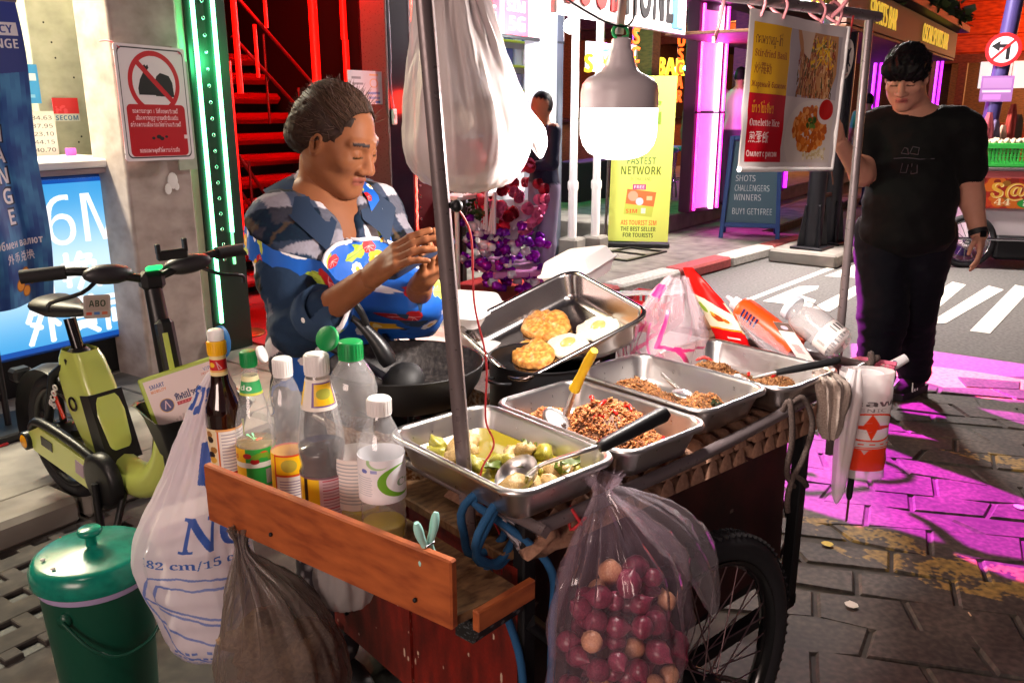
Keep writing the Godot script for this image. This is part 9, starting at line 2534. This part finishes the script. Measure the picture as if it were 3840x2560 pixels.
	var lfm := MB.new(); lfm.quad(P(-0.05, 0, 0), P(0.05, 0, 0), P(0.03, 0.1, 0.02), P(-0.03, 0.1, 0.02)); ivy.mesh = lfm.mesh(); ivy.instance_count = 900
	var r := RandomNumberGenerator.new(); r.seed = 6
	for k in 900:
		ivy.set_instance_transform(k, Transform3D(Basis.from_euler(Vector3(r.randf() * 6, r.randf() * 6, r.randf() * 6)) * (0.6 + r.randf()), P(5.5 + r.randf() * 6.9, 2.68 + r.randf() * r.randf() * 0.4, 1.6 + r.randf() * 0.5)))
		ivy.set_instance_color(k, Color(0.07, 0.12, 0.03) * (0.5 + r.randf()))
	var io := MultiMeshInstance3D.new(); io.name = "roof_plants"; io.multimesh = ivy; io.material_override = vcol("leaf_green", 0.6); fa.add_child(io)
	io.set_meta("kind", "stuff")
	var hb := thing("high_bar_sign", "yellow lettered bar sign above the menu poster", "sign", ST)
	sbox(hb, "sign_board", 4.6, 6.1, 2.34, 2.80, 1.5, 1.56, M.black_matt)
	var o2 := part(hb, "lettering", text_mesh("OSCAR BAR", 0.26, 0.02), yn); o2.position = P(5.35, 2.50, 1.575); o2.scale = Vector3(0.75, 1, 1)
	var rsn := thing("orange_restaurant", "orange lit timber restaurant front with food pictures at the street's end", "restaurant", ST)
	var ow := wood_mat("orange_wood", "7a2c10", "c8642a", Vector3(0.4, 2, 0.4), 121, 0.6)
	sbox(rsn, "upper_wall", 22.0, 22.2, 2.75, 7.0, -1.0, 14.0, ow)
	for k in 9: sbox(rsn, "wall_plank", 21.93, 22.0, 2.8 + k * 0.42, 3.16 + k * 0.42, -1.0, 14.0, ow, 0.02)
	sbox(rsn, "back_wall", 25.0, 25.1, 0.1, 3.0, 0.2, 14.0, wd)
	sbox(rsn, "beam", 21.7, 21.95, 2.55, 2.76, -1.0, 14.0, wd)
	for k in 5: sbox(rsn, "timber_post", 21.7, 21.9, 0.1, 2.55, 0.8 + k * 2.6, 1.0 + k * 2.6, wd)
	sbox(rsn, "bar_counter", 23.0, 23.6, 0.1, 1.1, 1.0, 12.0, ow)
	for k in 2:
		lamp_area(rsn, "wall_light", Transform3D(eul(0, -90, 0) * eul(12, 0, 0), P(19.6, 3.6, 4.0 + k * 4.5)), Vector2(1.6, 0.3), "ff6a1c", 34.0)
		lamp_omni(rsn, "restaurant_light", P(23.5, 2.3, 3.5 + k * 5.0), "ffc27a", 12.0, 0.15)
	var bc := Canvas.new(128, 128, Color("8a3a14")); bc.disc(64, 50, 54, Color("e0a080"), 0.7); bc.rect(14, 60, 100, 10, Color("6a4a2a")); bc.disc(64, 74, 52, Color("c06038"), 0.4); bc.disc(64, 90, 52, Color("e0a080"), 0.35)
	for q in [[3.0, 3.6, "round burger picture on the orange timber wall"], [6.3, 4.6, "burger picture high on the orange wall"]]:
		var bu := thing("burger_picture", q[2], "sign", ST)
		var dsc := MB.new(); dsc.X = Transform3D(Basis(Vector3.UP, -PI / 2), P(21.90, q[1], q[0] + 2.0))
		dsc.slab(round_rect(0.7, 0.6, 0.5, 6), 0.03)
		part(bu, "picture_disc", dsc, print_mat("burger_print", bc.tex(), 0.5))
	for k in 3:
		var sv := thing("menu_screen", ["wide lit menu screen beside the man's head", "middle lit menu screen under the orange wall", "right lit menu screen behind the road sign"][k], "screen", ST)
		var fm := MB.new(); fm.X = Transform3D(Basis(Vector3.UP, -PI / 2), P(21.60, 2.25, 2.2 + k * 2.0))
		fm.box(P(0, 0, 0), P(1.8, 0.62, 0.06), 0.01); fm.box(P(-0.4, 0, 0.035), P(0.5, 0.4, 0.01)); fm.box(P(0.5, -0.02, 0.035), P(0.4, 0.42, 0.01))
		part(sv, "screen_face", fm, glow("menu_screen_%d" % k, ["a8c8d0", "b0c8d4", "d0c8c0"][k], 1.1))
	for k in 12:
		var wb := thing("warm_bulb", ["first", "second", "third", "fourth", "fifth", "sixth", "seventh", "eighth", "ninth", "tenth", "eleventh", "last"][k] + " warm hanging bulb from the restaurant beam's left end", "lamp", on_shop(21.5 + (k % 3) * 0.5, 1.75 + 0.12 * (k % 4), 2.0 + k * 0.75), "warm bulbs under the restaurant beam")
		part(wb, "bulb_glass", MB.new().ball(Vector3.ZERO, P(0.06, 0.075, 0.06), 10, 6), glow("warm_bulb_glow", "ffcf80", 9.0) if k == 0 else M.warm_bulb_glow)
		part(wb, "bulb_cord", MB.new().tube([P(0, 0.07, 0), P(0, 0.9, 0)], 0.008, 5), M.black_plastic)
	for k in 7:
		solo("restaurant_table", MB.new().box(P(0, 0.72, 0), P(0.7, 0.04, 0.7), 0.01).box(P(0, 0.36, 0), P(0.1, 0.7, 0.1)).box(P(0, 0.03, 0), P(0.4, 0.04, 0.4)), wd, ["restaurant table nearest the violet post", "second restaurant table under the warm bulbs", "third restaurant table under the warm bulbs", "fourth restaurant table behind the food sidecar", "fifth restaurant table behind the food sidecar", "table at the restaurant's right side", "table at the restaurant's far right corner"][k], "table", on_shop(19.5 + (k % 2) * 1.4, 0.0, 1.6 + k * 1.3), "restaurant tables")
	var rp := thing("road_sign", "no left turn sign with small plate on a violet lit post", "road sign", at(P(4.72, 0, -8.6), -26))
	part(rp, "post", MB.new().tube([P(-0.10, 0, -0.06), P(0.10, 3.4, -0.06)], 0.075, 16), mat("violet_post_paint", "4a3f78", 0.35, 0.2))
	var nc := Canvas.new(192, 192, Color(0.7, 0.1, 0.12)); nc.disc(96, 96, 94, Color("b8141e")); nc.disc(96, 96, 74, Color("d8d0d8"))
	nc.line([Vector2(122, 144), Vector2(122, 76), Vector2(70, 76)], 20, Color("16141a")); nc.poly(PackedVector2Array([Vector2(30, 76), Vector2(76, 46), Vector2(76, 106)]), Color("16141a")); nc.line([Vector2(46, 148), Vector2(148, 46)], 15, Color("b8141e"))
	var dm := MB.new(); var pol := PackedVector2Array()
	for k in 32: pol.append(Vector2(cos(TAU * k / 32), sin(TAU * k / 32)) * 0.155)
	dm.slab(pol, 0.006, P(0.0, 2.0, 0.03))
	part(rp, "sign_disc", dm, print_mat("no_turn_print", nc.tex(), 0.4))
	var pc2 := Canvas.new(128, 128, Color("8a5a9a")); pc2.rect(8, 10, 112, 50, Color("9a70a8")); pc2.rect(8, 70, 112, 12, Color("c8b0cc")); pc2.rect(14, 92, 70, 26, Color("b070c0"))
	face(rp, "small_plate", P(-0.15, 1.52, 0.03), P(0.13, 1.52, 0.03), P(0.13, 1.76, 0.03), P(-0.15, 1.76, 0.03), 0.005, print_mat("plate_print", pc2.tex(), 0.5))
	for k in 5: solo("hanging_cloth", pleated([[P(0, 0, 0), 0.02, 0.012, 0.2], [P(0, -0.15, 0), 0.045, 0.018, 0.3], [P(0, -0.55, 0), 0.055, 0.02, 0.3], [P(0, -0.6, 0), 0.05, 0.018, 0.3]], 4, 140 + k, 12, 24), mat("hung_cloth_%d" % k, ["c85a6a", "7a6a90", "d8a890", "a83a30", "6a5a48"][k], 0.8), ["pink cloth hanging at the road sign post", "violet cloth hanging at the road sign post", "peach cloth hanging beside the post", "red striped cloth hanging right of the post", "brown cloth hanging lowest beside the post"][k], "cloth", at(P(4.60 + k * 0.1, [1.42, 1.35, 1.30, 1.5, 1.4][k], -8.45 - 0.05 * k)), "cloths hung by the road sign")
	var sd := thing("food_sidecar", "white motorbike food sidecar with red and yellow printed board", "food sidecar", at(P(4.62, 0, -8.05), -14))
	part(sd, "body", MB.new().box(P(0.25, 0.36, -0.2), P(1.1, 0.42, 0.6), 0.04), mat("sidecar_white", "cfc4c8", 0.4))
	var sp2 := Canvas.new(512, 192, Color("9a2418")); 
	for k in 90: sp2.disc(r.randf() * 512, r.randf() * 192, 8 + r.randf() * 18, [Color("b83a1c"), Color("7a1c14"), Color("c8641e"), Color("8a5a1c")][k % 4])
	sp2.rect(0, 0, 512, 36, Color("b85a5c")); sp2.text("S@na", font(true, true), 96, 62, 74, Color("e8d488"), 240); sp2.text("S@na", font(true, true), 92, 58, 74, Color("d8a43a"), 240)
	sp2.disc(270, 164, 76, Color("2a8a3a"), 0.4); script_text(sp2, "อินทนิล", 215, 154, 22, 5, Color("e8d8dc"), 0.8); sp2.text("44", font(true, true), 110, 140, 36, Color("e8d8b0"), 60)
	face(sd, "printed_board", P(-0.36, 0.56, 0.12), P(0.82, 0.56, 0.12), P(0.82, 0.90, 0.12), P(-0.36, 0.90, 0.12), 0.02, print_mat("sidecar_print", sp2.tex(), 0.4))
	part(sd, "counter", MB.new().box(P(0.23, 0.915, -0.2), P(1.2, 0.03, 0.66), 0.006), M.pole_steel)
	part(sd, "price_card", MB.new().box(P(0.30, 0.84, 0.135), P(0.12, 0.15, 0.004)), M.white_paper)
	var sw := part(sd, "wheel", MB.new().lathe(P(-0.30, 0.25, 0.16), [Vector2(0.001, -0.03), Vector2(0.03, -0.03), Vector2(0.03, 0.03), Vector2(0.001, 0.03)], 12, eul(90, 0, 0)), M.chrome)
	var tp2 := []
	for k in 9: tp2.append(Vector2(0.225 + cos(TAU * k / 8) * 0.03, sin(TAU * k / 8) * 0.035))
	part(sw, "tyre", MB.new().lathe(P(-0.30, 0.25, 0.16), tp2, 40, eul(90, 0, 0)), M.rubber)
	part(sw, "rim", MB.new().lathe(P(-0.30, 0.25, 0.16), [Vector2(0.198, -0.02), Vector2(0.185, -0.018), Vector2(0.185, 0.018), Vector2(0.198, 0.02)], 40, eul(90, 0, 0)), M.chrome)
	for k in 14:
		var a := TAU * k / 14
		part(sw, "spoke", MB.new().tube([P(-0.30 + cos(a) * 0.03, 0.25 + sin(a) * 0.03, 0.16), P(-0.30 + cos(a + 0.2) * 0.188, 0.25 + sin(a + 0.2) * 0.188, 0.16)], 0.003, 5), M.chrome)
	part(sd, "axle_bar", MB.new().tube([P(-0.55, 0.28, 0.20), P(0.3, 0.28, 0.20)], 0.014, 8), M.chrome)
	part(sd, "engine", MB.new().box(P(0.10, 0.20, 0.05), P(0.34, 0.22, 0.3), 0.03), M.dark_steel)
	var gb := thing("green_basket", "bright green plastic basket heaped with eggs on the food sidecar", "basket", at(P(4.62, 0.93, -8.05), -14))
	var gp := mat("green_plastic", "38b048", 0.4)
	for q in [[0.0, 0.10, 0.62, 0.0], [0.0, -0.22, 0.62, 0.0], [-0.30, -0.06, 0.32, 90.0], [0.30, -0.06, 0.32, 90.0]]:
		var w := MB.new(); var bz := eul(0, q[3], 0); var nn := int(q[2] / 0.03)
		for k in nn: w.box(P(q[0], 0.10, q[1]) + bz * P((k + 0.5) * q[2] / nn - q[2] * 0.5, 0, 0), P(0.014, 0.14, 0.006), 0.0, bz)
		w.box(P(q[0], 0.195, q[1]), P(q[2] + 0.02, 0.05, 0.02), 0.004, bz); w.box(P(q[0], 0.025, q[1]), P(q[2], 0.03, 0.008), 0.002, bz)
		for k in 3: w.box(P(q[0], 0.06 + k * 0.04, q[1]), P(q[2], 0.008, 0.007), 0.0, bz)
		part(gb, "basket_side", w, gp)
	part(gb, "basket_base", MB.new().box(P(0, 0.008, -0.06), P(0.6, 0.01, 0.31)), gp)
	var egg := MB.new().ball(Vector3.ZERO, P(0.024, 0.03, 0.024), 10, 7).mesh(); var em := mat("quail_egg", "b8a48c", 0.6)
	for k in 44:
		solo("boiled_egg", egg, em, "small speckled egg heaped in the green basket", "egg", at(P(4.62, 0.93, -8.05), -14) * Transform3D(Basis.from_euler(Vector3(r.randf() * 6, r.randf() * 6, 0)), P(-0.27 + (k % 11) * 0.053, 0.215 + 0.025 * r.randf(), -0.19 + (k / 11) * 0.085)), "eggs in the green basket")
